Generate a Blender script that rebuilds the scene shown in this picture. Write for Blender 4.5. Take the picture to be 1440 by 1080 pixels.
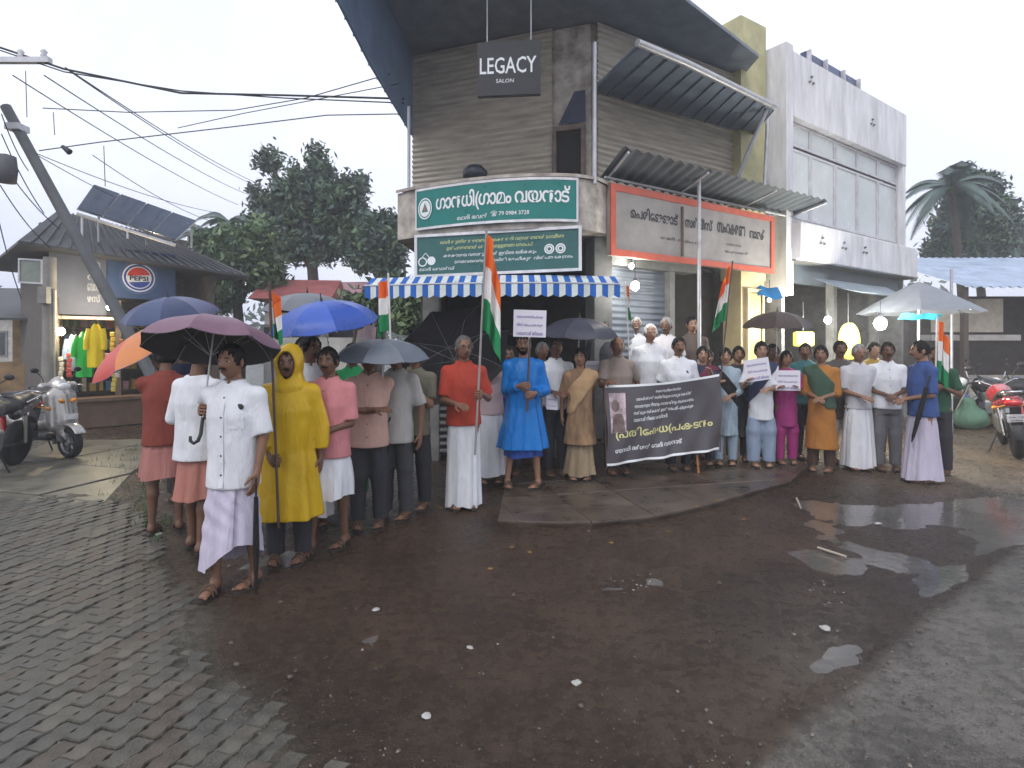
import bpy, bmesh, math, random
import numpy as np
from mathutils import Vector, Matrix
R = math.radians
random.seed(7); rng = np.random.default_rng(11)
for o in list(bpy.data.objects): bpy.data.objects.remove(o)
SC = bpy.context.scene; COL = SC.collection

# ---------------------------------------------------------------- camera, sky, sun, exposure
F = 800.0; HZ = 485.0; CH = 1.6            # focal length in photo pixels, horizon row, eye height
cd = bpy.data.cameras.new('camera'); cam = bpy.data.objects.new('camera', cd); COL.objects.link(cam)
cam.location = (0, 0, CH); cam.rotation_euler = (R(90), 0, 0)
cd.sensor_width = 36; cd.lens = 36*F/1440; cd.shift_y = -(540-HZ)/1440
cd.clip_start = 0.05; cd.clip_end = 2000; SC.camera = cam
W = bpy.data.worlds.new('World'); SC.world = W; W.use_nodes = True
nt = W.node_tree; nt.nodes.clear()
out = nt.nodes.new('ShaderNodeOutputWorld'); bg = nt.nodes.new('ShaderNodeBackground')
sky = nt.nodes.new('ShaderNodeTexSky'); sky.sky_type = 'NISHITA'; sky.sun_disc = False
SUN_EL, SUN_AZ = R(48), R(205)             # overcast: a broad soft sun behind the cloud, over the viewer's left shoulder
sky.sun_elevation = SUN_EL; sky.sun_rotation = SUN_AZ; sky.dust_density = 6; sky.air_density = 1.2; sky.ozone_density = 1.0
hs = nt.nodes.new('ShaderNodeHueSaturation'); hs.inputs['Saturation'].default_value = 0.30
tc = nt.nodes.new('ShaderNodeTexCoord')
ns = nt.nodes.new('ShaderNodeTexNoise'); ns.inputs['Scale'].default_value = 1.7; ns.inputs['Detail'].default_value = 5
rp = nt.nodes.new('ShaderNodeValToRGB')
rp.color_ramp.elements[0].position = .30; rp.color_ramp.elements[0].color = (5.6, 6.1, 7.8, 1)
rp.color_ramp.elements[1].position = .70; rp.color_ramp.elements[1].color = (9.2, 9.5, 10.4, 1)
mx = nt.nodes.new('ShaderNodeMixRGB'); mx.inputs[0].default_value = .80   # cloud deck over the clear sky
nt.links.new(tc.outputs['Generated'], ns.inputs['Vector']); nt.links.new(ns.outputs[0], rp.inputs[0])
nt.links.new(sky.outputs[0], hs.inputs['Color']); nt.links.new(hs.outputs[0], mx.inputs[1]); nt.links.new(rp.outputs[0], mx.inputs[2])
nt.links.new(mx.outputs[0], bg.inputs[0]); bg.inputs[1].default_value = 0.15
nt.links.new(bg.outputs[0], out.inputs[0])
sl = bpy.data.lights.new('sun', 'SUN'); sl.energy = 0.8; sl.angle = R(25); sl.color = (1, .97, .92)
so = bpy.data.objects.new('sun', sl); COL.objects.link(so)
# soft light from above and behind the viewer, as under bright cloud
so.rotation_euler = Vector((math.sin(SUN_AZ)*math.cos(SUN_EL), math.cos(SUN_AZ)*math.cos(SUN_EL), math.sin(SUN_EL))).to_track_quat('Z', 'Y').to_euler()
SC.view_settings.view_transform = 'Standard'; SC.view_settings.look = 'None'
SC.view_settings.exposure = 0.05; SC.view_settings.gamma = 1; SC.view_settings.use_curve_mapping = False
SC.cycles.max_bounces = 6; SC.cycles.diffuse_bounces = 3; SC.cycles.glossy_bounces = 3; SC.cycles.transmission_bounces = 4; SC.cycles.transparent_max_bounces = 8
SC.cycles.volume_bounces = 1; SC.cycles.sample_clamp_indirect = 4; SC.cycles.use_denoising = True

def P(px, py, d):                          # where a photo pixel lies at distance d
    return Vector(((px-720)/F*d, d, CH+(HZ-py)/F*d))
def DG(py, h=0): return F*(CH-h)/(py-HZ)   # distance of a ground point seen at row py

# ---------------------------------------------------------------- materials
MATS = {}
def mat(name, col, rough=.7, var=.18, vs=6, bump=.15, bs=60, metal=0, spec=.4, emit=None, es=0, alpha=1, wet=0, coat=0, stretch=None, dirt=None):
    if name in MATS: return MATS[name]
    m = bpy.data.materials.new(name); m.use_nodes = True; t = m.node_tree; N = t.nodes; L = t.links
    b = N['Principled BSDF']
    b.inputs['Metallic'].default_value = metal; b.inputs['Specular IOR Level'].default_value = spec
    b.inputs['Coat Weight'].default_value = coat; b.inputs['Coat Roughness'].default_value = .08
    tcn = N.new('ShaderNodeTexCoord'); src = tcn.outputs['Object']
    if stretch:
        mp = N.new('ShaderNodeMapping'); mp.inputs['Scale'].default_value = stretch; L.new(src, mp.inputs[0]); src = mp.outputs[0]
    n1 = N.new('ShaderNodeTexNoise'); n1.inputs['Scale'].default_value = vs; n1.inputs['Detail'].default_value = 6; n1.inputs['Roughness'].default_value = .62; L.new(src, n1.inputs[0])
    r = N.new('ShaderNodeValToRGB'); c = np.array(col[:3])
    lo = np.clip(c*(1-var), 0, 1); hi = np.clip(c*(1+var), 0, 1)
    if dirt: lo = np.array(dirt)
    r.color_ramp.elements[0].position = .32; r.color_ramp.elements[0].color = (*lo, 1)
    r.color_ramp.elements[1].position = .66; r.color_ramp.elements[1].color = (*hi, 1)
    L.new(n1.outputs[0], r.inputs[0]); L.new(r.outputs[0], b.inputs['Base Color'])
    mr = N.new('ShaderNodeMapRange'); mr.inputs[1].default_value = .3; mr.inputs[2].default_value = .7
    mr.inputs[3].default_value = max(.03, rough-.12-wet); mr.inputs[4].default_value = min(1, rough+.1); L.new(n1.outputs[0], mr.inputs[0]); L.new(mr.outputs[0], b.inputs['Roughness'])
    if bump:
        n2 = N.new('ShaderNodeTexNoise'); n2.inputs['Scale'].default_value = bs; n2.inputs['Detail'].default_value = 4; L.new(src, n2.inputs[0])
        bp = N.new('ShaderNodeBump'); bp.inputs['Strength'].default_value = bump; bp.inputs['Distance'].default_value = .01; L.new(n2.outputs[0], bp.inputs['Height']); L.new(bp.outputs[0], b.inputs['Normal'])
    if emit: b.inputs['Emission Color'].default_value = (*emit, 1); b.inputs['Emission Strength'].default_value = es
    if alpha < 1: b.inputs['Alpha'].default_value = alpha
    MATS[name] = m; return m
def cloth(name, col, var=.10, rough=.85, bump=.50, bs=13, **k):
    m = mat(name, col, rough=rough, var=var, vs=7, bump=bump, bs=bs, spec=.25, stretch=(1,1,.32), **k)
    for n in m.node_tree.nodes:
        if n.type == 'BUMP': n.inputs['Distance'].default_value = .03
        if n.type == 'TEX_NOISE' and abs(n.inputs['Scale'].default_value-bs) < .01: n.inputs['Distortion'].default_value = 1.2
    return m
def metalm(name, col, rough=.4, metal=.8, **k): return mat(name, col, rough=rough, metal=metal, **k)

# ---------------------------------------------------------------- objects
def tag(o, label=None, cat=None, group=None, kind=None):
    if label: o['label'] = label
    if cat: o['category'] = cat
    if group: o['group'] = group
    if kind: o['kind'] = kind
    return o
def empty(name, loc=(0,0,0), rz=0, label=None, cat=None, group=None):
    o = bpy.data.objects.new(name, None); COL.objects.link(o); o.location = loc; o.rotation_euler = (0,0,rz); o.empty_display_size = .1
    return tag(o, label, cat, group)
class MB:
    """collects verts / faces (with material slots) and links them as one mesh object"""
    def __init__(s): s.v = []; s.f = []; s.m = []; s.sm = []
    def add(s, v, f, mi=0, smooth=False):
        b = len(s.v); s.v += [tuple(p) for p in v]
        for q in f: s.f.append(tuple(i+b for i in q)); s.m.append(mi); s.sm.append(smooth)
        return s
    def box(s, c, d, rot=None, mi=0, bev=0):
        x, y, z = d[0]/2, d[1]/2, d[2]/2
        if bev:
            b = min(bev, x*.9, y*.9, z*.9); vs = []
            pts = [(x-b,y-b,z),(x-b,y,z-b),(x,y-b,z-b)]
            bm = bmesh.new(); bmesh.ops.create_cube(bm, size=1)
            for v in bm.verts: v.co = Vector((v.co.x*2*x, v.co.y*2*y, v.co.z*2*z))
            bmesh.ops.bevel(bm, geom=bm.edges[:]+bm.verts[:], offset=b, segments=2, affect='EDGES', profile=.5)
            bm.verts.index_update(); vs = [v.co.copy() for v in bm.verts]; fs = [[v.index for v in f.verts] for f in bm.faces]; bm.free()
        else:
            vs = [Vector((i*x, j*y, k*z)) for i in (-1,1) for j in (-1,1) for k in (-1,1)]
            fs = [(0,1,3,2),(4,6,7,5),(0,4,5,1),(2,3,7,6),(0,2,6,4),(1,5,7,3)]
        c = Vector(c)
        if rot is not None: vs = [rot @ v for v in vs]
        return s.add([v+c for v in vs], fs, mi)
    def tube(s, pts, r, n=8, mi=0, cap=True, smooth=True, flat=None):
        pts = [Vector(p) for p in pts]; k = len(pts)
        rs = r if hasattr(r, '__len__') else [r]*k
        vs = []; up = None
        for i, p in enumerate(pts):
            t = (pts[min(i+1,k-1)]-pts[max(i-1,0)]).normalized()
            if up is None: up = t.orthogonal().normalized()
            up = (up - t*up.dot(t)); up = up.normalized() if up.length > 1e-6 else t.orthogonal().normalized()
            w = t.cross(up)
            for j in range(n):
                a = 2*math.pi*j/n; vs.append(p + (up*math.cos(a)+w*math.sin(a))*rs[i])
        fs = [(i*n+j, i*n+(j+1)%n, (i+1)*n+(j+1)%n, (i+1)*n+j) for i in range(k-1) for j in range(n)]
        s.add(vs, fs, mi, smooth)
        if cap: s.add(vs[:n], [tuple(range(n))[::-1]], mi); s.add(vs[-n:], [tuple(range(n))], mi)
        return s
    def rings(s, rings, mi=0, smooth=True, close=True, cap=(False, False)):
        n = len(rings[0]); vs = [p for r in rings for p in r]
        fs = [(i*n+j, i*n+(j+1)%n, (i+1)*n+(j+1)%n, (i+1)*n+j) for i in range(len(rings)-1) for j in range(n if close else n-1)]
        s.add(vs, fs, mi, smooth)
        if cap[0]: s.add(rings[0], [tuple(range(n))[::-1]], mi, smooth)
        if cap[1]: s.add(rings[-1], [tuple(range(n))], mi, smooth)
        return s
    def lathe(s, prof, n=20, c=(0,0,0), mi=0, rot=None, smooth=True):
        c = Vector(c); rg = []
        for r, z in prof:
            ring = [Vector((r*math.cos(2*math.pi*j/n), r*math.sin(2*math.pi*j/n), z)) for j in range(n)]
            if rot is not None: ring = [rot @ v for v in ring]
            rg.append([v+c for v in ring])
        return s.rings(rg, mi, smooth, cap=(prof[0][0] > 1e-4, prof[-1][0] > 1e-4))
    def grid(s, fn, nu, nv, mi=0, smooth=True):
        vs = [fn(i/nu, j/nv) for i in range(nu+1) for j in range(nv+1)]
        fs = [(i*(nv+1)+j, (i+1)*(nv+1)+j, (i+1)*(nv+1)+j+1, i*(nv+1)+j+1) for i in range(nu) for j in range(nv)]
        return s.add(vs, fs, mi, smooth)
    def ell(s, c, r, n=12, m=8, rot=None, mi=0):
        c = Vector(c)
        prof = [(math.sin(math.pi*i/m), -math.cos(math.pi*i/m)) for i in range(m+1)]
        rg = []
        for a, z in prof:
            ring = [Vector((max(a,.001)*math.cos(2*math.pi*j/n)*r[0], max(a,.001)*math.sin(2*math.pi*j/n)*r[1], z*r[2])) for j in range(n)]
            if rot is not None: ring = [rot @ v for v in ring]
            rg.append([v+c for v in ring])
        return s.rings(rg, mi)
    def build(s, name, mats, parent=None, loc=None, rz=None):
        me = bpy.data.meshes.new(name); me.from_pydata(s.v, [], s.f); me.update()
        if not isinstance(mats, (list, tuple)): mats = [mats]
        for m in mats: me.materials.append(m)
        me.polygons.foreach_set('material_index', s.m); me.polygons.foreach_set('use_smooth', s.sm)
        return link(name, me, parent, loc, rz)
def link(name, me, parent=None, loc=None, rz=None):
    o = bpy.data.objects.new(name, me); COL.objects.link(o)
    if parent is not None: o.parent = parent
    if loc is not None: o.location = loc
    if rz is not None: o.rotation_euler = (0,0,rz)
    return o
def npmesh(name, v, f, mats, parent=None, smooth=True, mi=None):
    me = bpy.data.meshes.new(name); me.from_pydata(v.tolist() if hasattr(v,'tolist') else v, [], f.tolist() if hasattr(f,'tolist') else f); me.update()
    for m in (mats if isinstance(mats,(list,tuple)) else [mats]): me.materials.append(m)
    me.polygons.foreach_set('use_smooth', [smooth]*len(me.polygons))
    if mi is not None: me.polygons.foreach_set('material_index', mi)
    return link(name, me, parent)
def copy_tree(o, parent=None):
    c = o.copy(); COL.objects.link(c)
    if parent is not None: c.parent = parent
    for ch in list(o.children): copy_tree(ch, c)
    return c
def rotto(d, up=(0,0,1)):                  # matrix whose z axis is d
    d = Vector(d).normalized(); return d.to_track_quat('Z','Y').to_matrix()
def sheet(mb, A, B, C, D, t=0, mi=0):      # quad slab A B C D with thickness t along its normal
    A, B, C, D = map(Vector, (A,B,C,D)); n = (B-A).cross(D-A).normalized()*t
    if t: mb.add([A,B,C,D,A+n,B+n,C+n,D+n], [(3,2,1,0),(4,5,6,7),(0,1,5,4),(1,2,6,5),(2,3,7,6),(3,0,4,7)], mi)
    else: mb.add([A,B,C,D], [(0,1,2,3)], mi)
    return mb

# value noise for shapes
_pt = rng.random((64,64))
def vnoise(x, y):
    x = np.asarray(x, float); y = np.asarray(y, float)
    xi = np.floor(x).astype(int); yi = np.floor(y).astype(int); fx = x-xi; fy = y-yi
    fx = fx*fx*(3-2*fx); fy = fy*fy*(3-2*fy)
    g = lambda a, b: _pt[a % 64, b % 64]
    return (g(xi,yi)*(1-fx)+g(xi+1,yi)*fx)*(1-fy)+(g(xi,yi+1)*(1-fx)+g(xi+1,yi+1)*fx)*fy - .5

# smooth solid fields turned into surfaces (surface nets)
class Field:
    def __init__(s, lo, hi, h):
        s.h = h; s.ax = [np.arange(lo[i]-2*h, hi[i]+3*h, h) for i in range(3)]
        s.V = np.full([len(a) for a in s.ax], 1.0)
    def sl(s, lo, hi):
        r = []
        for i in range(3):
            a = np.searchsorted(s.ax[i], lo[i]); b = np.searchsorted(s.ax[i], hi[i]); r.append(slice(max(a-1,0), min(b+1, len(s.ax[i]))))
        return tuple(r)
    def xyz(s, q): return s.ax[0][q[0]][:,None,None], s.ax[1][q[1]][None,:,None], s.ax[2][q[2]][None,None,:]
    def put(s, q, d, k):
        A = s.V[q]
        if A.size == 0: return
        if k > 0:
            hh = np.maximum(k-np.abs(A-d), 0)/k; s.V[q] = np.minimum(A, d)-hh*hh*k*.25
        else: s.V[q] = np.minimum(A, d)
    def cap(s, a, b, ra, rb, k=.03, sy=1):
        a = np.array(a, float); b = np.array(b, float); m = max(ra, rb)+k+2*s.h
        q = s.sl(np.minimum(a,b)-m, np.maximum(a,b)+m); x, y, z = s.xyz(q); ab = b-a; l2 = max(ab@ab, 1e-9)
        t = np.clip(((x-a[0])*ab[0]+(y-a[1])*ab[1]+(z-a[2])*ab[2])/l2, 0, 1)
        d = np.sqrt((x-a[0]-t*ab[0])**2+((y-a[1]-t*ab[1])/sy)**2+(z-a[2]-t*ab[2])**2)-(ra+t*(rb-ra)); s.put(q, d, k)
    def ell(s, c, r, k=.02):
        m = max(r)+k+2*s.h; q = s.sl([c[i]-m for i in range(3)], [c[i]+m for i in range(3)]); x, y, z = s.xyz(q)
        d = (np.sqrt(((x-c[0])/r[0])**2+((y-c[1])/r[1])**2+((z-c[2])/r[2])**2)-1)*min(r); s.put(q, d, k)
    def prof(s, pf, k=.03, off=0, ztop=None, zbot=None):
        pf = np.array(pf, float); m = pf[:,1].max()+off+.06
        z0 = pf[0,0] if zbot is None else zbot; z1 = pf[-1,0] if ztop is None else ztop
        q = s.sl([-m,-m,z0-.05], [m,m,z1+.05]); x, y, z = s.xyz(q)
        a = np.interp(z, pf[:,0], pf[:,1])+off; b = np.interp(z, pf[:,0], pf[:,2])+off; yo = np.interp(z, pf[:,0], pf[:,3])
        d = (np.sqrt((x/a)**2+((y-yo)/b)**2)-1)*np.minimum(a,b); d = np.maximum(d, np.maximum(z0-z, z-z1)); s.put(q, d, k)
    def all(s): return s.xyz((slice(None),)*3)
    def mesh(s):
        V = s.V; ins = V < 0; nx, ny, nz = V.shape
        c = sum(ins[i:nx-1+i, j:ny-1+j, k:nz-1+k].astype(np.int8) for i in (0,1) for j in (0,1) for k in (0,1))
        mask = (c > 0) & (c < 8); idx = np.full(mask.shape, -1); I = np.argwhere(mask); idx[mask] = np.arange(len(I))
        pos = np.zeros((len(I),3)); cnt = np.zeros(len(I))
        i0, j0, k0 = I.T
        for ax in range(3):
            for u in (0,1):
                for w in (0,1):
                    o1 = [u,w]; o1.insert(ax, 0); o2 = list(o1); o2[ax] = 1
                    a = V[i0+o1[0], j0+o1[1], k0+o1[2]]; b = V[i0+o2[0], j0+o2[1], k0+o2[2]]
                    cr = (a < 0) != (b < 0); t = np.where(cr, a/np.where(cr, a-b, 1), 0)
                    p = np.tile(np.array(o1, float), (len(I),1)); p[:,ax] = t; pos[cr] += p[cr]; cnt[cr] += 1
        pos = pos/np.maximum(cnt,1)[:,None]+I
        pos = pos*s.h+np.array([s.ax[i][0] for i in range(3)])
        fs = []
        for ax in range(3):
            u, w = (ax+1)%3, (ax+2)%3
            sa = [slice(None)]*3; sb = [slice(None)]*3; sa[ax] = slice(0,-1); sb[ax] = slice(1,None)
            a = ins[tuple(sa)]; b = ins[tuple(sb)]
            for pol in (0,1):
                E = np.argwhere((a & ~b) if pol == 0 else (~a & b))
                E = E[(E[:,u] > 0) & (E[:,w] > 0) & (E[:,u] < V.shape[u]-1) & (E[:,w] < V.shape[w]-1)]
                if not len(E): continue
                def cell(du, dw):
                    q = E.copy(); q[:,u] += du; q[:,w] += dw; return idx[q[:,0], q[:,1], q[:,2]]
                quad = np.stack([cell(-1,-1), cell(0,-1), cell(0,0), cell(-1,0)], 1)
                fs.append(quad if pol == 0 else quad[:,::-1])
        return pos, np.concatenate(fs) if fs else np.zeros((0,4), int)

# ---------------------------------------------------------------- lettering
PRE = {'െ','േ','ൈ'}; SPLIT = {'ൊ':('െ','ാ'), 'ോ':('േ','ാ')}
def visual(s):                             # logical Malayalam order -> the order the signs are painted in
    res = []; i = 0
    cons = lambda ch: '\u0d15' <= ch <= '\u0d39'
    while i < len(s):
        if cons(s[i]):
            cl = [s[i]]; pre = ''; i += 1
            while i+1 < len(s) and s[i] == '\u0d4d' and cons(s[i+1]):
                if s[i+1] == 'ര': pre = '('
                else: cl.append(s[i+1])
                i += 2
            post = ''
            if i < len(s) and s[i] in PRE: res.append(s[i]); i += 1
            elif i < len(s) and s[i] in SPLIT: res.append(SPLIT[s[i]][0]); post = SPLIT[s[i]][1]; i += 1
            res.append(pre+''.join(cl)+post)
        else: res.append(s[i]); i += 1
    return ''.join(res)
def glyphs(s, res=2, bold=0.0, space=1.0):
    c = bpy.data.curves.new('lettering', 'FONT'); c.body = visual(s); c.resolution_u = res; c.offset = bold; c.space_character = space
    o = bpy.data.objects.new('lettering', c); COL.objects.link(o)
    me = bpy.data.meshes.new_from_object(o.evaluated_get(bpy.context.evaluated_depsgraph_get()))
    bpy.data.objects.remove(o); bpy.data.curves.remove(c)
    return me
def lettering(s, m, parent, fn, w, h, bold=0.0, space=1.0, name='lettering', label=None):
    """fn(u,v) maps metres on the board to a point; the line is fitted into w x h with its lower left at (0,0)"""
    me = glyphs(s, 2, bold, space); n = len(me.vertices); co = np.empty(n*3); me.vertices.foreach_get('co', co); co = co.reshape(-1,3)
    mn, mx = co.min(0), co.max(0); sc = np.array([w/(mx[0]-mn[0]), h/(mx[1]-mn[1])])
    uv = (co[:,:2]-mn[:2])*sc
    for i, v in enumerate(me.vertices): v.co = fn(uv[i,0], uv[i,1])
    me.materials.clear(); me.materials.append(m); me.update()
    o = link(name, me, parent)
    if label: o['label'] = label
    return o
# ---------------------------------------------------------------- ground
PUD = [(4.75,5.35,.85,.60,.035),(2.35,4.2,.18,.24,.014),(2.70,4.85,.24,.42,.018),(3.15,5.6,.28,.5,.017),(2.80,4.3,.14,.26,.012),(3.45,5.3,.22,.45,.015),(.85,3.85,.42,.25,.018),(-1.75,4.15,.35,.3,.012),(2.1,4.2,.7,.45,.012),(-.2,3.0,.8,.35,.012),(2.9,4.0,.4,.5,.013),(6.6,5.6,1.2,.8,.02)]
def gh(x, y):
    x = np.asarray(x, float); y = np.asarray(y, float)
    h = .016*vnoise(x*1.1+3,y*1.1)+.012*vnoise(x*3+9,y*3)+.009*vnoise(x*8,y*8+5)+.005*vnoise(x*17,y*17+5)
    h = h+.020*np.clip(((x-1.44)*.596-(y-2.56)*.803+.30*vnoise(x*2.1,y*2.1))*8+.5,0,1)-.012*np.exp(-(((x-1.44)*.596-(y-2.56)*.803+.16)/.10)**2)
    for cx, cy, rx, ry, dp in PUD:
        h = h-dp*np.exp(-(((x-cx)/rx)**2+((y-cy)/ry)**2)**1.5)
    return h
xs = np.concatenate([[-900,-300,-120,-60,-30,-18,-12], np.arange(-9,10.01,.05), [12,18,30,60,120,300,900]])
ys = np.concatenate([[-60,-20,-6,-2,0], np.arange(1,12.01,.05), [13,15,18,24,34,60,120,300,900]])
GX, GY = np.meshgrid(xs, ys, indexing='ij'); near = (np.abs(GX) < 11) & (GY > .5) & (GY < 13)
GZ = np.where(near, gh(GX,GY), 0)
nv = GX.size; idx = np.arange(nv).reshape(GX.shape)
v = np.stack([GX.ravel(),GY.ravel(),GZ.ravel()],1); f = np.stack([idx[:-1,:-1],idx[1:,:-1],idx[1:,1:],idx[:-1,1:]],-1).reshape(-1,4)
def sstep(a, b, t): t = np.clip((t-a)/(b-a),0,1); return t*t*(3-2*t)
wob = .5*vnoise(GX*.9,GY*.9+7)+.25*vnoise(GX*2.7,GY*2.7)
conc = sstep(.25,-.25, GX+1.15+.85*(GY-2.53)+wob)*sstep(14,12,GY)        # old concrete and paving to the left
conc = np.maximum(conc, sstep(13.5,14.5,GY))
sand = sstep(-.3,.4, GX-3.9-.15*(GY-6)+wob)*sstep(5.6,6.6,GY+wob)
asph = sstep(-.05,.05, (GX-1.44)*.596-(GY-2.56)*.803+.10*wob)           # road edge running away to the right
red = sstep(-.1,.35, vnoise(GX*.55+2,GY*.55+4)+.9*np.exp(-(((GX-.4)/1.6)**2+((GY-4.6)/.9)**2)))
c = np.array([.040,.027,.018])*np.ones(GX.shape+(1,))
def mixc(c, col, w): return c*(1-w[...,None])+np.array(col)*w[...,None]
c = mixc(c, (.060,.036,.021), red); c = mixc(c, (.088,.083,.064), conc*.95); c = mixc(c, (.125,.090,.058), sand*.9); c = mixc(c, (.125,.115,.100), asph)
def ground_material():
    m = bpy.data.materials.new('wet_ground'); m.use_nodes = True; t = m.node_tree; N = t.nodes; L = t.links; b = N['Principled BSDF']
    at = N.new('ShaderNodeAttribute'); at.attribute_name = 'soil'; tcn = N.new('ShaderNodeTexCoord')
    def nz(s, d=6, r=.6):
        n = N.new('ShaderNodeTexNoise'); n.inputs['Scale'].default_value = s; n.inputs['Detail'].default_value = d; n.inputs['Roughness'].default_value = r; L.new(tcn.outputs['Object'], n.inputs[0]); return n.outputs[0]
    def mr(i, a, bb, c_, d_):
        q = N.new('ShaderNodeMapRange'); q.inputs[1].default_value = a; q.inputs[2].default_value = bb; q.inputs[3].default_value = c_; q.inputs[4].default_value = d_; L.new(i, q.inputs[0]); return q.outputs[0]
    n1 = nz(1.7); n2 = nz(14,8,.7); n3 = nz(90,3,.7); n4 = nz(260,2)
    mu = N.new('ShaderNodeMixRGB'); mu.blend_type = 'MULTIPLY'; mu.inputs[0].default_value = 1; L.new(at.outputs['Color'], mu.inputs[1]); L.new(mr(n1,.3,.7,.62,1.25), mu.inputs[2])
    m2 = N.new('ShaderNodeMixRGB'); m2.blend_type = 'MULTIPLY'; m2.inputs[0].default_value = 1; L.new(mu.outputs[0], m2.inputs[1]); L.new(mr(n2,.3,.7,.55,1.45), m2.inputs[2])
    m3 = N.new('ShaderNodeMixRGB'); m3.blend_type = 'MULTIPLY'; m3.inputs[0].default_value = 1; L.new(m2.outputs[0], m3.inputs[1]); L.new(mr(n3,.35,.65,.72,1.28), m3.inputs[2])
    L.new(m3.outputs[0], b.inputs['Base Color']); ad = N.new('ShaderNodeMath'); ad.operation = 'ADD'; L.new(mr(n1,.35,.62,.04,.18), ad.inputs[0]); L.new(mr(n2,.38,.62,.02,.30), ad.inputs[1]); L.new(ad.outputs[0], b.inputs['Roughness']); b.inputs['Specular IOR Level'].default_value = .34
    b1 = N.new('ShaderNodeBump'); b1.inputs['Strength'].default_value = 1; b1.inputs['Distance'].default_value = .028; L.new(n2, b1.inputs['Height'])
    b2 = N.new('ShaderNodeBump'); b2.inputs['Strength'].default_value = .9; b2.inputs['Distance'].default_value = .009; L.new(n3, b2.inputs['Height']); L.new(b1.outputs[0], b2.inputs['Normal'])
    L.new(b2.outputs[0], b.inputs['Normal']); return m
M_GROUND = ground_material()
def soil_attr(me, c):
    a = me.color_attributes.new('soil', 'FLOAT_COLOR', 'POINT'); a.data.foreach_set('color', np.concatenate([c.reshape(-1,3), np.ones((c.reshape(-1,3).shape[0],1))],1).ravel())
g = npmesh('ground', v, f, M_GROUND); soil_attr(g.data, c); tag(g, kind='structure')
M_WATER = mat('puddle_water', (.105,.098,.090), rough=.10, var=.25, vs=2, bump=.22, bs=18, spec=.9)
for n in M_WATER.node_tree.nodes:
    if n.type == 'MAP_RANGE': n.inputs[3].default_value = .015; n.inputs[4].default_value = .06
wv = MB(); wv.grid(lambda u, v: Vector((-3+12*u, 2+7*v, -.0135)), 24, 14); tag(wv.build('puddle', M_WATER), kind='structure')

# pavers of the road on the left: zigzag blocks laid in rows
M_PAVER = [mat('paver_%d' % i, c, rough=.52, var=.35, vs=9, bump=.5, bs=70, spec=.4) for i, c in enumerate([(.080,.076,.062),(.076,.073,.062),(.100,.092,.074),(.078,.066,.052)])]
tag(empty('paving'), kind='structure'); paving = bpy.data.objects['paving']
def paver_mesh(m):
    w, l, n, zg = .090, .168, 5, .013; pt = []
    for i in range(n+1): pt.append((-w/2+(zg if i%2 else 0), -l/2+l*i/n))
    for i in range(n,-1,-1): pt.append((w/2+(zg if i%2 else 0)-.004, -l/2+l*i/n))
    b = MB(); k = len(pt); top_ = [Vector((x*.93,y*.95,.012)) for x,y in pt]; mid = [Vector((x*.985,y*.985,.004)) for x,y in pt]; bot = [Vector((x*.985,y*.985,-.03)) for x,y in pt]
    b.rings([bot,mid,top_], 0, False, cap=(False,True)); me = b.build('paver', m).data; bpy.data.objects.remove(bpy.data.objects['paver']); return me
PMESH = [paver_mesh(m) for m in M_PAVER]
th = R(-14); ca, sa = math.cos(th), math.sin(th); cells = []
for i in range(-70,70):
    for j in range(-50,50):
        u = i*.092+(.0); w = j*.172+(.086 if i % 2 else 0); x = -2.4+u*ca-w*sa; y = 3.6+u*sa+w*ca
        edge = -1.15-.85*(y-2.53)+.5*float(vnoise(y*1.7,3))+.3*float(vnoise(y*5,x*5))
        if x < edge-.05 and 1.6 < y < 6.0+.8*float(vnoise(x*1.3,y)) and x > -.98*y-.6: cells.append((x,y,max(0,1-(edge-x)/.7)))
cells.sort(key=lambda p: p[1]); rest = MB()
for k, (x, y, sink) in enumerate(cells):
    vis = y > 2.1 and abs(x) < y*.93
    z = float(gh(x,y))+.003-.016*sink*sink+random.uniform(-.004,.004); rz = th+random.uniform(-.02,.02)
    if vis and k >= 0 and sum(1 for _ in ()) == 0 and len(paving.children) < 300:
        o = link('paver', PMESH[random.choice((0,0,1,1,2,3))], paving, (x,y,z), rz); o.rotation_euler = (random.uniform(-.02,.02), random.uniform(-.02,.02), rz)
    else:
        me = PMESH[0]; Rm = Matrix.Rotation(rz,3,'Z'); rest.add([Rm @ vv.co+Vector((x,y,z)) for vv in me.vertices], [tuple(p.vertices) for p in me.polygons], random.choice((0,0,1,1,2,3)))
if rest.v: tag(rest.build('far_pavers', M_PAVER, paving), kind='stuff')

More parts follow.
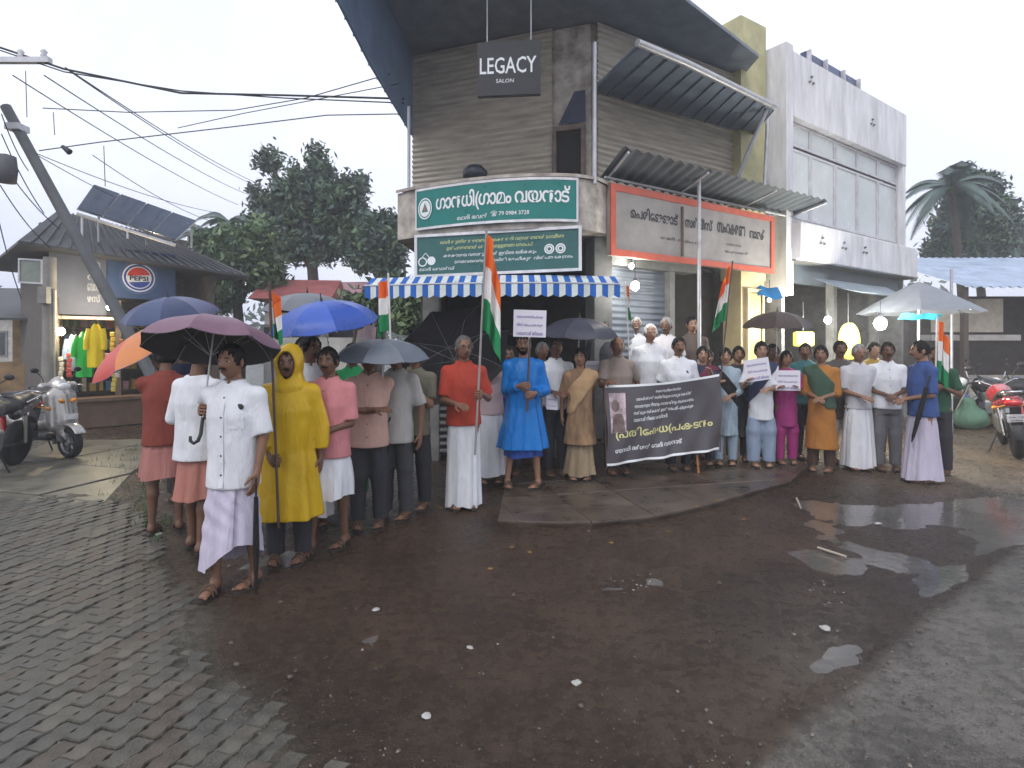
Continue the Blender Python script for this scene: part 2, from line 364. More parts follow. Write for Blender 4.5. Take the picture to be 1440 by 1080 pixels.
def clip_poly(poly, cell):
    out = poly
    for i in range(len(cell)):
        a, b = cell[i], cell[(i+1)%len(cell)]; inp = out; out = []
        side = lambda p: (b[0]-a[0])*(p[1]-a[1])-(b[1]-a[1])*(p[0]-a[0])
        for k in range(len(inp)):
            p, q = inp[k-1], inp[k]; sp, sq = side(p), side(q)
            if (sp >= 0) != (sq >= 0): t = sp/(sp-sq); out.append((p[0]+t*(q[0]-p[0]), p[1]+t*(q[1]-p[1])))
            if sq >= 0: out.append(q)
        if not out: return []
    return out
def slabs(poly, org, ang, w, l, z0, z1, mats, parent, name, gap=.008, jit=.003):
    c, s = math.cos(ang), math.sin(ang)
    for i in range(-14,14):
        for j in range(-14,14):
            cell = [(org[0]+u*c-v_*s, org[1]+u*s+v_*c) for u, v_ in ((i*w+gap/2,j*l+gap/2),((i+1)*w-gap/2,j*l+gap/2),((i+1)*w-gap/2,(j+1)*l-gap/2),(i*w+gap/2,(j+1)*l-gap/2))]
            pl = clip_poly(poly, cell)
            if len(pl) < 3: continue
            cx = sum(p[0] for p in pl)/len(pl); cy = sum(p[1] for p in pl)/len(pl); dz = random.uniform(-jit,jit)
            b = MB(); b.rings([[Vector((p[0],p[1],z0)) for p in pl],[Vector((p[0],p[1],z1+dz-.006)) for p in pl],[Vector((cx+(p[0]-cx)*.985,cy+(p[1]-cy)*.985,z1+dz)) for p in pl]], 0, False, cap=(False,True)); b.build(name, random.choice(mats), parent)
M_SLAB = [mat('slab_concrete_%d' % i, c, rough=.34, var=.35, vs=4, bump=.35, bs=40, spec=.5, dirt=d) for i, (c, d) in enumerate([((.085,.062,.046),(.045,.032,.024)),((.095,.072,.054),(.050,.036,.027)),((.075,.056,.043),(.040,.029,.022))])]
M_SLABL = [mat('slab_grey_%d' % i, c, rough=.42, var=.3, vs=3, bump=.35, bs=40, spec=.5, dirt=d) for i, (c, d) in enumerate([((.135,.125,.095),(.075,.070,.052)),((.120,.115,.09),(.07,.066,.05))])]
plat = empty('platform'); tag(plat, kind='structure')
arc = [(-.125,5.02),(.35,4.96),(.81,4.98),(1.25,5.12),(1.6,5.33),(2.05,5.62),(2.45,5.95),(3.15,6.46)]
ppoly = arc+[(3.9,7.4),(3.2,7.75),(1.3,7.3),(.2,6.95),(-.06,6.5)]
pb = MB(); pb.rings([[Vector((x,y,-.05)) for x,y in ppoly],[Vector((x,y,.035)) for x,y in ppoly]], 0, False, cap=(False,True)); pb.build('platform_bed', M_SLAB[2], plat)
slabs(ppoly, (0,5.2), R(14), .62, .55, .0, .055, M_SLAB, plat, 'paving_slab')
apron = empty('apron'); tag(apron, kind='structure')
slabs([(-7.6,9.4),(-6.0,5.7),(-4.1,5.7),(-4.7,7.0),(-5.6,9.6)], (-5,6), R(-16), 1.7, 1.25, -.05, .016, M_SLABL, apron, 'concrete_slab', gap=.03, jit=.008)
# plinth along the shop front, one step up
STEPZ = .34
M_PLINTH = mat('plinth_cement', (.13,.105,.085), rough=.5, var=.4, vs=5, bump=.3, bs=40)
C0 = Vector((1.20,7.72,0)); RD = Vector((math.cos(R(33)),math.sin(R(33)),0)); RN = Vector((RD.y,-RD.x,0))     # right-hand shop front line, and its outward normal
def RF(t, o=0, z=0): return C0+RD*t+RN*o+Vector((0,0,z))
pl = [RF(-.2,.55), RF(3.4,.55), RF(3.4,-2.0), RF(-.5,-2.0)]
b = MB(); b.rings([[p.copy() for p in pl],[p+Vector((0,0,STEPZ)) for p in pl]], 0, False, cap=(False,True)); tag(b.build('shop_step', M_PLINTH), kind='structure')
def gz(x, y):
    p = Vector((x,y,0))-C0; t = p.dot(RD); o = p.dot(RN)
    if -.2 < t < 3.4 and -2 < o < .53: return STEPZ
    ins = False; n = len(ppoly)
    for i in range(n):
        (x1,y1),(x2,y2) = ppoly[i],ppoly[i-1]
        if (y1 > y) != (y2 > y) and x < (x2-x1)*(y-y1)/(y2-y1)+x1: ins = not ins
    return .055 if ins else float(gh(x,y))+.002

# ---------------------------------------------------------------- corner building
M_SHUT = mat('shutter_steel', (.47,.43,.36), rough=.5, var=.14, vs=3, bump=.12, bs=30, metal=.25, dirt=(.34,.30,.245), stretch=(.7,.7,5))
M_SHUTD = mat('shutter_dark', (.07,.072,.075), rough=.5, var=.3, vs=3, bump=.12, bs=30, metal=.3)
M_BLUES = mat('roof_sheet_blue', (.20,.28,.42), rough=.45, var=.2, vs=4, bump=.08, bs=20, metal=.1)
M_PLAS = mat('plaster_stained', (.46,.42,.37), rough=.75, var=.25, vs=5, bump=.25, bs=40, dirt=(.24,.20,.17))
M_WHITE = mat('paint_white', (.76,.75,.77), rough=.6, var=.10, vs=3, bump=.1, bs=30, stretch=(1.6,1.6,.35), dirt=(.56,.55,.56))
M_TEAL = mat('signboard_teal', (.010,.190,.165), rough=.35, var=.10, vs=3, bump=.05)
M_GREEN = mat('signboard_green', (.030,.120,.115), rough=.35, var=.15, vs=3, bump=.05)
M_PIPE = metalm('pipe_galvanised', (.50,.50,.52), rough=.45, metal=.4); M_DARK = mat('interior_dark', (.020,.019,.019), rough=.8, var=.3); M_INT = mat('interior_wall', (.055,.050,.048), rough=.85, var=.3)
M_BLACK = mat('board_black', (.018,.019,.024), rough=.4); M_LTXT = mat('print_white', (.82,.84,.84), rough=.45, var=.03, bump=0); M_YTXT = mat('print_yellow', (.62,.66,.30), rough=.45, var=.03, bump=0); M_DTXT = mat('print_black', (.035,.035,.04), rough=.5, var=.03, bump=0)
M_ORANGE = mat('frame_orange', (.56,.115,.065), rough=.45, var=.12); M_BOARD = mat('signboard_grey', (.34,.315,.29), rough=.5, var=.2, vs=2, bump=.05)
def corrug(mb, A, U, Vv, nrm, n, amp, mi=0, per=6):
    """sheet from A along U (straight) and V (waved n times)"""
    k = n*per
    mb.grid(lambda u, w: A+U*u+Vv*w+nrm*(amp*(1-2*abs(((w*n) % 1)-.5)*2) if per <= 4 else amp*math.sin(2*math.pi*w*n)), 1, k, mi, per > 4); return mb
bld = empty('corner_building', (0,0,0), 0, 'two-storey corner shop building with grey roller shutters upstairs and blue roof sheets', 'building')
A0 = Vector((-1.58,9.02,0)); C1 = Vector((1.13,8.02,0)); B0 = Vector((3.85,9.68,0))
def wallbox(mb, p, q, z0, z1, th=.2, mi=0):
    d = (q-p).normalized(); n = Vector((-d.y,d.x,0))*th; b = [p,q,q+n,p+n]
    mb.rings([[x+Vector((0,0,z0)) for x in b],[x+Vector((0,0,z1)) for x in b]], mi, False, cap=(True,True))
b = MB(); up = Vector((0,0,1))
wallbox(b, A0+Vector((0,.06,0)), C1+Vector((0,.10,0)), 3.3, 6.19); wallbox(b, C1+Vector((0.02,.10,0)), B0+Vector((0,.06,0)), 3.3, 6.19)
b.build('wall', M_PLAS, bld)
# upstairs shutters
U1 = (C1-A0).normalized()*2.30; b = MB(); n1 = Vector((U1.y,-U1.x,0)).normalized()
corrug(b, A0+up*3.60, U1, up*2.58, n1, 32, .016); b.build('roller_shutter', M_SHUT, bld)
U2 = (B0-C1).normalized()*((B0-C1).length-.12); n2 = Vector((U2.y,-U2.x,0)).normalized()
b = MB(); corrug(b, C1+U2.normalized()*.10+up*3.60, U2, up*2.58, n2, 32, .016); b.build('roller_shutter', M_SHUT, bld)
# narrow dark window between them
W0 = A0+(C1-A0).normalized()*2.34; b = MB(); e1 = (C1-A0).normalized()
b.box(W0+e1*.22+up*4.32-n1*.02, (.36,.05,.72), Matrix.Rotation(math.atan2(e1.y,e1.x),3,'Z')); wn = b.build('window', M_DARK, bld)
b = MB(); Rz = Matrix.Rotation(math.atan2(e1.y,e1.x),3,'Z')
for dx, dz, w, h in ((.22,.37,.46,.07),(.22,-.39,.46,.06),(.01,-.01,.05,.72),(.425,-.01,.05,.72)): b.box(W0+e1*dx+up*(4.32+dz)+n1*.02, (w,.08,h), Rz)
b.build('frame', mat('wood_old', (.16,.12,.10), rough=.7, var=.4), wn)
b = MB(); b.add([W0+e1*.06+up*4.75+n1*.03, W0+e1*.46+up*4.75+n1*.03, W0+e1*.46+up*5.2+n1*.03, W0+e1*.30+up*5.2+n1*.03], [(0,1,2,3)]); b.build('fascia_panel', mat('panel_navy', (.035,.045,.08), rough=.5), bld)
# roof: high sheet overhang, a blue side sheet on the left and a lower blue lean-to along the right front
M_SOFF = mat('roof_sheet_slate', (.20,.225,.26), rough=.55, var=.2, vs=4, bump=.08, bs=20, metal=.1)
b = MB(); hi_ = [Vector(p) for p in ((-1.70,9.3,6.2),(-1.98,5.6,6.35),(.6,5.4,6.35),(2.0,7.3,6.2),(3.95,9.1,6.2),(3.95,10.2,6.2))]
b.rings([hi_,[p+up*.05 for p in hi_]], 0, False, cap=(True,True)); rf = b.build('roof', M_SOFF, bld)
sp_ = [Vector(p) for p in ((-1.60,9.02,4.92),(-1.84,7.33,5.20),(-1.97,5.7,5.45),(-1.97,5.7,6.36),(-1.60,9.02,6.2))]
b = MB(); b.rings([sp_,[p+Vector((.03,0,0)) for p in sp_]], 0, False, cap=(True,True)); b.build('side_sheet', M_BLUES, rf)
b = MB()
for k in range(1,12):
    t = k/12; p = sp_[0].lerp(sp_[1],t*2) if t < .5 else sp_[1].lerp(sp_[2],t*2-1); b.tube([p+Vector((-.008,0,0)), Vector((p.x-.008,p.y,6.2))], .010, 5)
b.build('sheet_ribs', M_BLUES, rf)
lean = [Vector(p) for p in ((1.13,8.06,5.2),(1.52,6.84,5.2),(2.2,7.33,5.2),(3.98,8.68,5.2),(4.1,9.75,5.2))]
b = MB(); b.rings([lean,[p+up*.03 for p in lean]], 0, False, cap=(True,True)); M_LEAN = mat('lean_to_slate', (.17,.21,.28), rough=.5, var=.2, vs=4); ln = b.build('lean_to', M_LEAN, bld)
b = MB(); d_ = (lean[3]-lean[2]).normalized()
for k in range(13):
    t = k/12; p = lean[1].lerp(lean[3],t)+Vector((.02,.03,-.012)); e_ = lean[0].lerp(lean[4],t)+Vector((0,-.02,-.012)); b.tube([p,e_], .016, 5)
b.build('lean_to_ribs', M_LEAN, ln)
b = MB(); b.tube([lean[1]+Vector((-.02,-.03,.02)),lean[2]+Vector((.03,-.03,.02)),lean[3]+Vector((.04,-.02,.02))], .045, 10); b.build('gutter_pipe', M_PIPE, ln)
for p, q in ((RF(2.75,.10,4.15), lean[3]+Vector((-.1,.0,-.02))),):
    b = MB(); b.tube([p,q], .035, 8); b.build('brace', M_PIPE, ln)
b = MB(); sheet(b, Vector((2.1,8.75,5.24)), Vector((4.55,10.25,5.24)), Vector((4.55,10.25,6.15)), Vector((2.1,8.75,6.15)), .06); b.build('upper_cladding', mat('cladding_teal', (.02,.16,.17), rough=.5, var=.3, vs=3), bld)
# rounded slab with the shop signs
CUR = [Vector(p) for p in ((-1.56,7.76,0),(-1.30,7.58,0),(-.95,7.38,0),(-.55,7.19,0),(-.16,7.06,0),(.22,6.99,0),(.55,6.98,0),(.82,7.02,0),(1.05,7.14,0),(1.22,7.36,0),(1.27,7.55,0))]
L_ = [0]
for i in range(1,len(CUR)): L_.append(L_[-1]+(CUR[i]-CUR[i-1]).length)
def curve(s, o=0):
    p = Vector((np.interp(s,L_,[c.x for c in CUR]), np.interp(s,L_,[c.y for c in CUR]), 0))
    a = max(0,s-.25); e = min(L_[-1],s+.25); t = Vector((np.interp(e,L_,[c.x for c in CUR])-np.interp(a,L_,[c.x for c in CUR]), np.interp(e,L_,[c.y for c in CUR])-np.interp(a,L_,[c.y for c in CUR]),0)).normalized()
    return p+Vector((t.y,-t.x,0))*o
cs = [curve(L_[-1]*i/30) for i in range(31)]+[Vector((1.2,8.2,0)),Vector((-1.5,9.2,0))]
b = MB(); rg = [[p+up*z for p in cs] for z in (3.03,3.66)]; b.rings(rg, 0, False, cap=(True,True)); slab = b.build('balcony_slab', M_PLAS, bld)
b = MB(); b.rings([[curve(L_[-1]*i/30,.035)+up*3.66 for i in range(31)],[curve(L_[-1]*i/30,.035)+up*3.70 for i in range(31)],[curve(L_[-1]*i/30,-.12)+up*3.70 for i in range(31)]], 0, False, close=False); b.build('coping', M_PLAS, slab)
# ground floor: piers, dark shop, shutters
M_PIER = mat('pier_grey', (.20,.20,.19), rough=.7, var=.3, vs=4)
b = MB(); b.box((1.16,7.62,1.5), (.26,.26,3.05), Matrix.Rotation(R(20),3,'Z')); b.build('pier', M_PIER, bld)
b = MB(); b.box((-1.12,7.95,1.5), (.22,.22,3.05)); b.build('pier', M_PIER, bld)
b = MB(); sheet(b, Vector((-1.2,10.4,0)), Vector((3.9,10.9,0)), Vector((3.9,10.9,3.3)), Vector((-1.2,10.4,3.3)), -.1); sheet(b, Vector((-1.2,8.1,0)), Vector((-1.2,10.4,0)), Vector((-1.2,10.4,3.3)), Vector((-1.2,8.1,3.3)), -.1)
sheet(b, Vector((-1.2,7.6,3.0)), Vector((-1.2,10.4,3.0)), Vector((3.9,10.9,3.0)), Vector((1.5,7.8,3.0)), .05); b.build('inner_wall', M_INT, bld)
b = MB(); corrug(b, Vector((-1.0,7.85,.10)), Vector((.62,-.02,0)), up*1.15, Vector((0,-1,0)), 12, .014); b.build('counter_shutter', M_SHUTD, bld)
b = MB(); b.box((-.69,8.15,1.28), (.66,.7,.06)); b.build('counter_top', mat('wood_counter', (.10,.07,.05), rough=.5), bld)
for k in range(3):
    b = MB(); b.box((.1,10.1,.7+.55*k), (2.0,.35,.04)); b.build('shelf', mat('shelf_wood', (.10,.075,.055), rough=.6), bld)
b = MB(); corrug(b, RF(.08,-.05,STEPZ), RD*1.25, up*2.35, RN, 26, .013); b.build('roller_shutter', mat('shutter_bluegrey', (.24,.27,.31), rough=.45, var=.15, vs=3, metal=.3), bld)
b = MB(); b.box(RF(1.36,-.02,1.5), (.10,.16,2.4), Matrix.Rotation(R(33),3,'Z')); b.build('shutter_guide', M_PIER, bld)
b = MB(); b.box(RF(.9,-.02,2.86), (1.9,.25,.35), Matrix.Rotation(R(33),3,'Z')); b.build('lintel', M_PIER, bld)
M_CREAM = mat('paint_cream', (.62,.50,.27), rough=.6, var=.12, vs=4)
b = MB(); b.box(RF(3.22,-.05,1.5), (.62,.34,3.0), Matrix.Rotation(R(33),3,'Z')); b.build('pillar', M_CREAM, bld)
dr = MB(); dr.box(RF(3.24,.135,1.45), (.34,.03,2.0), Matrix.Rotation(R(33),3,'Z')); dr = dr.build('side_door', mat('door_ochre', (.42,.36,.12), rough=.55, var=.25), bld)
b = MB()
for t, z, w, h in ((3.24,2.49,.46,.06),(3.04,1.45,.05,2.02),(3.44,1.45,.05,2.02)): b.box(RF(t,.15,z), (w,.05,h), Matrix.Rotation(R(33),3,'Z'))
b.build('frame', M_CREAM, dr)
b = MB(); b.box(RF(3.5,-.25,4.9), (.7,.4,4.4), Matrix.Rotation(R(33),3,'Z')); b.build('olive_pier', mat('paint_olive', (.46,.43,.24), rough=.7, var=.2, vs=3), bld)
for p, q, r in ((P(575,272,7.95), P(575,150,7.95), .022), (P(836,258,7.12), P(836,60,7.12), .028), (P(983,246,8.1), Vector((P(983,0,8.1).x,8.1,STEPZ)), .028), (P(1075,262,9.15), P(1080,150,9.15), .026)):
    b = MB(); b.tube([p,q], r, 8); b.build('pipe_post', M_PIPE, bld)
b = MB(); b.lathe([(.0,-.02),(.16,0),(.17,.10),(.10,.17),(0,.19)], 16, P(668,252,7.6)); b.build('water_pot', mat('pot_dark', (.03,.035,.05), rough=.4), bld)
# canopy of corrugated sheet over the orange sign
cn = MB(); a0 = P(876,205,6.95); a1 = P(1166,284,9.55); w0 = P(843,250,7.62); w1 = P(1105,290,9.95); w1.z = w0.z = 3.83; a0.z = a1.z = 4.02
k = 96; vs = []; n = 24
for i in range(k+1):
    t = i/k; dz = .020*math.sin(2*math.pi*n*t)
    vs += [a0.lerp(a1,t)+up*dz, w0.lerp(w1,t)+up*dz]
cn.add(vs, [(2*i,2*i+1,2*i+3,2*i+2) for i in range(k)], 0, True); cn = cn.build('canopy', mat('canopy_sheet', (.085,.10,.115), rough=.55, var=.3, vs=3, metal=.2), bld)
for t in (.02,.34,.68,.98):
    b = MB(); b.tube([a0.lerp(a1,t)-up*.05, w0.lerp(w1,t)-up*.05], .018, 6); b.build('canopy_rafter', M_PIPE, cn)
b = MB(); b.tube([a0.lerp(a1,.0).lerp(w0,.75)-up*.08, a1.lerp(w1,.75)-up*.08], .02, 6); b.build('canopy_purlin', M_PIPE, cn)

# ---------------------------------------------------------------- signs
s0, s1 = .335, 2.645
def find_s(px):
    return min((L_[-1]*i/600 for i in range(601)), key=lambda s: abs(720+F*curve(s).x/curve(s).y-px))
s0, s1 = find_s(588), find_s(811)
sg = empty('shop_sign', curve((s0+s1)/2)+up*3.12, 0, 'curved teal shop sign with white lettering and round emblem on the balcony slab', 'sign'); sg_i = sg.matrix_world
off0 = -(curve((s0+s1)/2)+up*3.12)
zb, zt = 3.11, 3.64
b = MB(); b.rings([[curve(s0+(s1-s0)*i/40,o)+up*z+off0 for i in range(41)] for o, z in ((.01,zb),(.05,zb),(.05,zt),(.01,zt))], 0, False, close=False); b.build('board', M_TEAL, sg)
b = MB()
for z in (zb+.010, zt-.010): b.rings([[curve(s0+(s1-s0)*i/40,.056)+up*(z+dz)+off0 for i in range(41)] for dz in (-.016,.016)], 0, False, close=False)
for s in (s0+.012, s1-.012): b.add([curve(s-.012,.058)+up*zb+off0,curve(s+.012,.058)+up*zb+off0,curve(s+.012,.058)+up*zt+off0,curve(s-.012,.058)+up*zt+off0], [(0,1,2,3)])
b.build('border', M_WHITE, sg)
cm = lambda us, zs: (lambda u, v_: curve(s0+us+u,.058)+up*(zs+v_)+off0)
W_ = s1-s0
lettering('ഗാന്ധിഗ്രാമം വയനാട്', M_LTXT, sg, cm(W_*.155, 3.285), W_*.80, .265, bold=.022, space=.92)
lettering('ഖാദി ഭവൻ', M_LTXT, sg, cm(W_*.30, 3.175), W_*.19, .060, bold=.01)
lettering('☎ 79 0984 3728', M_LTXT, sg, cm(W_*.51, 3.185), W_*.22, .070, bold=.01)
b = MB(); cc = s0+W_*.075
for r0, r1, mi in ((0,.112,0),(.085,.097,1)):
    ring = lambda r: [curve(cc+r*math.cos(a),.060+.002*mi)+up*(3.375+r*1.25*math.sin(a))+off0 for a in [2*math.pi*i/28 for i in range(28)]]
    b.rings([ring(max(r0,.001)), ring(r1)], mi, False)
b.add([curve(cc-.05,.063)+up*3.33+off0, curve(cc+.05,.063)+up*3.33+off0, curve(cc,.063)+up*3.45+off0], [(0,1,2)], 1); b.add([curve(cc-.012,.066)+up*3.34+off0, curve(cc+.012,.066)+up*3.34+off0, curve(cc+.012,.066)+up*3.40+off0, curve(cc-.012,.066)+up*3.40+off0], [(0,1,2,3)], 2)
b.build('emblem', [M_LTXT, M_TEAL, M_ORANGE], sg)

def flat_sign(name, A, B, h, label, m, frame_m, fw=.03, th=.05, cat='sign', hB=None):
    """board from A to B (lower corners) of height h; returns root and a mapper (u, v in metres, small lift)"""
    A = Vector(A); B = Vector(B); u = (B-A); Lw = u.length; u.normalize(); n = u.cross(Vector((0,0,1))).normalized(); vv = n.cross(u)*-1
    vv = Vector((0,0,1)) if vv.z < 0 else vv
    root = empty(name, (A+B)/2, 0, label, cat); o = -(A+B)/2
    mp = lambda x, y, l=0: A+u*x+vv*y+n*(th/2+l)+o
    mb = MB(); c = A+u*Lw/2+vv*h/2+o; rot = Matrix((u,-n,vv)).transposed(); mb.box(c, (Lw,th,h), rot); mb.build('board', m, root)
    if frame_m is not None:
        mb = MB()
        for x0, x1, y0, y1 in ((0,Lw,0,fw),(0,Lw,h-fw,h),(0,fw,fw,h-fw),(Lw-fw,Lw,fw,h-fw)): mb.box(mp((x0+x1)/2,(y0+y1)/2,.004), (x1-x0,.03,y1-y0), rot)
        mb.build('frame', frame_m, root)
    return root, mp, Lw
r2, mp, Lw = flat_sign('shop_sign', (-1.245,7.34,2.46), (.85,6.93,2.50), .55, 'dark green shop board with five lines of print under the balcony slab', M_GREEN, M_WHITE, .035)
for s_, u, v_, w, h, m in (('ഖാദി തുണിത്തരങ്ങൾ കൈത്തറി വസ്ത്രങ്ങൾ ഗ്രാമീണ',.16,.405,.74,.060,M_YTXT),('ഉൽപന്നങ്ങൾ തേൻ എള്ളെണ്ണ സോപ്പ്',.20,.325,.52,.060,M_YTXT),('കരകൗശല വസ്തുക്കൾ ഇവിടെ ലഭിക്കും',.18,.235,.56,.058,M_LTXT),('ഗ്രാമവ്യവസായ സമിതി അംഗീകൃത വിൽപന കേന്ദ്രം',.25,.150,.70,.058,M_LTXT),('ഖാദി ബോർഡ്',.03,.085,.22,.045,M_LTXT)):
    lettering(s_, m, r2, (lambda u0, v0: (lambda x, y: mp(u0+x, v0+y, .004)))(u*Lw, v_), w*Lw, h, bold=.01)
def disc(mb, mp, u, v_, r, mi=0, l=.004, r0=0.001):
    mb.rings([[mp(u+q*math.cos(a), v_+q*math.sin(a), l) for a in [2*math.pi*i/24 for i in range(24)]] for q in (r0, r)], mi, False)
b = MB()
for u in (.815,.88): b = MB(); disc(b, mp, u*Lw, .285, .062, 0); disc(b, mp, u*Lw, .285, .045, 1, .006, .038); disc(b, mp, u*Lw, .285, .02, 1, .006); b.build('emblem', [M_LTXT, M_GREEN], r2)
b = MB(); disc(b, mp, .105*Lw, .21, .055, 0); b.build('emblem', [M_LTXT, M_GREEN], r2)
b = MB(); disc(b, mp, .05*Lw, .20, .060, 0, .004, .045); b.tube([mp(.045*Lw,.25,.006), mp(.07*Lw,.31,.006), mp(.09*Lw,.26,.006)], .007, 5); b.build('emblem', [M_LTXT, M_GREEN], r2)
# orange framed board
oA = RF(-.15,.32,2.76); oB = RF(3.43,.32,2.76)
r3, mp3, Lw3 = flat_sign('shop_sign', oA, oB, .93, 'grey board in an orange frame with black lettering under the corrugated canopy', M_BOARD, M_ORANGE, .085, .07)
for i, (s_, u0, u1) in enumerate((('പെരിങ്ങോട്',.10,.36),('സർവീസ്',.40,.57),('സഹകരണ',.60,.79),('ബാങ്ക്',.82,.93))): lettering(s_, M_DTXT, r3, (lambda a: (lambda x, y: mp3(a+x, .52+y, .004)))(u0*Lw3), (u1-u0)*Lw3, .17, bold=.03)
lettering('രജി നമ്പർ', M_DTXT, r3, lambda x, y: mp3(.26*Lw3+x, .30+y, .004), .24*Lw3, .05); lettering('പ്രധാന ശാഖ', M_DTXT, r3, lambda x, y: mp3(.66*Lw3+x, .34+y, .004), .10*Lw3, .055); lettering('ഫോൺ', M_DTXT, r3, lambda x, y: mp3(.65*Lw3+x, .24+y, .004), .16*Lw3, .045)
b = MB(); b.box(mp3(.38*Lw3,.45,.012), (.03,.03,.70), Matrix.Rotation(R(33),3,'Z')); b.build('centre_strip', mat('wood_strip', (.12,.08,.06), rough=.6), r3)
# hanging name board upstairs
hA = P(672,137,6.62); hB = P(760,133,6.55); hB.z = hA.z
r4, mp4, Lw4 = flat_sign('shop_sign', hA, hB, .62, 'dark hanging name board reading LEGACY above the upstairs shutter', M_BLACK, None, th=.07)
lettering('LEGACY', M_LTXT, r4, lambda x, y: mp4(.04*Lw4+x, .245+y, .005), .90*Lw4, .19, bold=.01); lettering('SALON', M_LTXT, r4, lambda x, y: mp4(.30*Lw4+x, .14+y, .005), .28*Lw4, .045)
for u in (.15,.85):
    b = MB(); q = mp4(u*Lw4,.61,-.03); b.tube([q, Vector((q.x,q.y,6.27-r4.location.z))], .008, 6); b.build('hanger', M_PIPE, r4)
# striped awning
aw = empty('striped_awning', (-.2,6.8,2.2), 0, 'blue and white striped scalloped awning over the corner shop entrance', 'awning'); ao = Vector((.2,-6.8,-2.2))
ap = [P(513,0,6.98),P(600,0,6.78),P(690,0,6.66),P(780,0,6.64),P(872,0,6.78)]; axs = [0.,.25,.5,.75,1.]
def apt(t, dz, back=0): return Vector((np.interp(t,axs,[p.x for p in ap]), np.interp(t,axs,[p.y for p in ap])+back, dz))+ao
ns = 43; b = MB(); M_AWB = cloth('awning_blue', (.03,.13,.46)); M_AWW = cloth('awning_white', (.66,.70,.66))
for i in range(ns):
    for k in range(4):
        t0, t1 = (i+k/4)/ns, (i+(k+1)/4)/ns; sc0 = .028*abs(math.sin(math.pi*t0*ns/2)); sc1 = .028*abs(math.sin(math.pi*t1*ns/2)); wv = lambda t: .012*math.sin(t*60)
        b.add([apt(t0,2.19-sc0,wv(t0)),apt(t1,2.19-sc1,wv(t1)),apt(t1,2.32),apt(t0,2.32)], [(0,1,2,3)], i % 2, True)
        b.add([apt(t0,2.32),apt(t1,2.32),apt(t1,2.46,.36),apt(t0,2.46,.36)], [(0,1,2,3)], i % 2, True)
b.build('canopy', [M_AWB, M_AWW], aw)
b = MB(); b.tube([apt(i/20,2.325,.005) for i in range(21)], .012, 6); b.build('front_bar', M_PIPE, aw)
for t in (.02,.36,.68,.98):
    b = MB(); b.tube([apt(t,2.33,.01), apt(t,2.45,.45)], .010, 6); b.build('arm', M_PIPE, aw)

# ---------------------------------------------------------------- white building to the right
wb = empty('white_building', (0,0,0), 0, 'white two-storey building with tall panelled windows beyond the corner shop', 'building')
WA = Vector((4.72,9.85,0)); WD = Vector((.815,.580,0)); WN = Vector((WD.y,-WD.x,0)); RW = Matrix.Rotation(math.atan2(WD.y,WD.x),3,'Z')
def WF(t, o=0, z=0): return WA+WD*t+WN*o+up*z
b = MB()
b.box(WF(2.45,-.10,6.14), (4.9,.35,1.12), RW); b.box(WF(2.45,-2.2,6.0), (4.9,4.0,.3), RW); b.build('parapet', M_WHITE, wb)
b = MB(); b.box(WF(2.45,-.02,3.38), (4.9,.62,.64), RW, bev=.02); b.build('floor_band', M_WHITE, wb)
b = MB(); b.box(WF(-.06,-.10,4.6), (.22,.45,4.3), RW); b.box(WF(4.86,-.15,4.7), (.14,.40,2.2), RW); b.box(WF(2.45,-2.5,4.4), (4.9,4.2,2.3), RW); b.build('wall', M_WHITE, wb)
b = MB(); b.box(WF(2.4,-.18,3.77), (4.8,.30,.14), RW); b.build('sill', mat('sill_grey', (.42,.41,.43), rough=.6), wb)
M_PANE = mat('pane_frosted', (.52,.55,.55), rough=.22, var=.12, vs=1.2, bump=.03, spec=.6); M_ALU = metalm('frame_aluminium', (.55,.54,.56), rough=.5, metal=.3)
cols = np.linspace(.08,4.76,6)
for i in range(5):
    for z0, z1 in ((3.86,5.10),(5.15,5.56)):
        w = cols[i+1]-cols[i]; wn = MB(); cx = (cols[i]+cols[i+1])/2
        for t, z, ww, hh in ((cx,z0+.02,w-.01,.04),(cx,z1-.02,w-.01,.04),(cols[i]+.03,(z0+z1)/2,.05,z1-z0-.08),(cols[i+1]-.03,(z0+z1)/2,.05,z1-z0-.08)): wn.box(WF(t,-.085,z), (ww,.05,hh), RW)
        wn = wn.build('window', M_ALU, wb); pn = MB(); pn.box(WF(cx,-.09,(z0+z1)/2), (w-.10,.02,z1-z0-.08), RW); pn.build('pane', M_PANE, wn)
M_DOT = mat('dot_grey', (.16,.16,.17), rough=.6)
for t, z, o in ((.75,6.35,.085),(3.2,6.15,.085),(.7,3.42,.30),(1.5,3.42,.30),(2.35,3.42,.30)):
    for dx, dz in ((0,.06),(-.06,-.04),(.06,-.04)): b = MB(); b.ell(WF(t+dx,o,z+dz), (.030,.030,.022), 8, 6); b.build('ornament_dot', M_DOT, wb)
b = MB(); b.box(WF(3.5,-.9,7.20), (2.3,.12,1.1), RW); gl = b.build('roof_screen', mat('glass_dark_blue', (.05,.075,.16), rough=.25, var=.3, vs=1), wb)
for t in (2.4,3.1,3.9,4.64):
    b = MB(); b.box(WF(t,-.80,7.20), (.05,.08,1.12), RW); b.build('screen_post', M_ALU, gl)
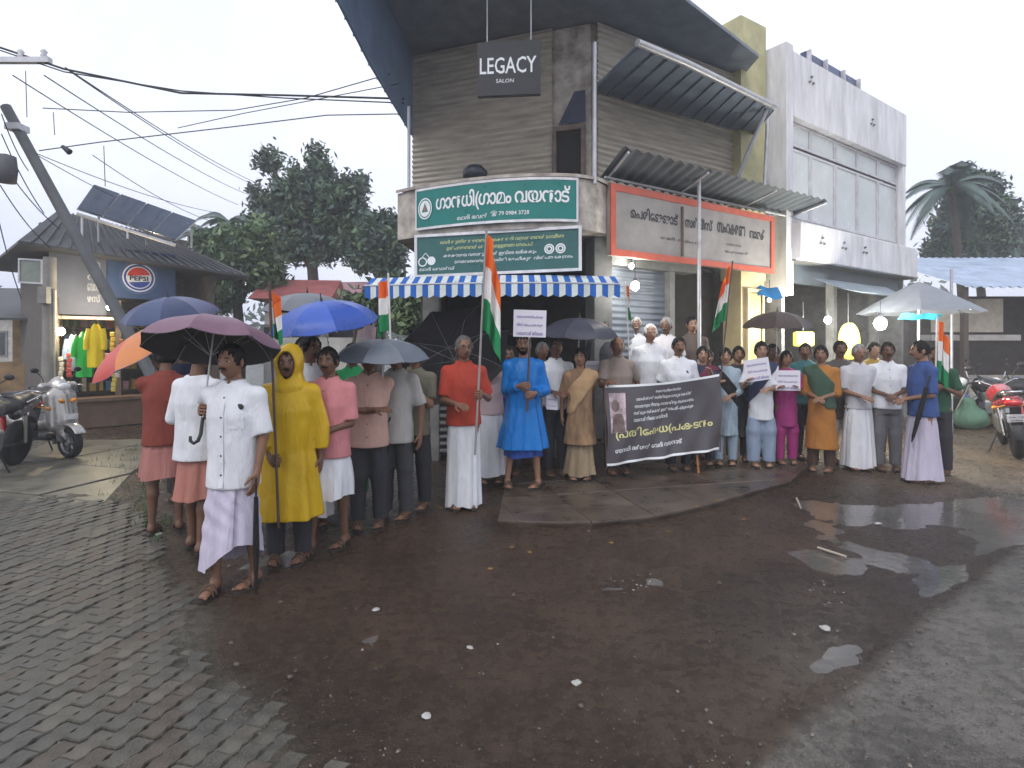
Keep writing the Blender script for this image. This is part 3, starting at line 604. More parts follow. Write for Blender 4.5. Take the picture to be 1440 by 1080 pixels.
# open shop below
b = MB(); sheet(b, WF(-.1,-3.4,0), WF(5.0,-3.4,0), WF(5.0,-3.4,3.1), WF(-.1,-3.4,3.1), -.1); sheet(b, WF(-.1,0,0), WF(-.1,-3.4,0), WF(-.1,-3.4,3.1), WF(-.1,0,3.1), .1); sheet(b, WF(4.95,-3.4,0), WF(4.95,0,0), WF(4.95,0,3.1), WF(4.95,-3.4,3.1), .1); sheet(b, WF(0,-3.4,3.06), WF(4.9,-3.4,3.06), WF(4.9,.2,3.06), WF(0,.2,3.06), .02)
b.build('inner_wall', mat('shop_wall_grey', (.17,.17,.17), rough=.8, var=.3), wb)
b = MB(); b.box(WF(2.5,-.1,2.88), (4.6,.10,.36), RW); b.build('shop_fascia', mat('fascia_slate', (.10,.12,.14), rough=.6), wb)
for k in range(3):
    b = MB(); b.box(WF(2.4,-2.9,.6+.6*k), (4.2,.5,.04), RW); b.build('shelf', mat('shelf_pale', (.32,.30,.27), rough=.6), wb)
for t in (1.55,3.35):
    b = MB(); b.box(WF(t,.05,1.4), (.14,.14,2.8), RW); b.build('shop_post', M_PIER, wb)
GOODS = [mat('goods_%d' % i, c, rough=.5, var=.2) for i, c in enumerate([(.5,.08,.06),(.6,.45,.08),(.10,.25,.5),(.6,.58,.5),(.10,.30,.14),(.35,.16,.07),(.5,.30,.40)])]
gm = MB()
for k in range(3):
    for i in range(26):
        w = random.uniform(.08,.15); h = random.uniform(.12,.42); gm.box(WF(.5+i*.15,-2.8,.62+.6*k+h/2), (w,.2,h), RW, mi=random.randrange(7))
tag(gm.build('shop_goods', GOODS), 'packed shelf goods at the back of the white building shop', 'goods', kind='stuff')
# tarpaulin shade in front of it
tp = MB(); t0, t1 = WF(.6,.15,2.80), WF(3.7,.15,2.80); f0, f1 = WF(.75,1.15,2.45), WF(3.6,1.15,2.38)
tp.grid(lambda u, v_: (t0.lerp(t1,u)).lerp(f0.lerp(f1,u),v_)-up*(.06*math.sin(math.pi*v_)*(1+.5*math.sin(9*u))), 20, 8); tag(tp.build('tarpaulin', mat('tarp_grey', (.26,.31,.35), rough=.5, var=.2, vs=3)), 'grey tarpaulin shade sloping out under the white floor band', 'tarpaulin')
b = MB(); b.grid(lambda u, v_: P(1066+36*u,398+18*v_+6*u,9.3)+Vector((0,.2*(1-v_),.02*math.sin(8*u))), 10, 4); tag(b.build('tarpaulin', cloth('tarp_blue', (.03,.20,.45))), 'small blue plastic sheet tied beside the cream pillar', 'tarpaulin')

# ---------------------------------------------------------------- lamps
def bulb(px, py, d, label, power, r=.05, col=(1,.97,.88), kind='bulb', hang=.35):
    p = P(px,py,d); root = empty('hanging_bulb', p, 0, label, 'lamp')
    b = MB(); b.ell((0,0,0), (r,r,r*1.2), 14, 10); b.build('bulb', mat('bulb_glow_%d' % px, (.9,.9,.85), bump=0, emit=col, es=power*2.2), root)
    b = MB(); b.lathe([(r*.45,r*.9),(r*.5,r*1.6),(r*.25,r*2.0)], 10); b.build('socket', M_BLACK, root); b = MB(); b.tube([(0,0,r*1.9),(0,0,hang)], .006, 5); b.build('cord', M_BLACK, root)
    l = bpy.data.lights.new('bulb_light', 'POINT'); l.energy = power; l.color = col; l.shadow_soft_size = r*1.3; lo = bpy.data.objects.new('bulb_light', l); COL.objects.link(lo); lo.parent = root; lo.location = (0,-.12,-.02)
    return root
bulb(893,402,7.55,'bright bulb under the grey signboard above the crowd',16, .055)
bulb(888,374,7.75,'small bulb tucked against the lower edge of the grey signboard',8, .035, hang=.1)
bulb(1164,450,9.3,'bulb between the two yellow signs in the open shop',110,.05)
bulb(1238,455,9.0,'glaring bulb under the floor band of the white building',150,.085)
bulb(1082,422,9.7,'small bulb beside the blue plastic sheet',3,.035)
bulb(1100,420,9.9,'second small bulb further inside beside the blue sheet',4,.03)
def lit_sign(name, px, py, w, h, d, label, txt, rnd=False):
    c = P(px,py,d); root = empty(name, c, R(10), label, 'sign'); b = MB()
    if rnd: b.lathe([(0.001,-.04),(w/2,-.04),(w/2,.04),(0.001,.04)], 28, rot=Matrix.Rotation(R(90),3,'X') @ Matrix.Diagonal((1,h/w,1)))
    else: b.box((0,0,0), (w,.08,h), bev=.03)
    b.build('light_box', mat('sign_yellow_lit', (.75,.68,.10), var=.05, bump=0, emit=(.95,.85,.20), es=.75), root)
    b = MB(); b.tube([(0,.02,h/2),(0,.02,h/2+.5)], .012, 6); b.build('hanger', M_BLACK, root)
    for i, (s_, w_, z_) in enumerate(txt): lettering(s_, M_DTXT, root, (lambda q, ww: (lambda x, y: Vector((x-ww/2,-.047,q+y))))(z_, w_), w_, .07, bold=.02)
lit_sign('yellow_sign', 1130,477,.36,.24,9.4,'small yellow lit sign box hanging near the brown umbrella',[])
lit_sign('yellow_sign', 1194,480,.36,.62,9.6,'tall oval yellow lit sign inside the open shop',[],True)
# ---------------------------------------------------------------- people
def hsh(s): return sum((i+1)*ord(c) for i, c in enumerate(s))
M_EYEW = mat('eye_white', (.55,.52,.48), rough=.3, var=.02, bump=0); M_EYED = mat('eye_iris', (.012,.008,.006), rough=.25, var=.02, bump=0)
M_HAIRB = mat('hair_black', (.012,.011,.011), rough=.75, var=.4, vs=40, bump=.9, bs=70, spec=.2); M_HAIRG = mat('hair_grey', (.26,.25,.25), rough=.6, var=.5, vs=40, bump=.6, bs=120)
M_HAIRW = mat('hair_white', (.55,.54,.53), rough=.6, var=.2, vs=40, bump=.6, bs=120); M_HAIRS = mat('hair_salt_pepper', (.10,.095,.09), rough=.6, var=.8, vs=60, bump=.6, bs=120)
HAIR = {'b':M_HAIRB,'g':M_HAIRG,'w':M_HAIRW,'s':M_HAIRS}
SKIN = [mat('skin_%d' % i, c, rough=.5, var=.12, vs=14, bump=.06, bs=90, spec=.35) for i, c in enumerate([(.21,.108,.066),(.27,.145,.092),(.155,.080,.050),(.34,.20,.13)])]
LIPS = [mat('lips_%d' % i, c, rough=.45, var=.1, bump=0) for i, c in enumerate([(.16,.065,.05),(.20,.085,.07),(.10,.042,.035),(.27,.11,.09)])]
M_SOLE = mat('sandal_sole', (.035,.028,.024), rough=.6); M_STRAP = mat('sandal_strap', (.09,.055,.035), rough=.5); M_SHOE = mat('shoe_black', (.015,.015,.016), rough=.35)

def head_dir(th, ph):
    """surface of a head, th from crown to chin, ph round it (0 = face, -Y)"""
    st, ct = math.sin(th), math.cos(th)
    x = st*math.sin(ph); y = -st*math.cos(ph); z = ct
    front = max(0, math.cos(ph))*st
    rx, ry, rz = .074, .094, .112
    if z < 0:
        k = -z; rx *= 1-.22*k*k; ry *= 1-.10*k
    p = Vector((x*rx, y*ry, z*rz))
    # jaw and chin come forward, the back of the skull is drawn in to the neck
    if z < -.1 and y > 0: p.y *= 1-.42*min(1, (-z-.1)/.6)
    if z < -.55 and front > .2: p.y -= .010*front
    fx = x/(max(st, .2))
    g = lambda a, b, s: math.exp(-((a-b)/s)**2)
    f2 = front**2
    p.y += f2*(.012*g(z,.05,.10)*(g(fx,.42,.22)+g(fx,-.42,.22)))           # eye sockets
    p.y -= f2*.006*g(z,.20,.08)*g(fx,0,.7)                                  # brow
    nz = g(z,-.20,.13)+.55*g(z,-.02,.14)
    p.y -= f2*.026*min(nz,1)*g(fx,0,.15); p.y -= f2*.010*g(z,-.24,.07)*g(fx,0,.27)   # nose, nostrils
    p.y -= f2*.010*g(z,-.50,.07)*g(fx,0,.34); p.y += f2*.006*g(z,-.62,.05)*g(fx,0,.3) # lips, hollow under them
    p.y += f2*.004*g(z,-.505,.02)*g(fx,0,.32)
    p.y -= f2*.006*g(z,-.80,.10)*g(fx,0,.35)                                # chin
    return p
NT, NP = 30, 40
HEADG = [[head_dir(math.pi*(i+.15)/(NT+.3), 2*math.pi*j/NP) for j in range(NP)] for i in range(NT+1)]
HEADC = (np.array([[list(p) for p in r] for r in HEADG]))
def head_parts(mb, Mh, hs):
    tf = lambda p: Mh @ (Vector(p)*hs)
    vs = [tf(p) for r in HEADG for p in r]
    fs = []; mi = []
    for i in range(NT):
        for j in range(NP):
            ph = 2*math.pi*(j+.5)/NP; ph = ph-2*math.pi if ph > math.pi else ph; z = math.cos(math.pi*(i+.65)/(NT+.3))
            lip = abs(z+.505) < .075 and abs(ph) < .36
            fs.append((i*NP+j, (i+1)*NP+j, (i+1)*NP+(j+1)%NP, i*NP+(j+1)%NP)); mi.append(3 if lip else 0)
    b = len(mb.v); mb.v += [tuple(v) for v in vs]; mb.f += [tuple(k+b for k in q) for q in fs]; mb.m += mi; mb.sm += [True]*len(fs)
    mb.add([vs[j] for j in range(NP)], [tuple(range(NP))], 0, True)
    R3 = Mh.to_3x3()
    for s in (-1, 1):
        mb.ell(tf((s*.031,-.0745,.007)), (.0135*hs,.0110*hs,.0062*hs), 10, 6, R3, 1)
        mb.ell(tf((s*.031,-.0825,.0072)), (.0062*hs,.0042*hs,.0058*hs), 8, 6, R3, 2)
        mb.tube([tf((s*.016,-.0830,.0105)), tf((s*.031,-.0865,.0150)), tf((s*.047,-.0760,.0105))], [.002*hs,.0050*hs,.002*hs], 6, 0)   # eyelid
        mb.ell(tf((s*.075,.008,-.005)), (.010*hs,.021*hs,.031*hs), 10, 8, R3 @ Matrix.Rotation(s*.35,3,'Z') @ Matrix.Rotation(-.2,3,'X'), 0)
        mb.tube([tf((s*.012,-.090,.026)), tf((s*.030,-.0925,.033)), tf((s*.047,-.080,.028))], [.0025*hs,.0045*hs,.002*hs], 5, 4)   # eyebrow
def hair_shell(mb, Mh, hs, line, off, seed=0, side=True):
    """scalp cover; line(ph) gives the lowest z (unit sphere) that hair reaches"""
    r = random.Random(seed); n0 = [[r.uniform(-.45,.45) for _ in range(NP)] for _ in range(NT+1)]
    idx = {}; vs = []
    def vert(i, j):
        j %= NP
        if (i,j) in idx: return idx[(i,j)]
        p = HEADG[i][j]; z = math.cos(math.pi*(i+.15)/(NT+.3)); ph = 2*math.pi*j/NP; ph = ph-2*math.pi if ph > math.pi else ph
        e = max(0, min(1, (z-line(ph))/.22)); n = Vector((p.x/.074**2, p.y/.094**2, p.z/.112**2)).normalized()
        q = p+n*(.002+off*e*(1+n0[i][j])); vs.append(Mh @ (q*hs)); idx[(i,j)] = len(vs)-1; return idx[(i,j)]
    fs = []
    for i in range(NT):
        z = math.cos(math.pi*(i+.65)/(NT+.3))
        for j in range(NP):
            ph = 2*math.pi*(j+.5)/NP; ph = ph-2*math.pi if ph > math.pi else ph
            if z > line(ph)+.35*n0[5][j]*(abs(ph) < 1.0) and not (line is hl_bald and z > .60): fs.append((vert(i,j), vert(i+1,j), vert(i+1,j+1), vert(i,j+1)))
    if line(0) < .95: fs.append(tuple(vert(0,j) for j in range(NP)))
    mb.add(vs, fs, 0, True)
def hl_man(ph):
    a = abs(ph)
    return .58 if a < .75 else (.58-.75*min(1,(a-.75)/.35) if a < 1.1 else (-.17 if a < 1.35 else (.10 if a < 1.75 else -.42)))
def hl_recede(ph): return hl_man(ph)+(.22 if abs(ph) < 1.0 else 0)
def hl_bald(ph): a = abs(ph); return 2 if a < 1.35 else (.30 if a < 1.8 else -.40)
def hl_woman(ph): a = abs(ph); return .62-.25*min(1,a/.7) if a < .7 else (.37-.5*min(1,(a-.7)/.5) if a < 1.2 else -.6)
def ring_tube(mb, chain, rs, mi=0): mb.tube(chain, rs, 6, mi)
def hand(mb, w, f, s, n, hs, curl, spread=.0, mi=0):
    """palm at wrist w along f, finger row along s, palm faces n"""
    f, s, n = [Vector(v).normalized() for v in (f,s,n)]
    L = .085*hs; rg = []
    for t, a, b in ((-.25,.024,.020),(0,.029,.020),(.45,.038,.018),(.85,.040,.015),(1.05,.034,.010)):
        c = w+f*L*t; rg.append([c+s*(math.cos(q)*a*hs)+n*(math.sin(q)*b*hs) for q in [2*math.pi*i/10 for i in range(10)]])
    mb.rings(rg, mi, True, cap=(True,True))
    for k, (o, l) in enumerate(((-.030,.80),(-.010,.95),(.011,.90),(.030,.70))):
        p = w+f*L*.92+s*(o*hs); d = f+s*(o*spread*8); d.normalize(); pts = [p-d*.01]; a = 0
        for seg, ln in enumerate((.042,.028,.022)):
            a += curl*(.55,.95,.7)[seg]; dd = d*math.cos(a)+n*math.sin(a); p = p+dd*(ln*l*hs); pts.append(p.copy())
        mb.tube(pts, [.0100*hs,.0098*hs,.0088*hs,.0065*hs], 6, mi)
    p = w+f*L*.25-s*(.028*hs); d = (f*.65-s*.7+n*.35).normalized(); d2 = (f*.8-s*.1+n*(.2+.5*curl)).normalized()
    q = p+d*.036*hs; mb.tube([p-d*.01, q, q+d2*.028*hs, q+d2*.028*hs+(d2+n*.6*curl+s*.3*curl).normalized()*.022*hs], [.014*hs,.0115*hs,.010*hs,.007*hs], 6, mi)

def ik(S, Wt, l1, l2, hint):
    d = Wt-S; L = min(d.length, .985*(l1+l2)); u = d.normalized(); a = (l1*l1-l2*l2+L*L)/(2*L); h = math.sqrt(max(l1*l1-a*a, 0))
    hp = hint-u*hint.dot(u); hp = hp.normalized() if hp.length > 1e-5 else u.orthogonal().normalized()
    return S+u*a+hp*h, S+u*L
ARM = {'down':(.235,.02,.80), 'front':(.07,-.25,1.02), 'belly':(.03,-.19,.98), 'fold':(-.10,-.25,1.10), 'hip':(.20,-.05,.93), 'clasp':(.02,-.20,.84), 'back':(.06,.20,.90), 'hold':(.10,-.27,1.12)}
TORSO = [(.76,.135,.100,.0),(.86,.150,.112,.005),(.95,.142,.108,.0),(1.05,.140,.108,-.004),(1.18,.150,.110,-.004),(1.26,.150,.104,.0),(1.32,.120,.088,.006),(1.37,.078,.066,.010),(1.42,.056,.056,.012)]
class Person: pass
def person(label, x, y, H=1.65, face=0, skin=0, hair='b', line=hl_man, hoff=.012, fat=0.0, arms=('down','down'), curl=(.35,.35), grip=(None,None),
           look=0, nod=0, feet=None, z=0, h=.013, group=None, beard=None, moustache=False, specs=False, bare=True, foot='sandal', female=False):
    """root empty + body; returns the skeleton the clothes are cut to. face: degrees from looking at -Y"""
    q = Person(); S = H/1.65; q.S = S; q.h = h; q.fat = fat; q.label = label
    q.root = empty('person', (x,y,z), R(face), label, 'person', group)
    Mi = (Matrix.Translation((x,y,z)) @ Matrix.Rotation(R(face),4,'Z')).inverted()
    q.M = Mi.inverted()
    q.prof = [(a*S, (b+fat*(.9 if .8 < a < 1.25 else .25))*S*(.90 if female else .94), (c+fat*(1.3 if .84 < a < 1.2 else .3))*S, (d-fat*(.5 if .84 < a < 1.2 else 0))*S) for a,b,c,d in TORSO]
    sw = (.155 if female else .165)*S
    q.sh = [Vector((-sw,.004,1.312*S)), Vector((sw,.004,1.312*S))]
    q.el = []; q.wr = []; q.hd = []
    l1, l2 = .275*S, .245*S
    for i, sg in ((0,-1),(1,1)):
        t = arms[i]; g = grip[i]; hint = Vector((sg*.30,.18,-.95))
        if g is not None:                       # wrap the hand round a stick: (world point, world direction)
            gp = Mi @ Vector(g[0]); sd = (Mi.to_3x3() @ Vector(g[1])).normalized()
            fdir = (gp-(q.sh[i]+Vector((0,-.02,-.25*S)))); fdir -= sd*fdir.dot(sd); fdir.normalize()
            nn = sd.cross(fdir); 
            if nn.x*sg > 0: nn = -nn
            tgt = gp-fdir*.075*S-nn*.026*S
            E, Wp = ik(q.sh[i], tgt, l1, l2, hint); f = fdir; s_ = -sd if sd.z < 0 else sd; n = nn; cu = 1.25
        else:
            if isinstance(t, str): v = ARM[t]; tgt = Vector((sg*v[0]*S, v[1]*S, v[2]*S)); 
            elif t[0] == 'w': tgt = Mi @ Vector(t[1])
            else: tgt = Vector(t)*S; 
            E, Wp = ik(q.sh[i], tgt, l1, l2, hint); f = (Wp-E).normalized()
            n = Vector((-sg*.8,.0,-.2)) if f.z < -.5 else Vector((-sg*.3,.2,-1)); n -= f*n.dot(f); n.normalize(); s_ = f.cross(n)
            if s_.y > 0 if f.z < -.5 else s_.z < 0: s_ = -s_
            s_ = -s_ if f.z < -.5 else s_; cu = curl[i]
        q.el.append(E); q.wr.append(Wp); q.hd.append((f, s_, n, cu))
    fx = feet or ((-.10,-.03,8),(.10,0,-8)); q.ft = []
    q.hip = [Vector((-.085*S,0,.84*S)), Vector((.085*S,0,.84*S))]; q.kn = []; q.an = []
    for i in (0,1):
        an = Vector((fx[i][0]*S, fx[i][1]*S+.02, .085*S)); k = (q.hip[i]+an)/2; k.y -= .018; k.z += .02*S
        q.kn.append(k); q.an.append(an); q.ft.append(R(fx[i][2]))
    # body surface
    lo = np.array([min(p[i] for p in q.sh+q.el+q.wr+q.an+[Vector((-.2,-.2,0))]) for i in range(3)])-.1
    hi = np.array([max(p[i] for p in q.sh+q.el+q.wr+q.an+[Vector((.2,.2,1.5*S))]) for i in range(3)])+.1; lo[2] = 0
    Fd = Field(lo, hi, max(h, .013)); Fd.prof(q.prof, 0, off=-.012)
    for i in (0,1):
        Fd.cap(q.sh[i], q.el[i], .043*S, .034*S, .03); Fd.cap(q.el[i], q.wr[i], .035*S, .023*S, .015)
        Fd.cap(q.hip[i], q.kn[i], .072*S, .048*S, .04); mid = q.kn[i].lerp(q.an[i], .32)+Vector((0,.012,0))
        Fd.cap(q.kn[i], mid, .046*S, .046*S, .02); Fd.cap(mid, q.an[i], .044*S, .029*S, .02)
        c, s = math.cos(q.ft[i]), math.sin(q.ft[i]); d = Vector((s,-c,0)); a = q.an[i]
        Fd.cap((a.x-d.x*.02, a.y-d.y*.02, .052), (a.x+d.x*.13*S, a.y+d.y*.13*S, .034), .033, .016, .03)
        w_ = Vector((c,s,0))
        for sw_ in (-.016,.016): Fd.cap((a.x+d.x*.05*S+w_.x*sw_, a.y+d.y*.05*S+w_.y*sw_, .036), (a.x+d.x*.150*S+w_.x*sw_, a.y+d.y*.150*S+w_.y*sw_, .030), .018, .013, .02)
    nk = Vector((0,.012,1.40*S)); hc = Vector((0,-.022-.03*math.sin(R(nod)),1.538*S))
    Fd.cap(nk, hc+Vector((0,.022,-.055)), .052*S, .047*S, .02)
    v, f = Fd.mesh()
    mb = MB(); mb.add(v.tolist(), f.tolist(), 0, True)
    q.Mh = Matrix.Translation(hc) @ Matrix.Rotation(R(look),4,'Z') @ Matrix.Rotation(-R(nod),4,'X'); q.hs = S*(1.0 if H > 1.45 else 1.06)
    head_parts(mb, q.Mh, q.hs)
    for i in (0,1):
        if foot != 'shoe':
            c, s = math.cos(q.ft[i]), math.sin(q.ft[i]); d = Vector((s,-c,0)); w_ = Vector((c,s,0)); a = q.an[i]; sd_ = -1 if i else 1
            for k in range(5): mb.ell(Vector((a.x,a.y,.028))+d*(.168-.010*k-.004*(k-1)**2*.4)*S+w_*sd_*(.026-.0145*k)*S, (.0105 if k == 0 else .0075,.016,.0095), 7, 5, Matrix.Rotation(q.ft[i],3,'Z'))
        f_, s_, n_, cu = q.hd[i]; hand(mb, q.wr[i], f_, s_, n_, S*(.9 if female else 1), cu)
    q.body = mb.build('body', [SKIN[skin], M_EYEW, M_EYED, LIPS[skin], HAIR['b' if hair in 'bs' else hair]], q.root)
    if line is not None:
        mb = MB(); hair_shell(mb, q.Mh, q.hs, line, hoff, seed=hsh(label) % 999)
        if female:
            b = q.Mh @ Vector((0,.095,-.045)); mb.ell(b, (.045,.035,.05), 10, 8)
            mb.tube([b, b+Vector((.01,.02,-.10)), b+Vector((.015,.02,-.24)), b+Vector((.01,.015,-.32))], [.04,.033,.026,.008], 8)
        mb.build('hair', HAIR[hair], q.root)
    if moustache:
        mb = MB(); T = lambda a,b,c: q.Mh @ (Vector((a,b,c))*q.hs)
        mb.tube([T(-.030,-.084,-.047), T(-.014,-.0985,-.040), T(0,-.101,-.038), T(.014,-.0985,-.040), T(.030,-.084,-.047)], [.003,.006,.0055,.006,.003], 6); mb.build('moustache', HAIR[hair if moustache is True else moustache], q.root)
    if beard:
        mb = MB(); hair_shell2(mb, q.Mh, q.hs); mb.build('beard', HAIR[beard], q.root)
    if specs:
        mb = MB(); T = lambda a,b,c: q.Mh @ (Vector((a,b,c))*q.hs)
        for s in (-1,1):
            mb.tube([T(s*.031+.020*math.cos(a), -.100+.006*abs(math.cos(a)), .006+.016*math.sin(a)) for a in [2*math.pi*k/14 for k in range(15)]], .0018, 5)
            mb.tube([T(s*.051,-.094,.010), T(s*.078,-.03,.010), T(s*.080,.01,.005)], .0018, 5)
        mb.tube([T(-.011,-.101,.010), T(.011,-.101,.010)], .0018, 5); mb.build('spectacles', M_SHOE, q.root)
    for i in (0,1):
        c, s = math.cos(q.ft[i]), math.sin(q.ft[i]); d = Vector((s,-c,0)); w = Vector((c,s,0)); a = q.an[i]
        mb = MB(); n = 18; pts = []
        for k in range(n):
            t = 2*math.pi*k/n; l = math.cos(t); ww = .043*(1+.18*l)*math.sin(t); pts.append(Vector((a.x,a.y,0))+d*(.065+l*.130)*S+w*ww*S)
        if foot == 'shoe':
            pf = [(1,.0),(1.06,.012),(1.04,.035),(.86,.062),(.5,.080),(.1,.085)]; cc = Vector((a.x,a.y,0))+d*.05*S
            mb.rings([[cc+(p-cc)*k+Vector((0,0,zz)) for p in pts] for k, zz in pf], 0, cap=(True,True)); mb.build('shoe', M_SHOE, q.root)
        else:
            mb.rings([[p+Vector((0,0,zz)) for p in pts] for zz in (0,.018)], 0, False, cap=(True,True))
            for t0 in (.07,.11):
                mb.tube([Vector((a.x,a.y,.015))+d*t0*S+w*(.044*math.cos(k)*S)+Vector((0,0,.062*math.sin(k)-(t0-.07)*.3*math.sin(k))) for k in [math.pi*j/8 for j in range(9)]], .007, 5, 1)
            mb.build('sandal', [M_SOLE, M_STRAP], q.root)
    return q
def hair_shell2(mb, Mh, hs):               # beard on jaw and chin
    vs = []; idx = {}; fs = []
    ok = lambda z, ph: abs(ph) < 1.55 and z < (-.58 if abs(ph) < .4 else (-.40 if abs(ph) < .7 else -.12-.1*abs(ph))) and z > -.97
    def vert(i, j):
        j %= NP
        if (i,j) not in idx:
            p = HEADG[i][j]; vs.append(Mh @ ((p+Vector((p.x/.074**2,p.y/.094**2,p.z/.112**2)).normalized()*.007)*hs)); idx[(i,j)] = len(vs)-1
        return idx[(i,j)]
    for i in range(NT):
        z = math.cos(math.pi*(i+.65)/(NT+.3))
        for j in range(NP):
            ph = 2*math.pi*(j+.5)/NP; ph = ph-2*math.pi if ph > math.pi else ph
            if ok(z, ph): fs.append((vert(i,j), vert(i+1,j), vert(i+1,j+1), vert(i,j+1)))
    mb.add(vs, fs, 0, True)

def wrinkle(Fd, amp, seed, fz=38, fx=16):
    x, y, z = Fd.all(); r = random.Random(seed); p = [r.uniform(0,6) for _ in range(6)]
    rd = lambda a: 1-2*np.abs(np.sin(a))
    w = rd(fz*.36*(z+.9*x*np.sin(3*z+p[0]))+5*y+p[1]+2.4*np.sin(5*x+p[2]))+.8*np.sin(fx*x+fz*.45*z+p[3]+1.5*np.sin(9*z+p[4]))+.8*rd(13*x-10*y+6*z+p[5]+1.2*np.sin(7*z+p[0]))
    Fd.V += amp*w/2.5
def top(q, m, sleeve=.62, hem=.80, off=.016, loose=.0, amp=.0050, name='shirt', collar=None, flare=0, placket=None, pocket=None, seed=None, neck=1.385, vneck=0, vf=0):
    """shirt / kurta / coat cut to the skeleton; sleeve: 1 = elbow, 2 = wrist; hem height for H = 1.65"""
    S = q.S; hz = hem*S; seed = seed if seed is not None else hsh(q.label) % 997
    pf = [(z, a+loose*(1 if z < 1.2*S else .4), b+loose*(1 if z < 1.2*S else .3), c) for z,a,b,c in q.prof if z > .84*S]
    b0 = pf[0]; pf = [(hz-.04, b0[1]+.006+flare, b0[2]+.010+flare, b0[3])]+pf
    pts = q.sh+q.el+(q.wr if sleeve > 1 else []); m_ = .13+flare*.5
    lo = [min(min(p[i] for p in pts), -.2-flare)-m_ for i in range(3)]; hi = [max(max(p[i] for p in pts), .2+flare)+m_ for i in range(3)]; lo[2] = hz-.03; hi[2] = max(1.47*S, max(p.z for p in pts)+.1)
    Fd = Field(lo, hi, q.h); Fd.prof(pf, 0, off=off, ztop=neck*S+.01)
    for i in (0,1):
        A = q.sh[i]; B = q.el[i]; C = q.wr[i]; r0 = .046*S+off*.5
        Fd.cap(Vector((A.x*.30,.006,1.352*S)), A, .030*S+off*.3, .046*S+off*.5, .05)
        if sleeve <= 1:
            e = A.lerp(B, sleeve); d = (B-A).normalized(); qn = Field([c for c in lo], [c for c in hi], q.h); qn.V[:] = 1; qn.cap(A, e+d*.05, r0, r0*1.02+.008, 0)
            x, yy, zz = qn.all(); qn.V = np.maximum(qn.V, (x-e.x)*d.x+(yy-e.y)*d.y+(zz-e.z)*d.z)
            hh = np.maximum(.03-np.abs(Fd.V-qn.V), 0)/.03; Fd.V = np.minimum(Fd.V, qn.V)-hh*hh*.0075
        else:
            Fd.cap(A, B, r0, .042*S+off*.7, .03); e = B.lerp(C, sleeve-1); d = (C-B).normalized(); qn = Field(lo, hi, q.h); qn.cap(B, e+d*.05, .042*S+off*.7, .032*S+off*.7, 0)
            x, yy, zz = qn.all(); qn.V = np.maximum(qn.V, (x-e.x)*d.x+(yy-e.y)*d.y+(zz-e.z)*d.z); Fd.V = np.minimum(Fd.V, qn.V)
    wrinkle(Fd, amp, seed); q.hem = hem
    if vf:
        x, y, z = Fd.all(); an_ = np.arctan2(y,x); dn = np.clip((1.22*S-z)/(1.22*S-hz),0,1); Fd.V += vf*dn*(np.sin(6*an_+seed+1.5*np.sin(2*an_)+1.3*z)+.5*np.sin(11*an_+2*seed-2*z))
    x, y, z = Fd.all(); Fd.V = np.maximum(Fd.V, (hz+.02*np.sin(5*x+seed)*0-z)); nk = Vector((0,.012,neck*S+.02))
    nd = np.sqrt(x**2+((y-.0))**2+((z-(neck+.045)*S)/1.0)**2)-.062*S; Fd.V = np.maximum(Fd.V, -nd)
    if vneck: Fd.V = np.maximum(Fd.V, -np.maximum(np.abs(x)-(z-(neck-.12)*S)*.45, y+.02))
    v, f = Fd.mesh(); o = npmesh(name, v, f, m, q.root); q.top = o
    def surf(xx, zz):                          # front surface point of the garment
        i = np.searchsorted(Fd.ax[0], xx); k = np.searchsorted(Fd.ax[2], zz); i = min(i, len(Fd.ax[0])-1); k = min(k, len(Fd.ax[2])-1)
        col = Fd.V[i,:,k]; j = np.argmax(col < 0); return Vector((xx, Fd.ax[1][j]-.006 if col.min() < 0 else -.12, zz))
    if collar is not None:
        mb = MB(); rg = []
        for (r, dz, dy) in ((.060,.012,0),(.058,.040,0),(.075,.030,0),(.086,-.008,.0)):
            rg.append([Vector((r*S*1.05*math.sin(t), .006-r*S*math.cos(t), neck*S+dz*S-.028*S*max(0,math.cos(t))**2)) for t in [-2.9+5.8*k/24+math.pi for k in range(25)]] if False else
                      [Vector((r*S*1.05*math.sin(t), .008-r*S*math.cos(t), neck*S+dz*S-(.030*S if r > .07 else .012*S)*max(0,math.cos(t))**3)) for t in [.16+(2*math.pi-.32)*k/28 for k in range(29)]])
        mb.rings(rg, 0, True, close=False); mb.build('collar', collar, o)
    if placket is not None:
        mb = MB(); zs = np.linspace((neck-.035)*S, hz+.02, 14); pr = [surf(0., zz) for zz in zs]
        mb.grid(lambda u, v: pr[min(int(round(u*13)),13)]+Vector(((v-.5)*.032, -.003, 0)), 13, 1); mb.build('placket', placket, o)
        mb = MB()
        for zz in np.linspace((neck-.08)*S, hz+.10, 5): p = surf(0, zz); mb.ell(p+Vector((0,-.006,0)), (.006,.003,.006), 8, 4)
        mb.build('button', M_SOLE, o)
    if pocket is not None:
        mb = MB(); mb.grid(lambda u, v: surf((.045+.085*u)*S, (1.10+.10*v)*S)+Vector((0,-.005,0)), 6, 6); mb.build('pocket', pocket, o)
    q.surf = surf
    return o
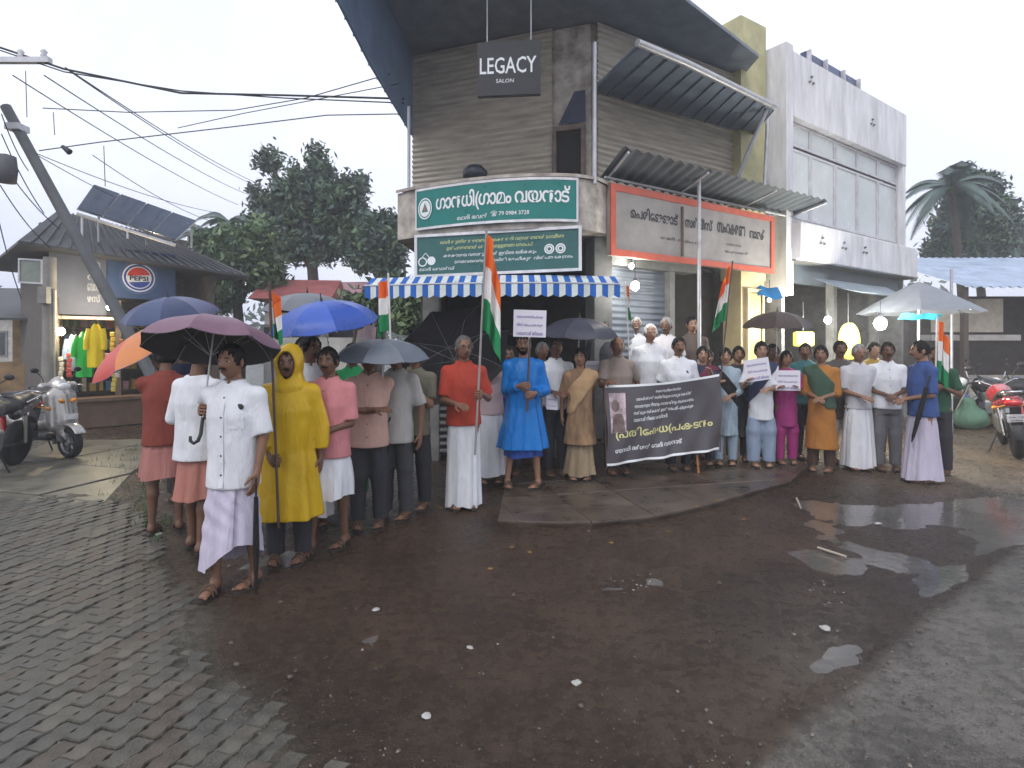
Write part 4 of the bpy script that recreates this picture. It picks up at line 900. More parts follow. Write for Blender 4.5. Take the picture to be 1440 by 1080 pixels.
def skirt(q, m, hem=.06, waist=.99, a0=.165, b0=.130, a1=.20, b1=.16, folds=.012, nf=9, name='mundu', seed=None, diag=0, wrap=True, yo=0, tuck=0, bulge=0):
    """cloth wrapped round the waist: an overlapping loft with hanging folds"""
    S = q.S; r = random.Random(seed if seed is not None else hsh(q.label) % 991); ph = [r.uniform(0,6.28) for _ in range(5)]
    n = 72; nz = 26; rg = []; fa = q.fat; folds *= .95
    if getattr(q,'hem',0) and waist > q.hem+.04 and name != 'inner_skirt': waist = q.hem+.04; a0, b0 = min(a0,.150), min(b0,.116)
    for i in range(nz+1):
        t = i/nz; ring = []
        for j in range(n):
            th = 2*math.pi*j/n*1.08-.04*2*math.pi if wrap else 2*math.pi*j/n
            ang = th-math.pi/2+.35                     # the overlap falls just beside the front
            zz = (waist+(hem-waist)*t)*S
            if diag: zz += t*diag*S*max(0, math.cos(ang+math.pi/2-.9))
            zz += .012*math.sin(3*ang+ph[0])*t
            A = (a0+fa*.9*(1-t*.6)+(a1-a0)*t+bulge*math.sin(math.pi*t))*S; B = (b0+fa*1.2*(1-t*.7)+(b1-b0)*t+bulge*.8*math.sin(math.pi*t))*S
            fd = folds*(.25+.9*t)*(math.sin(nf*ang+ph[1]+1.5*math.sin(2*ang+ph[2])+.8*t)+.35*math.sin((nf*2+1)*ang+ph[3]-1.1*t))
            fd += .004*math.exp(-((t-.2)/.10)**2)*math.sin(17*ang+ph[4])
            if diag: fd += .010*math.sin(26*(t-.5*math.sin(ang+.9)))*min(1,3*t)*(1-t)
            k = (.014*(j/n)*min(1,4*t) if wrap else 0)
            ring.append(Vector((math.cos(ang)*(A+fd+k), math.sin(ang)*(B+fd+k)+yo*t, zz)))
        rg.append(ring)
    mb = MB(); mb.rings(rg, 0, True, close=not wrap)
    return mb.build(name, m, q.root)
def border(q, m, **k): return None
def trousers(q, m, hem=.07, off=.016, loose=.012, amp=.004, name='trousers', waist=.99):
    waist = min(waist, getattr(q,'hem',waist)+.035)
    S = q.S; lo = [-.30,-.25,hem*S-.02]; hi = [.30,.25,waist*S+.02]
    for a in q.an: lo[0] = min(lo[0], a.x-.1); hi[0] = max(hi[0], a.x+.1); lo[1] = min(lo[1], a.y-.12); hi[1] = max(hi[1], a.y+.12)
    Fd = Field(lo, hi, q.h); Fd.prof([p for p in q.prof if .70*S < p[0] < 1.06*S], 0, off=off-.004, zbot=.74*S)
    for i in (0,1):
        Fd.cap(Vector((q.hip[i].x*.86,q.hip[i].y,q.hip[i].z)), q.kn[i], .064*S+off, .054*S+off*.7+loose, .04); Fd.cap(q.kn[i], q.an[i]-Vector((0,0,.06)), .056*S+off*.6+loose, .040*S+off*.5+loose, .02)
    wrinkle(Fd, amp, hsh(q.label) % 983, fz=30, fx=10); x, y, z = Fd.all(); Fd.V = np.maximum(Fd.V, np.maximum(hem*S-z, z-waist*S))
    v, f = Fd.mesh(); return npmesh(name, v, f, m, q.root)
def shawl(q, m, side=1, w=.10, off=.036, name='shawl', hem=.86):
    """cloth passed over one shoulder and across the chest"""
    S = q.S; Fd = Field([-.36,-.34,hem*S], [.36,.34,1.46*S], q.h); Fd.prof(q.prof, 0, off=off, ztop=1.40*S)
    for i in (0,1): Fd.cap(Vector((q.sh[i].x*.3,.006,1.352*S)), q.sh[i], .03*S+off*.5, .05*S+off*.6, .05)
    x, y, z = Fd.all(); inner = Fd.V+.034
    band = np.abs(side*x*.80-(z-1.16*S)*.62)-w*S*(1+.4*(1.35*S-z)); Fd.V = np.maximum(np.maximum(Fd.V, -inner), band); wrinkle(Fd, .005, hsh(q.label) % 77, 50, 30)
    v, f = Fd.mesh(); return npmesh(name, v, f, m, q.root)
def raincoat(q, m, hem=.42, hood=True, flare=.10, sleeve=1.75):
    o = top(q, m, sleeve=sleeve, hem=hem, off=.036, loose=.015, amp=.003, name='raincoat', flare=flare, vf=.018)
    if hood:
        S = q.S; c = q.Mh.translation; Fd = Field([c.x-.2,c.y-.25,c.z-.24], [c.x+.2,c.y+.25,c.z+.22], .009)
        Fd.ell((c.x,c.y+.018,c.z+.018), (.108*S,.128*S,.142*S), 0); Fd.cap((c.x,c.y+.05,c.z-.07), (c.x,c.y+.03,c.z-.18), .085, .13, .05)
        x, y, z = Fd.all(); wrinkle(Fd, .006, 5, 30, 20); L = Fd.V.copy()
        face = (np.sqrt(((x-c.x)/(.078*S))**2+((y-c.y+.14)/.14)**2+((z-c.z+.015)/(.125*S))**2)-1)*.078
        Fd.V = np.maximum(np.maximum(L, -(L+.022)), -face); v, f = Fd.mesh(); npmesh('hood', v, f, m, o)
    return o
def world(q, p): return q.M @ Vector(p)
# ---------------------------------------------------------------- shop on the left
ls = empty('roadside_shop', (0,0,0), 0, 'old roadside shop with dark sheet roof, blue painted boards and solar panels above', 'building')
LA = P(72,0,11.0); LA.z = 0; LB = P(300,0,13.2); LB.z = 0; LD = (LB-LA).normalized(); LN = Vector((LD.y,-LD.x,0)); RL = Matrix.Rotation(math.atan2(LD.y,LD.x),3,'Z'); LL = (LB-LA).length
def LF(t, o=0, z=0): return LA+LD*t+LN*o+up*z
M_LBLUE = mat('board_blue', (.045,.085,.19), rough=.55, var=.15, vs=2); M_LGREY = mat('board_greyblue', (.13,.145,.19), rough=.6, var=.2, vs=2); M_ROOFD = mat('roof_dark_sheet', (.060,.062,.068), rough=.6, var=.35, vs=3, bump=.2, bs=20)
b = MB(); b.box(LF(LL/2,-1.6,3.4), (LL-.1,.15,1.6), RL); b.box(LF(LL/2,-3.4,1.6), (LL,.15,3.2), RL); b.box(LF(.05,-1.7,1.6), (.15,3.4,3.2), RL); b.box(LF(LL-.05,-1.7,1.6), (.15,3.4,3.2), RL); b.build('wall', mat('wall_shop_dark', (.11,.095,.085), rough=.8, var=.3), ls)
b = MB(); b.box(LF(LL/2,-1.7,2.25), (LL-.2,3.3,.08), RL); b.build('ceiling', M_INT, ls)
b = MB(); b.box(LF(.42,.02,2.80), (.92,.05,1.20), RL); p1 = b.build('painted_board', M_LGREY, ls)
b = MB(); b.box(LF(1.52,.03,3.08), (1.26,.06,1.02), RL); p2 = b.build('painted_board', M_LBLUE, ls)
mpl = lambda t, z, l: (lambda x, y: LF(t+x,l,z+y))
for i, s_ in enumerate(('ദേ','വി','സ്റ്റോ','ഴ്സ്')): lettering(s_, mat('print_pale', (.45,.47,.50), rough=.6), p1, mpl(.56, 3.12-.22*i, .052), .22, .16, bold=.02)
# round drink emblem: red over white over blue with the word across it
b = MB(); ec = (1.45, 3.02)
def edisc(r, z0=-1, z1=1, l=.07, mi=0, n=36):
    pts = []
    for i in range(n):
        a = 2*math.pi*i/n; x = r*math.cos(a); z = r*math.sin(a); zz = max(min(z, z1*r+.10*x), z0*r+.10*x); pts.append(LF(ec[0]+x, l, ec[1]+zz))
    b.add(pts, [tuple(range(n))], mi)
edisc(.36,l=.064,mi=3); edisc(.30,l=.067,mi=0); edisc(.275,l=.070,mi=1); edisc(.235,l=.073,mi=0); edisc(.215,z0=.22,l=.076,mi=2); edisc(.215,z1=-.42,l=.076,mi=1)
b.build('emblem', [M_LTXT, mat('emblem_blue', (.03,.07,.35), rough=.5), mat('emblem_red', (.60,.05,.04), rough=.5), mat('emblem_halo', (.07,.13,.28), rough=.5)], p2)
lettering('PEPSI', mat('emblem_navy', (.01,.015,.06), rough=.5), p2, mpl(ec[0]-.17, ec[1]-.065, .080), .34, .10, bold=.03)
# roof: hipped dark sheets with an eave line, ridge to the left
ez = 3.32; rv = [LF(-.55,.55,ez+.16), LF(LL+.6,.55,ez-.10), LF(LL+.4,-4.2,ez), LF(-.55,-4.2,ez+.1), LF(.35,-1.5,4.50), LF(LL-.6,-1.7,4.25)]
b = MB(); b.add(rv, [(0,1,5,4),(1,2,5),(2,3,4,5),(3,0,4)]); b.add([p-up*.05 for p in rv[:4]], [(3,2,1,0)]); b.rings([[p-up*.05 for p in rv[:4]], rv[:4]], 0, False); lr = b.build('roof', M_ROOFD, ls)
b = MB()
for k in range(1,22):
    t = k/22; b.tube([rv[0].lerp(rv[1],t)+up*.012, rv[4].lerp(rv[5],t)+up*.012], .018, 5)
b.build('roof_ribs', M_ROOFD, lr)
# shop interior goods
for k in range(4):
    b = MB(); b.box(LF(LL/2,-2.6,.5+.5*k), (LL-.5,.6,.04), RL); b.build('shelf', mat('shelf_wood', (.10,.075,.055)), ls)
gm = MB()
for k in range(4):
    for i in range(22):
        w = random.uniform(.07,.16); h = random.uniform(.12,.40); gm.box(LF(.3+i*.165,-2.35,.52+.5*k+h/2), (w,.2,h), RL, mi=random.randrange(7))
tag(gm.build('shop_goods', GOODS), 'colourful goods packed on the shelves of the roadside shop', 'goods', kind='stuff')
b = MB(); b.box(LF(1.15,.55,.55), (2.0,.5,.06), RL); b.box(LF(1.15,.55,.27), (1.9,.4,.5), RL); tag(b.build('shop_counter', mat('counter_brown', (.14,.09,.06), rough=.6)), 'low brown counter in front of the roadside shop', 'counter')
for t in (.02,1.02,2.9):
    b = MB(); b.box(LF(t,.30,1.25), (.09,.09,2.5), RL); b.build('post', mat('post_brown', (.11,.085,.07), rough=.7), ls)
b = MB(); b.box(LF(1.0,.35,2.12), (2.2,.5,.05), RL); b.build('shade_board', mat('shade_pink', (.45,.33,.29), rough=.6), ls)
def hang_cloth(px, py, w, h, d, m, label, seed=0):
    c = P(px,py,d); root = empty('hanging_raincoat', c, R(12), label, 'raincoat', 'raincoats hung for sale')
    b = MB(); r = random.Random(seed); ph = r.uniform(0,6)
    def fn(s):
        def g(u, v_):
            wd = w*(.30+.70*min(1,v_*4))*(1-.06*v_); x = (u-.5)*wd; return Vector((x, s*(.035+.03*math.sin(math.pi*u))+.025*math.sin(9*u+ph)*v_, -h*v_+(-.05*abs(u-.5)*(1-v_))))
        return g
    b.grid(fn(-1),12,12); b.grid(fn(1),12,12); b.build('coat', m, root)
    for s in (-1,1):
        b = MB(); b.tube([(s*w*.36,0,-.10),(s*w*.52,-.02,-.30),(s*w*.55,-.03,-.48)], [.06,.055,.05], 10); b.build('sleeve', m, root)
    b = MB(); b.tube([(-w*.3,0,-.02),(0,0,.05),(w*.3,0,-.02)], .008, 5); b.tube([(0,0,.05),(0,0,.14)], .005, 5); b.build('hanger', M_BLACK, root)
hang_cloth(119,466,.30,.85,10.6,cloth('rain_green',(.02,.42,.06),rough=.4),'bright green raincoat hanging in front of the roadside shop',1)
hang_cloth(135,455,.26,.80,10.4,cloth('rain_yellow',(.80,.58,.01),rough=.4),'bright yellow raincoat hanging beside the green one',2)
hang_cloth(103,470,.22,.70,10.9,cloth('rain_blue',(.25,.36,.55),rough=.4),'pale blue raincoat hanging behind the green one',3)
bulb(86,466,10.6,'warm bulb at the front of the roadside shop',55,.06,(1,.75,.42)); bulb(154,432,10.9,'warm tube-lit bulb under the blue painted board',60,.05,(1,.85,.6))
for i, (px, py, c) in enumerate(((158,470,1),(165,500,3),(170,480,5),(150,500,6),(160,520,1),(86,505,3),(97,500,0))):
    b = MB(); p = P(px,py,10.7)
    for k in range(5): b.box(p+Vector((.008*math.sin(k*2+i),.01*math.sin(k),-.092*k)), (.085,.03,.085), Matrix.Rotation(.12*math.sin(k*3+i),3,'Y'), bev=.012)
    tag(b.build('packet_strip', GOODS[c]), 'strip of small packets hanging at the roadside shop front', 'packets', 'packet strips hung at the roadside shop')
# solar panels
sp = [P(131,261,11.6), P(276,312,12.4), P(247,339,11.6), P(108,294,10.9)]
M_SOL = mat('solar_cells', (.022,.040,.070), rough=.18, var=.2, vs=3, bump=0, spec=.6); M_SOLF = metalm('solar_frame', (.45,.46,.48), rough=.4, metal=.5)
for k in range(4):
    t0, t1 = k/4+.008, (k+1)/4-.008; q = [sp[0].lerp(sp[1],t0), sp[0].lerp(sp[1],t1), sp[3].lerp(sp[2],t1), sp[3].lerp(sp[2],t0)]; c = sum(q, Vector())/4
    root = empty('solar_panel', c, 0, ['dark solar panel at the rack end beside the leaning pole','dark solar panel on the roof rack, second from the leaning pole','dark solar panel on the roof rack, third from the leaning pole','dark solar panel at the rack end beside the bushy tree'][k], 'solar panel', 'solar panels on the shop roof')
    b = MB(); sheet(b, *[p-c for p in q[::-1]], .035); pn = b.build('panel', M_SOL, root); n = (q[1]-q[0]).cross(q[3]-q[0]).normalized()
    b = MB(); b.tube([p-c for p in q]+[q[0]-c], .018, 5); b.build('frame', M_SOLF, root)
rk = empty('panel_rack', P(180,330,11.6), 0, 'pale metal rack holding the solar panels over the shop roof', 'rack'); ro = -P(180,330,11.6)
for a, c_ in ((sp[3],sp[2]),(sp[0],sp[1])):
    b = MB(); b.tube([a-up*.09+ro, c_-up*.09+ro], .035, 6); b.build('rail', M_PIPE, rk)
for t in (.05,.5,.95):
    for a, c_ in ((sp[3],sp[2]),(sp[0],sp[1])):
        p = a.lerp(c_,t)-up*.1; b = MB(); b.tube([p+ro, Vector((p.x,p.y,3.7))+ro], .022, 6); b.build('leg', M_PIPE, rk)
# brown stall and pale board further left, end of the street
st = empty('market_stall', P(40,0,13.5)*1.0, 0, 'brown timber stall at the end of the street beside the roadside shop', 'stall'); st.location.z = 0; M_BRN = mat('stall_brown', (.19,.12,.055), rough=.75, var=.4, vs=4)
b = MB(); b.box((0,0,.6), (1.3,1.2,1.2)); b.build('counter', M_BRN, st); b = MB(); b.box((0,.3,1.75), (1.2,.1,1.2)); b.build('back_board', mat('stall_ochre', (.30,.20,.08), rough=.7, var=.4, vs=3), st)
b = MB(); sheet(b, Vector((-.9,-.9,2.15)), Vector((.9,-.9,2.15)), Vector((.9,.9,2.6)), Vector((-.9,.9,2.6)), .05); b.build('roof', M_ROOFD, st)
for x in (-.6,.6):
    b = MB(); b.box((x,-.6,1.1), (.07,.07,2.2)); b.build('post', M_BRN, st)
r5, mp5, L5 = flat_sign('hanging_board', P(28,398,10.6), P(62,400,10.6), .46, 'small blank grey-green board on the vertical post', mat('board_sage', (.20,.23,.20), rough=.6), M_PIPE, .03)
pp = empty('electric_post', (P(70,0,10.4).x,10.4,0), 0, 'upright concrete post beside the silver scooter', 'post'); b = MB(); b.tube([(0,0,0),(0,0,3.2)], [.13,.10], 10); b.build('shaft', mat('concrete_post', (.22,.21,.19), rough=.75, var=.3, vs=3), pp)
b = MB(); b.box((0,-.12,2.5), (.16,.12,.3)); b.build('meter_box', M_PIER, pp)
b = MB(); b.tube([(.09,-.02,0),(.10,-.02,2.6)], .03, 8); b.build('conduit', mat('conduit_pale', (.45,.43,.40), rough=.6), pp)
# far left backdrop houses
def house(name, px, d, w, dep, h, rh, wall, roof, label, ang=0, win=2):
    p = P(px,0,d); root = empty(name, (p.x,d,0), R(ang), label, 'house')
    b = MB(); b.box((0,0,h/2), (w,dep,h)); b.build('wall', wall, root)
    b = MB(); o = .35; b.add([Vector((-w/2-o,-dep/2-o,h-.08)),Vector((w/2+o,-dep/2-o,h-.08)),Vector((w/2+o,dep/2+o,h-.08)),Vector((-w/2-o,dep/2+o,h-.08)),Vector((-w/2-o,0,h+rh)),Vector((w/2+o,0,h+rh))], [(0,1,5,4),(2,3,4,5),(1,2,5),(3,0,4),(3,2,1,0)]); b.build('roof', roof, root)
    for i in range(win):
        x = -w/2+w*(i+.5)/win; b = MB(); b.box((x,-dep/2-.012,h*.55), (.9,.06,1.1)); wn = b.build('window', M_PIER, root); b = MB(); b.box((x,-dep/2-.03,h*.55), (.74,.06,.94)); b.build('pane', mat('pane_dark', (.03,.035,.04), rough=.2), wn)
M_REDR = mat('roof_red_tile', (.26,.075,.070), rough=.7, var=.3, vs=5); M_PINKW = mat('wall_pink', (.42,.28,.30), rough=.7, var=.2); M_CRW = mat('wall_cream', (.45,.42,.38), rough=.75, var=.25)
house('house', 428, 17.5, 1.5, 3, 2.95, .65, M_CRW, M_REDR, 'small house with a red roof and pale wall under the big tree', 8)
house('house', 492, 19, 1.3, 3, 3.1, .6, M_PINKW, mat('roof_pink', (.40,.22,.25), rough=.7, var=.2), 'pink house with a faded roof behind the flags', -5)
house('house', 5, 26, 5, 5, 3.0, 1.2, M_CRW, M_ROOFD, 'grey roofed house at the far end of the left street', 10)
# pale low wall under the blue umbrella side
b = MB(); b.box((P(440,0,15.5).x,15.5,.9), (2.6,.2,1.8)); tag(b.build('compound_wall', mat('wall_white_dirty', (.50,.49,.47), rough=.75, var=.25, vs=2)), 'whitewashed compound wall in front of the red-roofed house', 'wall')

# ---------------------------------------------------------------- shed on the right
sh = empty('market_shed', (0,0,0), 0, 'open shed with pale blue sheet roof on the right beyond the motorcycles', 'shed')
x0, x1 = P(1344,0,14).x, P(1344,0,14).x+9
b = MB(); k = 120; vs = []
for i in range(k+1):
    t = i/k; dz = .03*math.sin(2*math.pi*40*t); vs += [Vector((x0+(x1-x0)*t,13.6,2.98+dz)), Vector((x0+.4+(x1-x0)*t,18.0,4.35+dz))]
b.add(vs, [(2*i,2*i+1,2*i+3,2*i+2)[::-1] for i in range(k)], 0, True); b.build('roof', mat('roof_paleblue', (.36,.44,.56), rough=.5, var=.2, vs=2), sh)
b = MB(); b.box((x0+5.0,16.5,1.5), (9.0,.2,3.0)); b.build('back_wall', mat('shed_dark', (.07,.055,.05), rough=.8, var=.3), sh)
b = MB(); b.box((x0+.75,14.6,2.35), (1.7,.2,.85)); b.build('upper_panel', mat('panel_beige', (.42,.37,.30), rough=.7, var=.2), sh)
b = MB(); b.box((x0+.55,14.3,1.78), (2.2,.5,.14)); b.build('ledge', mat('ledge_pale', (.36,.34,.32), rough=.7), sh)
b = MB(); b.box((x0+.8,14.0,.45), (2.2,.4,.8)); b.build('counter', mat('counter_pale', (.30,.27,.23), rough=.7, var=.3), sh)
for x in (x0+.05,x0+2.4,x0+4.5):
    b = MB(); b.box((x,13.8,1.5), (.12,.12,3.0)); b.build('post', mat('post_dark', (.08,.06,.05), rough=.7), sh)
# sacks and crates in front of the shed
for i, (px, d, c, s_) in enumerate(((1352,11.5,(.09,.14,.38),.45),(1372,11.8,(.30,.30,.26),.5),(1392,12.2,(.20,.22,.14),.45),(1365,10.8,(.09,.17,.12),.4),(1383,11.2,(.24,.18,.10),.38))):
    p = P(px,0,d); b = MB(); Fd = Field([-.4,-.35,0],[.4,.35,.8],.03); Fd.cap((-.12,0,.2),(.12,0,.2),.2*s_/.45,.2*s_/.45,.05); Fd.cap((0,0,.2),(.03,0,.5),.22*s_/.45,.12*s_/.45,.1); wrinkle(Fd,.015,i,20,12); x,y,z = Fd.all(); Fd.V = np.maximum(Fd.V,-z)
    v_, f_ = Fd.mesh(); o = npmesh('sack', v_, f_, cloth('sack_%d' % i, c)); o.location = (p.x,d,0); o.rotation_euler[2] = i
    tag(o, ['blue filled sack beside the stall parasol pole','grey filled sack in front of the shed counter','olive filled sack nearest the parked motorcycles','dark green filled sack low in front of the blue one','brown filled sack between the grey and olive ones'][i], 'sack')

# ---------------------------------------------------------------- trees
M_BARK = mat('bark', (.075,.058,.045), rough=.85, var=.4, vs=6, bump=.6, bs=25)
def leaf_mat(name, c, var=.5): 
    m = mat(name, c, rough=.45, var=var, vs=1.1, bump=0, spec=.35); return m
M_LEAF = [leaf_mat('leaves_dark', (.070,.115,.066)), leaf_mat('leaves_mid', (.095,.150,.070)), leaf_mat('leaves_light', (.13,.19,.080)), leaf_mat('leaves_blue', (.095,.140,.120))]
def leaf_cloud(lobes, n, size, seed, mi_w=(1,1,.5)):
    r = np.random.default_rng(seed); vol = np.array([l[3]*l[4]*l[5] for l in lobes])**.75; cnt = np.maximum(1,(n*vol/vol.sum()).astype(int)); V = []; MI = []
    for l, c_ in zip(lobes, cnt):
        k = max(3, c_//26)                       # twigs that carry clumps of leaves
        d = r.normal(size=(k,3)); d /= np.linalg.norm(d,axis=1)[:,None]; rad = r.random(k)**.42; rad *= 1+.14*r.normal(size=k)
        tw = np.array(l[:3])+d*rad[:,None]*np.array(l[3:6])
        p = np.repeat(tw, 26, 0)+r.normal(size=(k*26,3))*size*1.25
        a = r.normal(size=p.shape); a /= np.linalg.norm(a,axis=1)[:,None]; b_ = r.normal(size=p.shape); b_ -= a*(a*b_).sum(1)[:,None]; b_ /= np.linalg.norm(b_,axis=1)[:,None]
        s_ = size*(.6+.8*r.random(len(p)))[:,None]; q = np.stack([p-a*s_, p+b_*s_*.42, p+a*s_, p-b_*s_*.42],1); V.append(q.reshape(-1,3))
        MI.append(np.repeat(r.choice(len(mi_w), size=k, p=np.array(mi_w)/sum(mi_w)), 26))
    V = np.concatenate(V); Fc = np.arange(len(V)).reshape(-1,4); return V, Fc, np.concatenate(MI)
def tree(px, d, lobes_px, label, n=7000, size=.16, seed=1, trunk_px=None, mats=(0,1,2), w=(1,1,.4), depth=.8, trunk_r=.2, name='tree', cat='tree', group=None):
    base = P(trunk_px or px,0,d); base.z = 0; root = empty(name, base, 0, label, cat, group); lobes = []
    for x, y, rx, ry in lobes_px:
        c_ = P(x,y,d)-base; c_.y += random.uniform(-.3,.3)*rx/F*d; lobes.append((c_.x,c_.y,c_.z,rx/F*d*.86,max(rx,ry)/F*d*depth*.86,ry/F*d*.86))
    V, Fc, MI = leaf_cloud(lobes, n, size, seed, w); npmesh('crown', V, Fc, [M_LEAF[i] for i in mats], root, smooth=False, mi=MI.tolist())
    b = MB(); zc = min(l[2] for l in lobes); top_ = Vector((sum(l[0] for l in lobes)/len(lobes)*.5, 0, zc)); b.tube([(0,0,-.05),top_*.5+Vector((.1,0,0)),top_], [trunk_r,trunk_r*.8,trunk_r*.65], 9)
    for l in lobes:
        c_ = Vector(l[:3]); b.tube([top_*.85, top_.lerp(c_,.5)+Vector((0,0,.2)), c_], [trunk_r*.5,trunk_r*.3,trunk_r*.08], 6)
        for k in range(4): e = c_+Vector((random.uniform(-1,1)*l[3],random.uniform(-1,1)*l[4],random.uniform(-.6,1)*l[5]))*.8; b.tube([top_.lerp(c_,.7), e], [trunk_r*.2,trunk_r*.04], 5)
    b.build('trunk', M_BARK, root); return root
tree(440,20,[(376,228,16,20),(372,215,11,10),(430,275,42,42),(400,300,40,38),(470,285,36,46),(497,262,20,24),(446,235,22,18),(505,310,20,32),(440,335,52,42),(372,300,26,24),(486,340,24,30),(410,350,28,24),(446,212,10,9),(360,270,12,12)],'tall dark leafy tree rising behind the crowd near the red-roofed house',n=19000,size=.115,seed=3,trunk_px=445,mats=(0,3,1),w=(1.2,1,.5),trunk_r=.26)
tree(335,17,[(300,375,32,30),(345,360,40,36),(380,390,22,30),(325,345,26,24),(365,335,22,22),(290,345,18,18),(310,412,36,22)],'bushy green tree between the solar panels and the tall tree',n=15000,size=.115,seed=5,mats=(0,1,2),w=(1,1.2,.5))
tree(530,19,[(530,340,26,30),(545,318,18,18),(512,362,18,22),(548,368,18,20),(555,345,14,22)],'leafy tree half hidden by the corner building slab',n=9000,size=.115,seed=8,mats=(0,3,1))
tree(470,15,[(500,432,30,12),(545,425,30,22),(585,430,34,26)],'low green hedge bushes behind the umbrellas',n=5000,size=.12,seed=9,name='hedge',cat='hedge',trunk_r=.06)
tree(585,12,[(570,440,18,30),(600,430,18,26),(560,400,14,10)],'green shrub showing under the striped awning',n=2200,size=.09,seed=10,name='shrub',cat='shrub',trunk_r=.04,mats=(0,1,2),w=(1,1,1))
tree(1385,22,[(1345,290,24,28),(1362,255,18,20),(1332,318,22,24),(1372,300,30,44),(1395,330,34,44),(1350,340,30,40),(1410,300,18,22),(1330,355,28,24),(1392,262,16,20),(1375,370,40,22)],'pale misty leafy tree beside the coconut palm',n=26000,size=.12,seed=12,mats=(3,0,1),w=(1.2,.6,.4))
tree(1450,30,[(1440,345,22,30),(1465,330,30,40),(1500,350,40,50)],'distant tree at the right over the blue shed roof',n=3500,size=.22,seed=13,mats=(3,0,1))
tree(20,30,[(-10,440,30,30),(20,455,22,22),(45,445,26,26)],'distant dark tree at the end of the left street',n=3000,size=.2,seed=14,mats=(0,3,1))
def palm(px, py, d, label, L=2.2, n=16, seed=0):
    r = random.Random(seed); top_ = P(px,py,d); base = Vector((top_.x+.4,d,0)); root = empty('coconut_palm', base, 0, label, 'palm tree'); t = top_-base
    b = MB(); b.tube([Vector((0,0,-.05)), t*.33+Vector((.15,0,0)), t*.7+Vector((.1,0,0)), t], [.17,.13,.11,.10], 9); b.build('trunk', M_BARK, root); b = MB()
    for k in range(n):
        a = 2*math.pi*k/n+r.uniform(-.2,.2); e = r.uniform(-.25,1.15); l = L*r.uniform(.8,1.1); dirh = Vector((math.cos(a),math.sin(a),0)); pts = []
        for i in range(11):
            s = i/10; pts.append(t+dirh*(l*s*math.cos(e*.8)*(1-.12*s))+up*(l*s*math.sin(e)-l*.75*s*s))
        b.tube(pts, [.03*(1-.85*i/10) for i in range(11)], 5)
        sd = Vector((-dirh.y,dirh.x,0))
        for i in range(1,40):
            s = i/40; j = s*10; i0 = min(int(j),9); p = pts[i0].lerp(pts[i0+1], j-i0); tg = (pts[i0+1]-pts[i0]).normalized(); ll = .55*math.sin(math.pi*min(1,s*.85+.12))*L/2.2
            for sg in (-1,1):
                q = p+(sd*sg*.75+tg*.55-up*.45).normalized()*ll*r.uniform(.85,1.1); w_ = tg*.028*L/2.2*1.6; b.add([p-w_,p+w_,q], [(0,1,2)], 0)
    b.build('crown', M_LEAF[3], root)
    b = MB()
    for k in range(6): b.ell(t+Vector((.16*math.cos(k),.16*math.sin(k),-.14)), (.10,.10,.13), 8, 6)
    b.build('coconuts', mat('coconut_green', (.07,.09,.03)), root)
palm(1338,262,20,'coconut palm standing at the right beyond the white building',2.1,18,3)
palm(322,312,26,'small coconut palm peeking above the bushy tree',1.9,14,5)
palm(290,330,24,'low coconut palm beside the solar panels',1.6,12,8)
# far wood closing the view
V, Fc, MI = leaf_cloud([(x, 62+6*math.sin(x), 2.4+1.2*math.sin(x*.7)+random.random(), 4.5, 3, 3.4+random.random()) for x in np.arange(-75,80,4.2)], 16000, .55, 21); tag(npmesh('far_wood', V, Fc, [M_LEAF[0],M_LEAF[3],M_LEAF[1]], smooth=False, mi=MI.tolist()), 'belt of distant trees closing the view behind the houses', 'wood', kind='stuff')

# ---------------------------------------------------------------- poles and wires
M_CONC = mat('pole_concrete', (.11,.115,.12), rough=.75, var=.25, vs=3); M_WIRE = mat('wire_black', (.03,.03,.032), rough=.6, bump=0)
lp = empty('leaning_pole', P(268,627,9.0), 0, 'thick grey concrete stay pole leaning left over the roadside shop', 'pole'); b = MB(); b.tube([Vector((0,0,-.02)), P(8,150,9.0)-P(268,627,9.0)], [.095,.075], 10); b.build('shaft', M_CONC, lp)
b = MB(); q = P(24,180,9.0)-P(268,627,9.0); b.box(q, (.22,.22,.10)); b.build('clamp', M_PIPE, lp)
mp_ = empty('electric_pole', (P(-22,0,8.6).x,8.6,0), 0, 'upright electric pole at the left edge carrying the overhead wires', 'pole'); b = MB(); b.tube([(0,0,0),(0,0,7.4)], [.13,.09], 10); b.build('shaft', M_CONC, mp_)
b = MB(); b.box((.25,0,5.9), (1.5,.08,.08)); b.build('crossarm', M_PIPE, mp_); 
for x in (-.35,.15,.55,.9):
    b = MB(); b.lathe([(.03,0),(.05,.03),(.03,.06),(.05,.09),(.02,.13)], 10, (x,0,5.94)); b.build('insulator', M_WHITE, mp_)
def wire(pts, r, label, sag=.0, n=16, group='overhead wires'):
    p = [Vector(q) for q in pts]; out_ = []
    for i in range(len(p)-1):
        for k in range(n): t = k/n; out_.append(p[i].lerp(p[i+1],t)-up*sag*4*t*(1-t))
    out_.append(p[-1]); b = MB(); b.tube(out_, r, 5); tag(b.build('overhead_wire', M_WIRE), label, 'wire', group)
wire([P(-20,60,8.6),P(90,97,8.6),P(255,131,8.8),P(400,134,8.9),P(568,139,8.5)], .016, 'thick black cable crossing the sky to the blue roof edge')
wire([P(-20,64,8.6),P(90,101,8.6),P(255,128,8.8),P(400,138,8.9),P(568,145,8.5)], .010, 'thinner cable twisted along the thick black cable')
wire([P(55,212,9.0),P(140,200,9.0),P(330,178,9.2),P(460,162,9.0),P(578,160,8.8)], .009, 'single wire from the leaning pole to the corner building')
wire([P(60,152,9.0),P(180,158,9.0),P(330,155,9.2),P(430,138,8.8),P(548,104,7.9)], .008, 'sagging wire rising towards the blue roof corner')
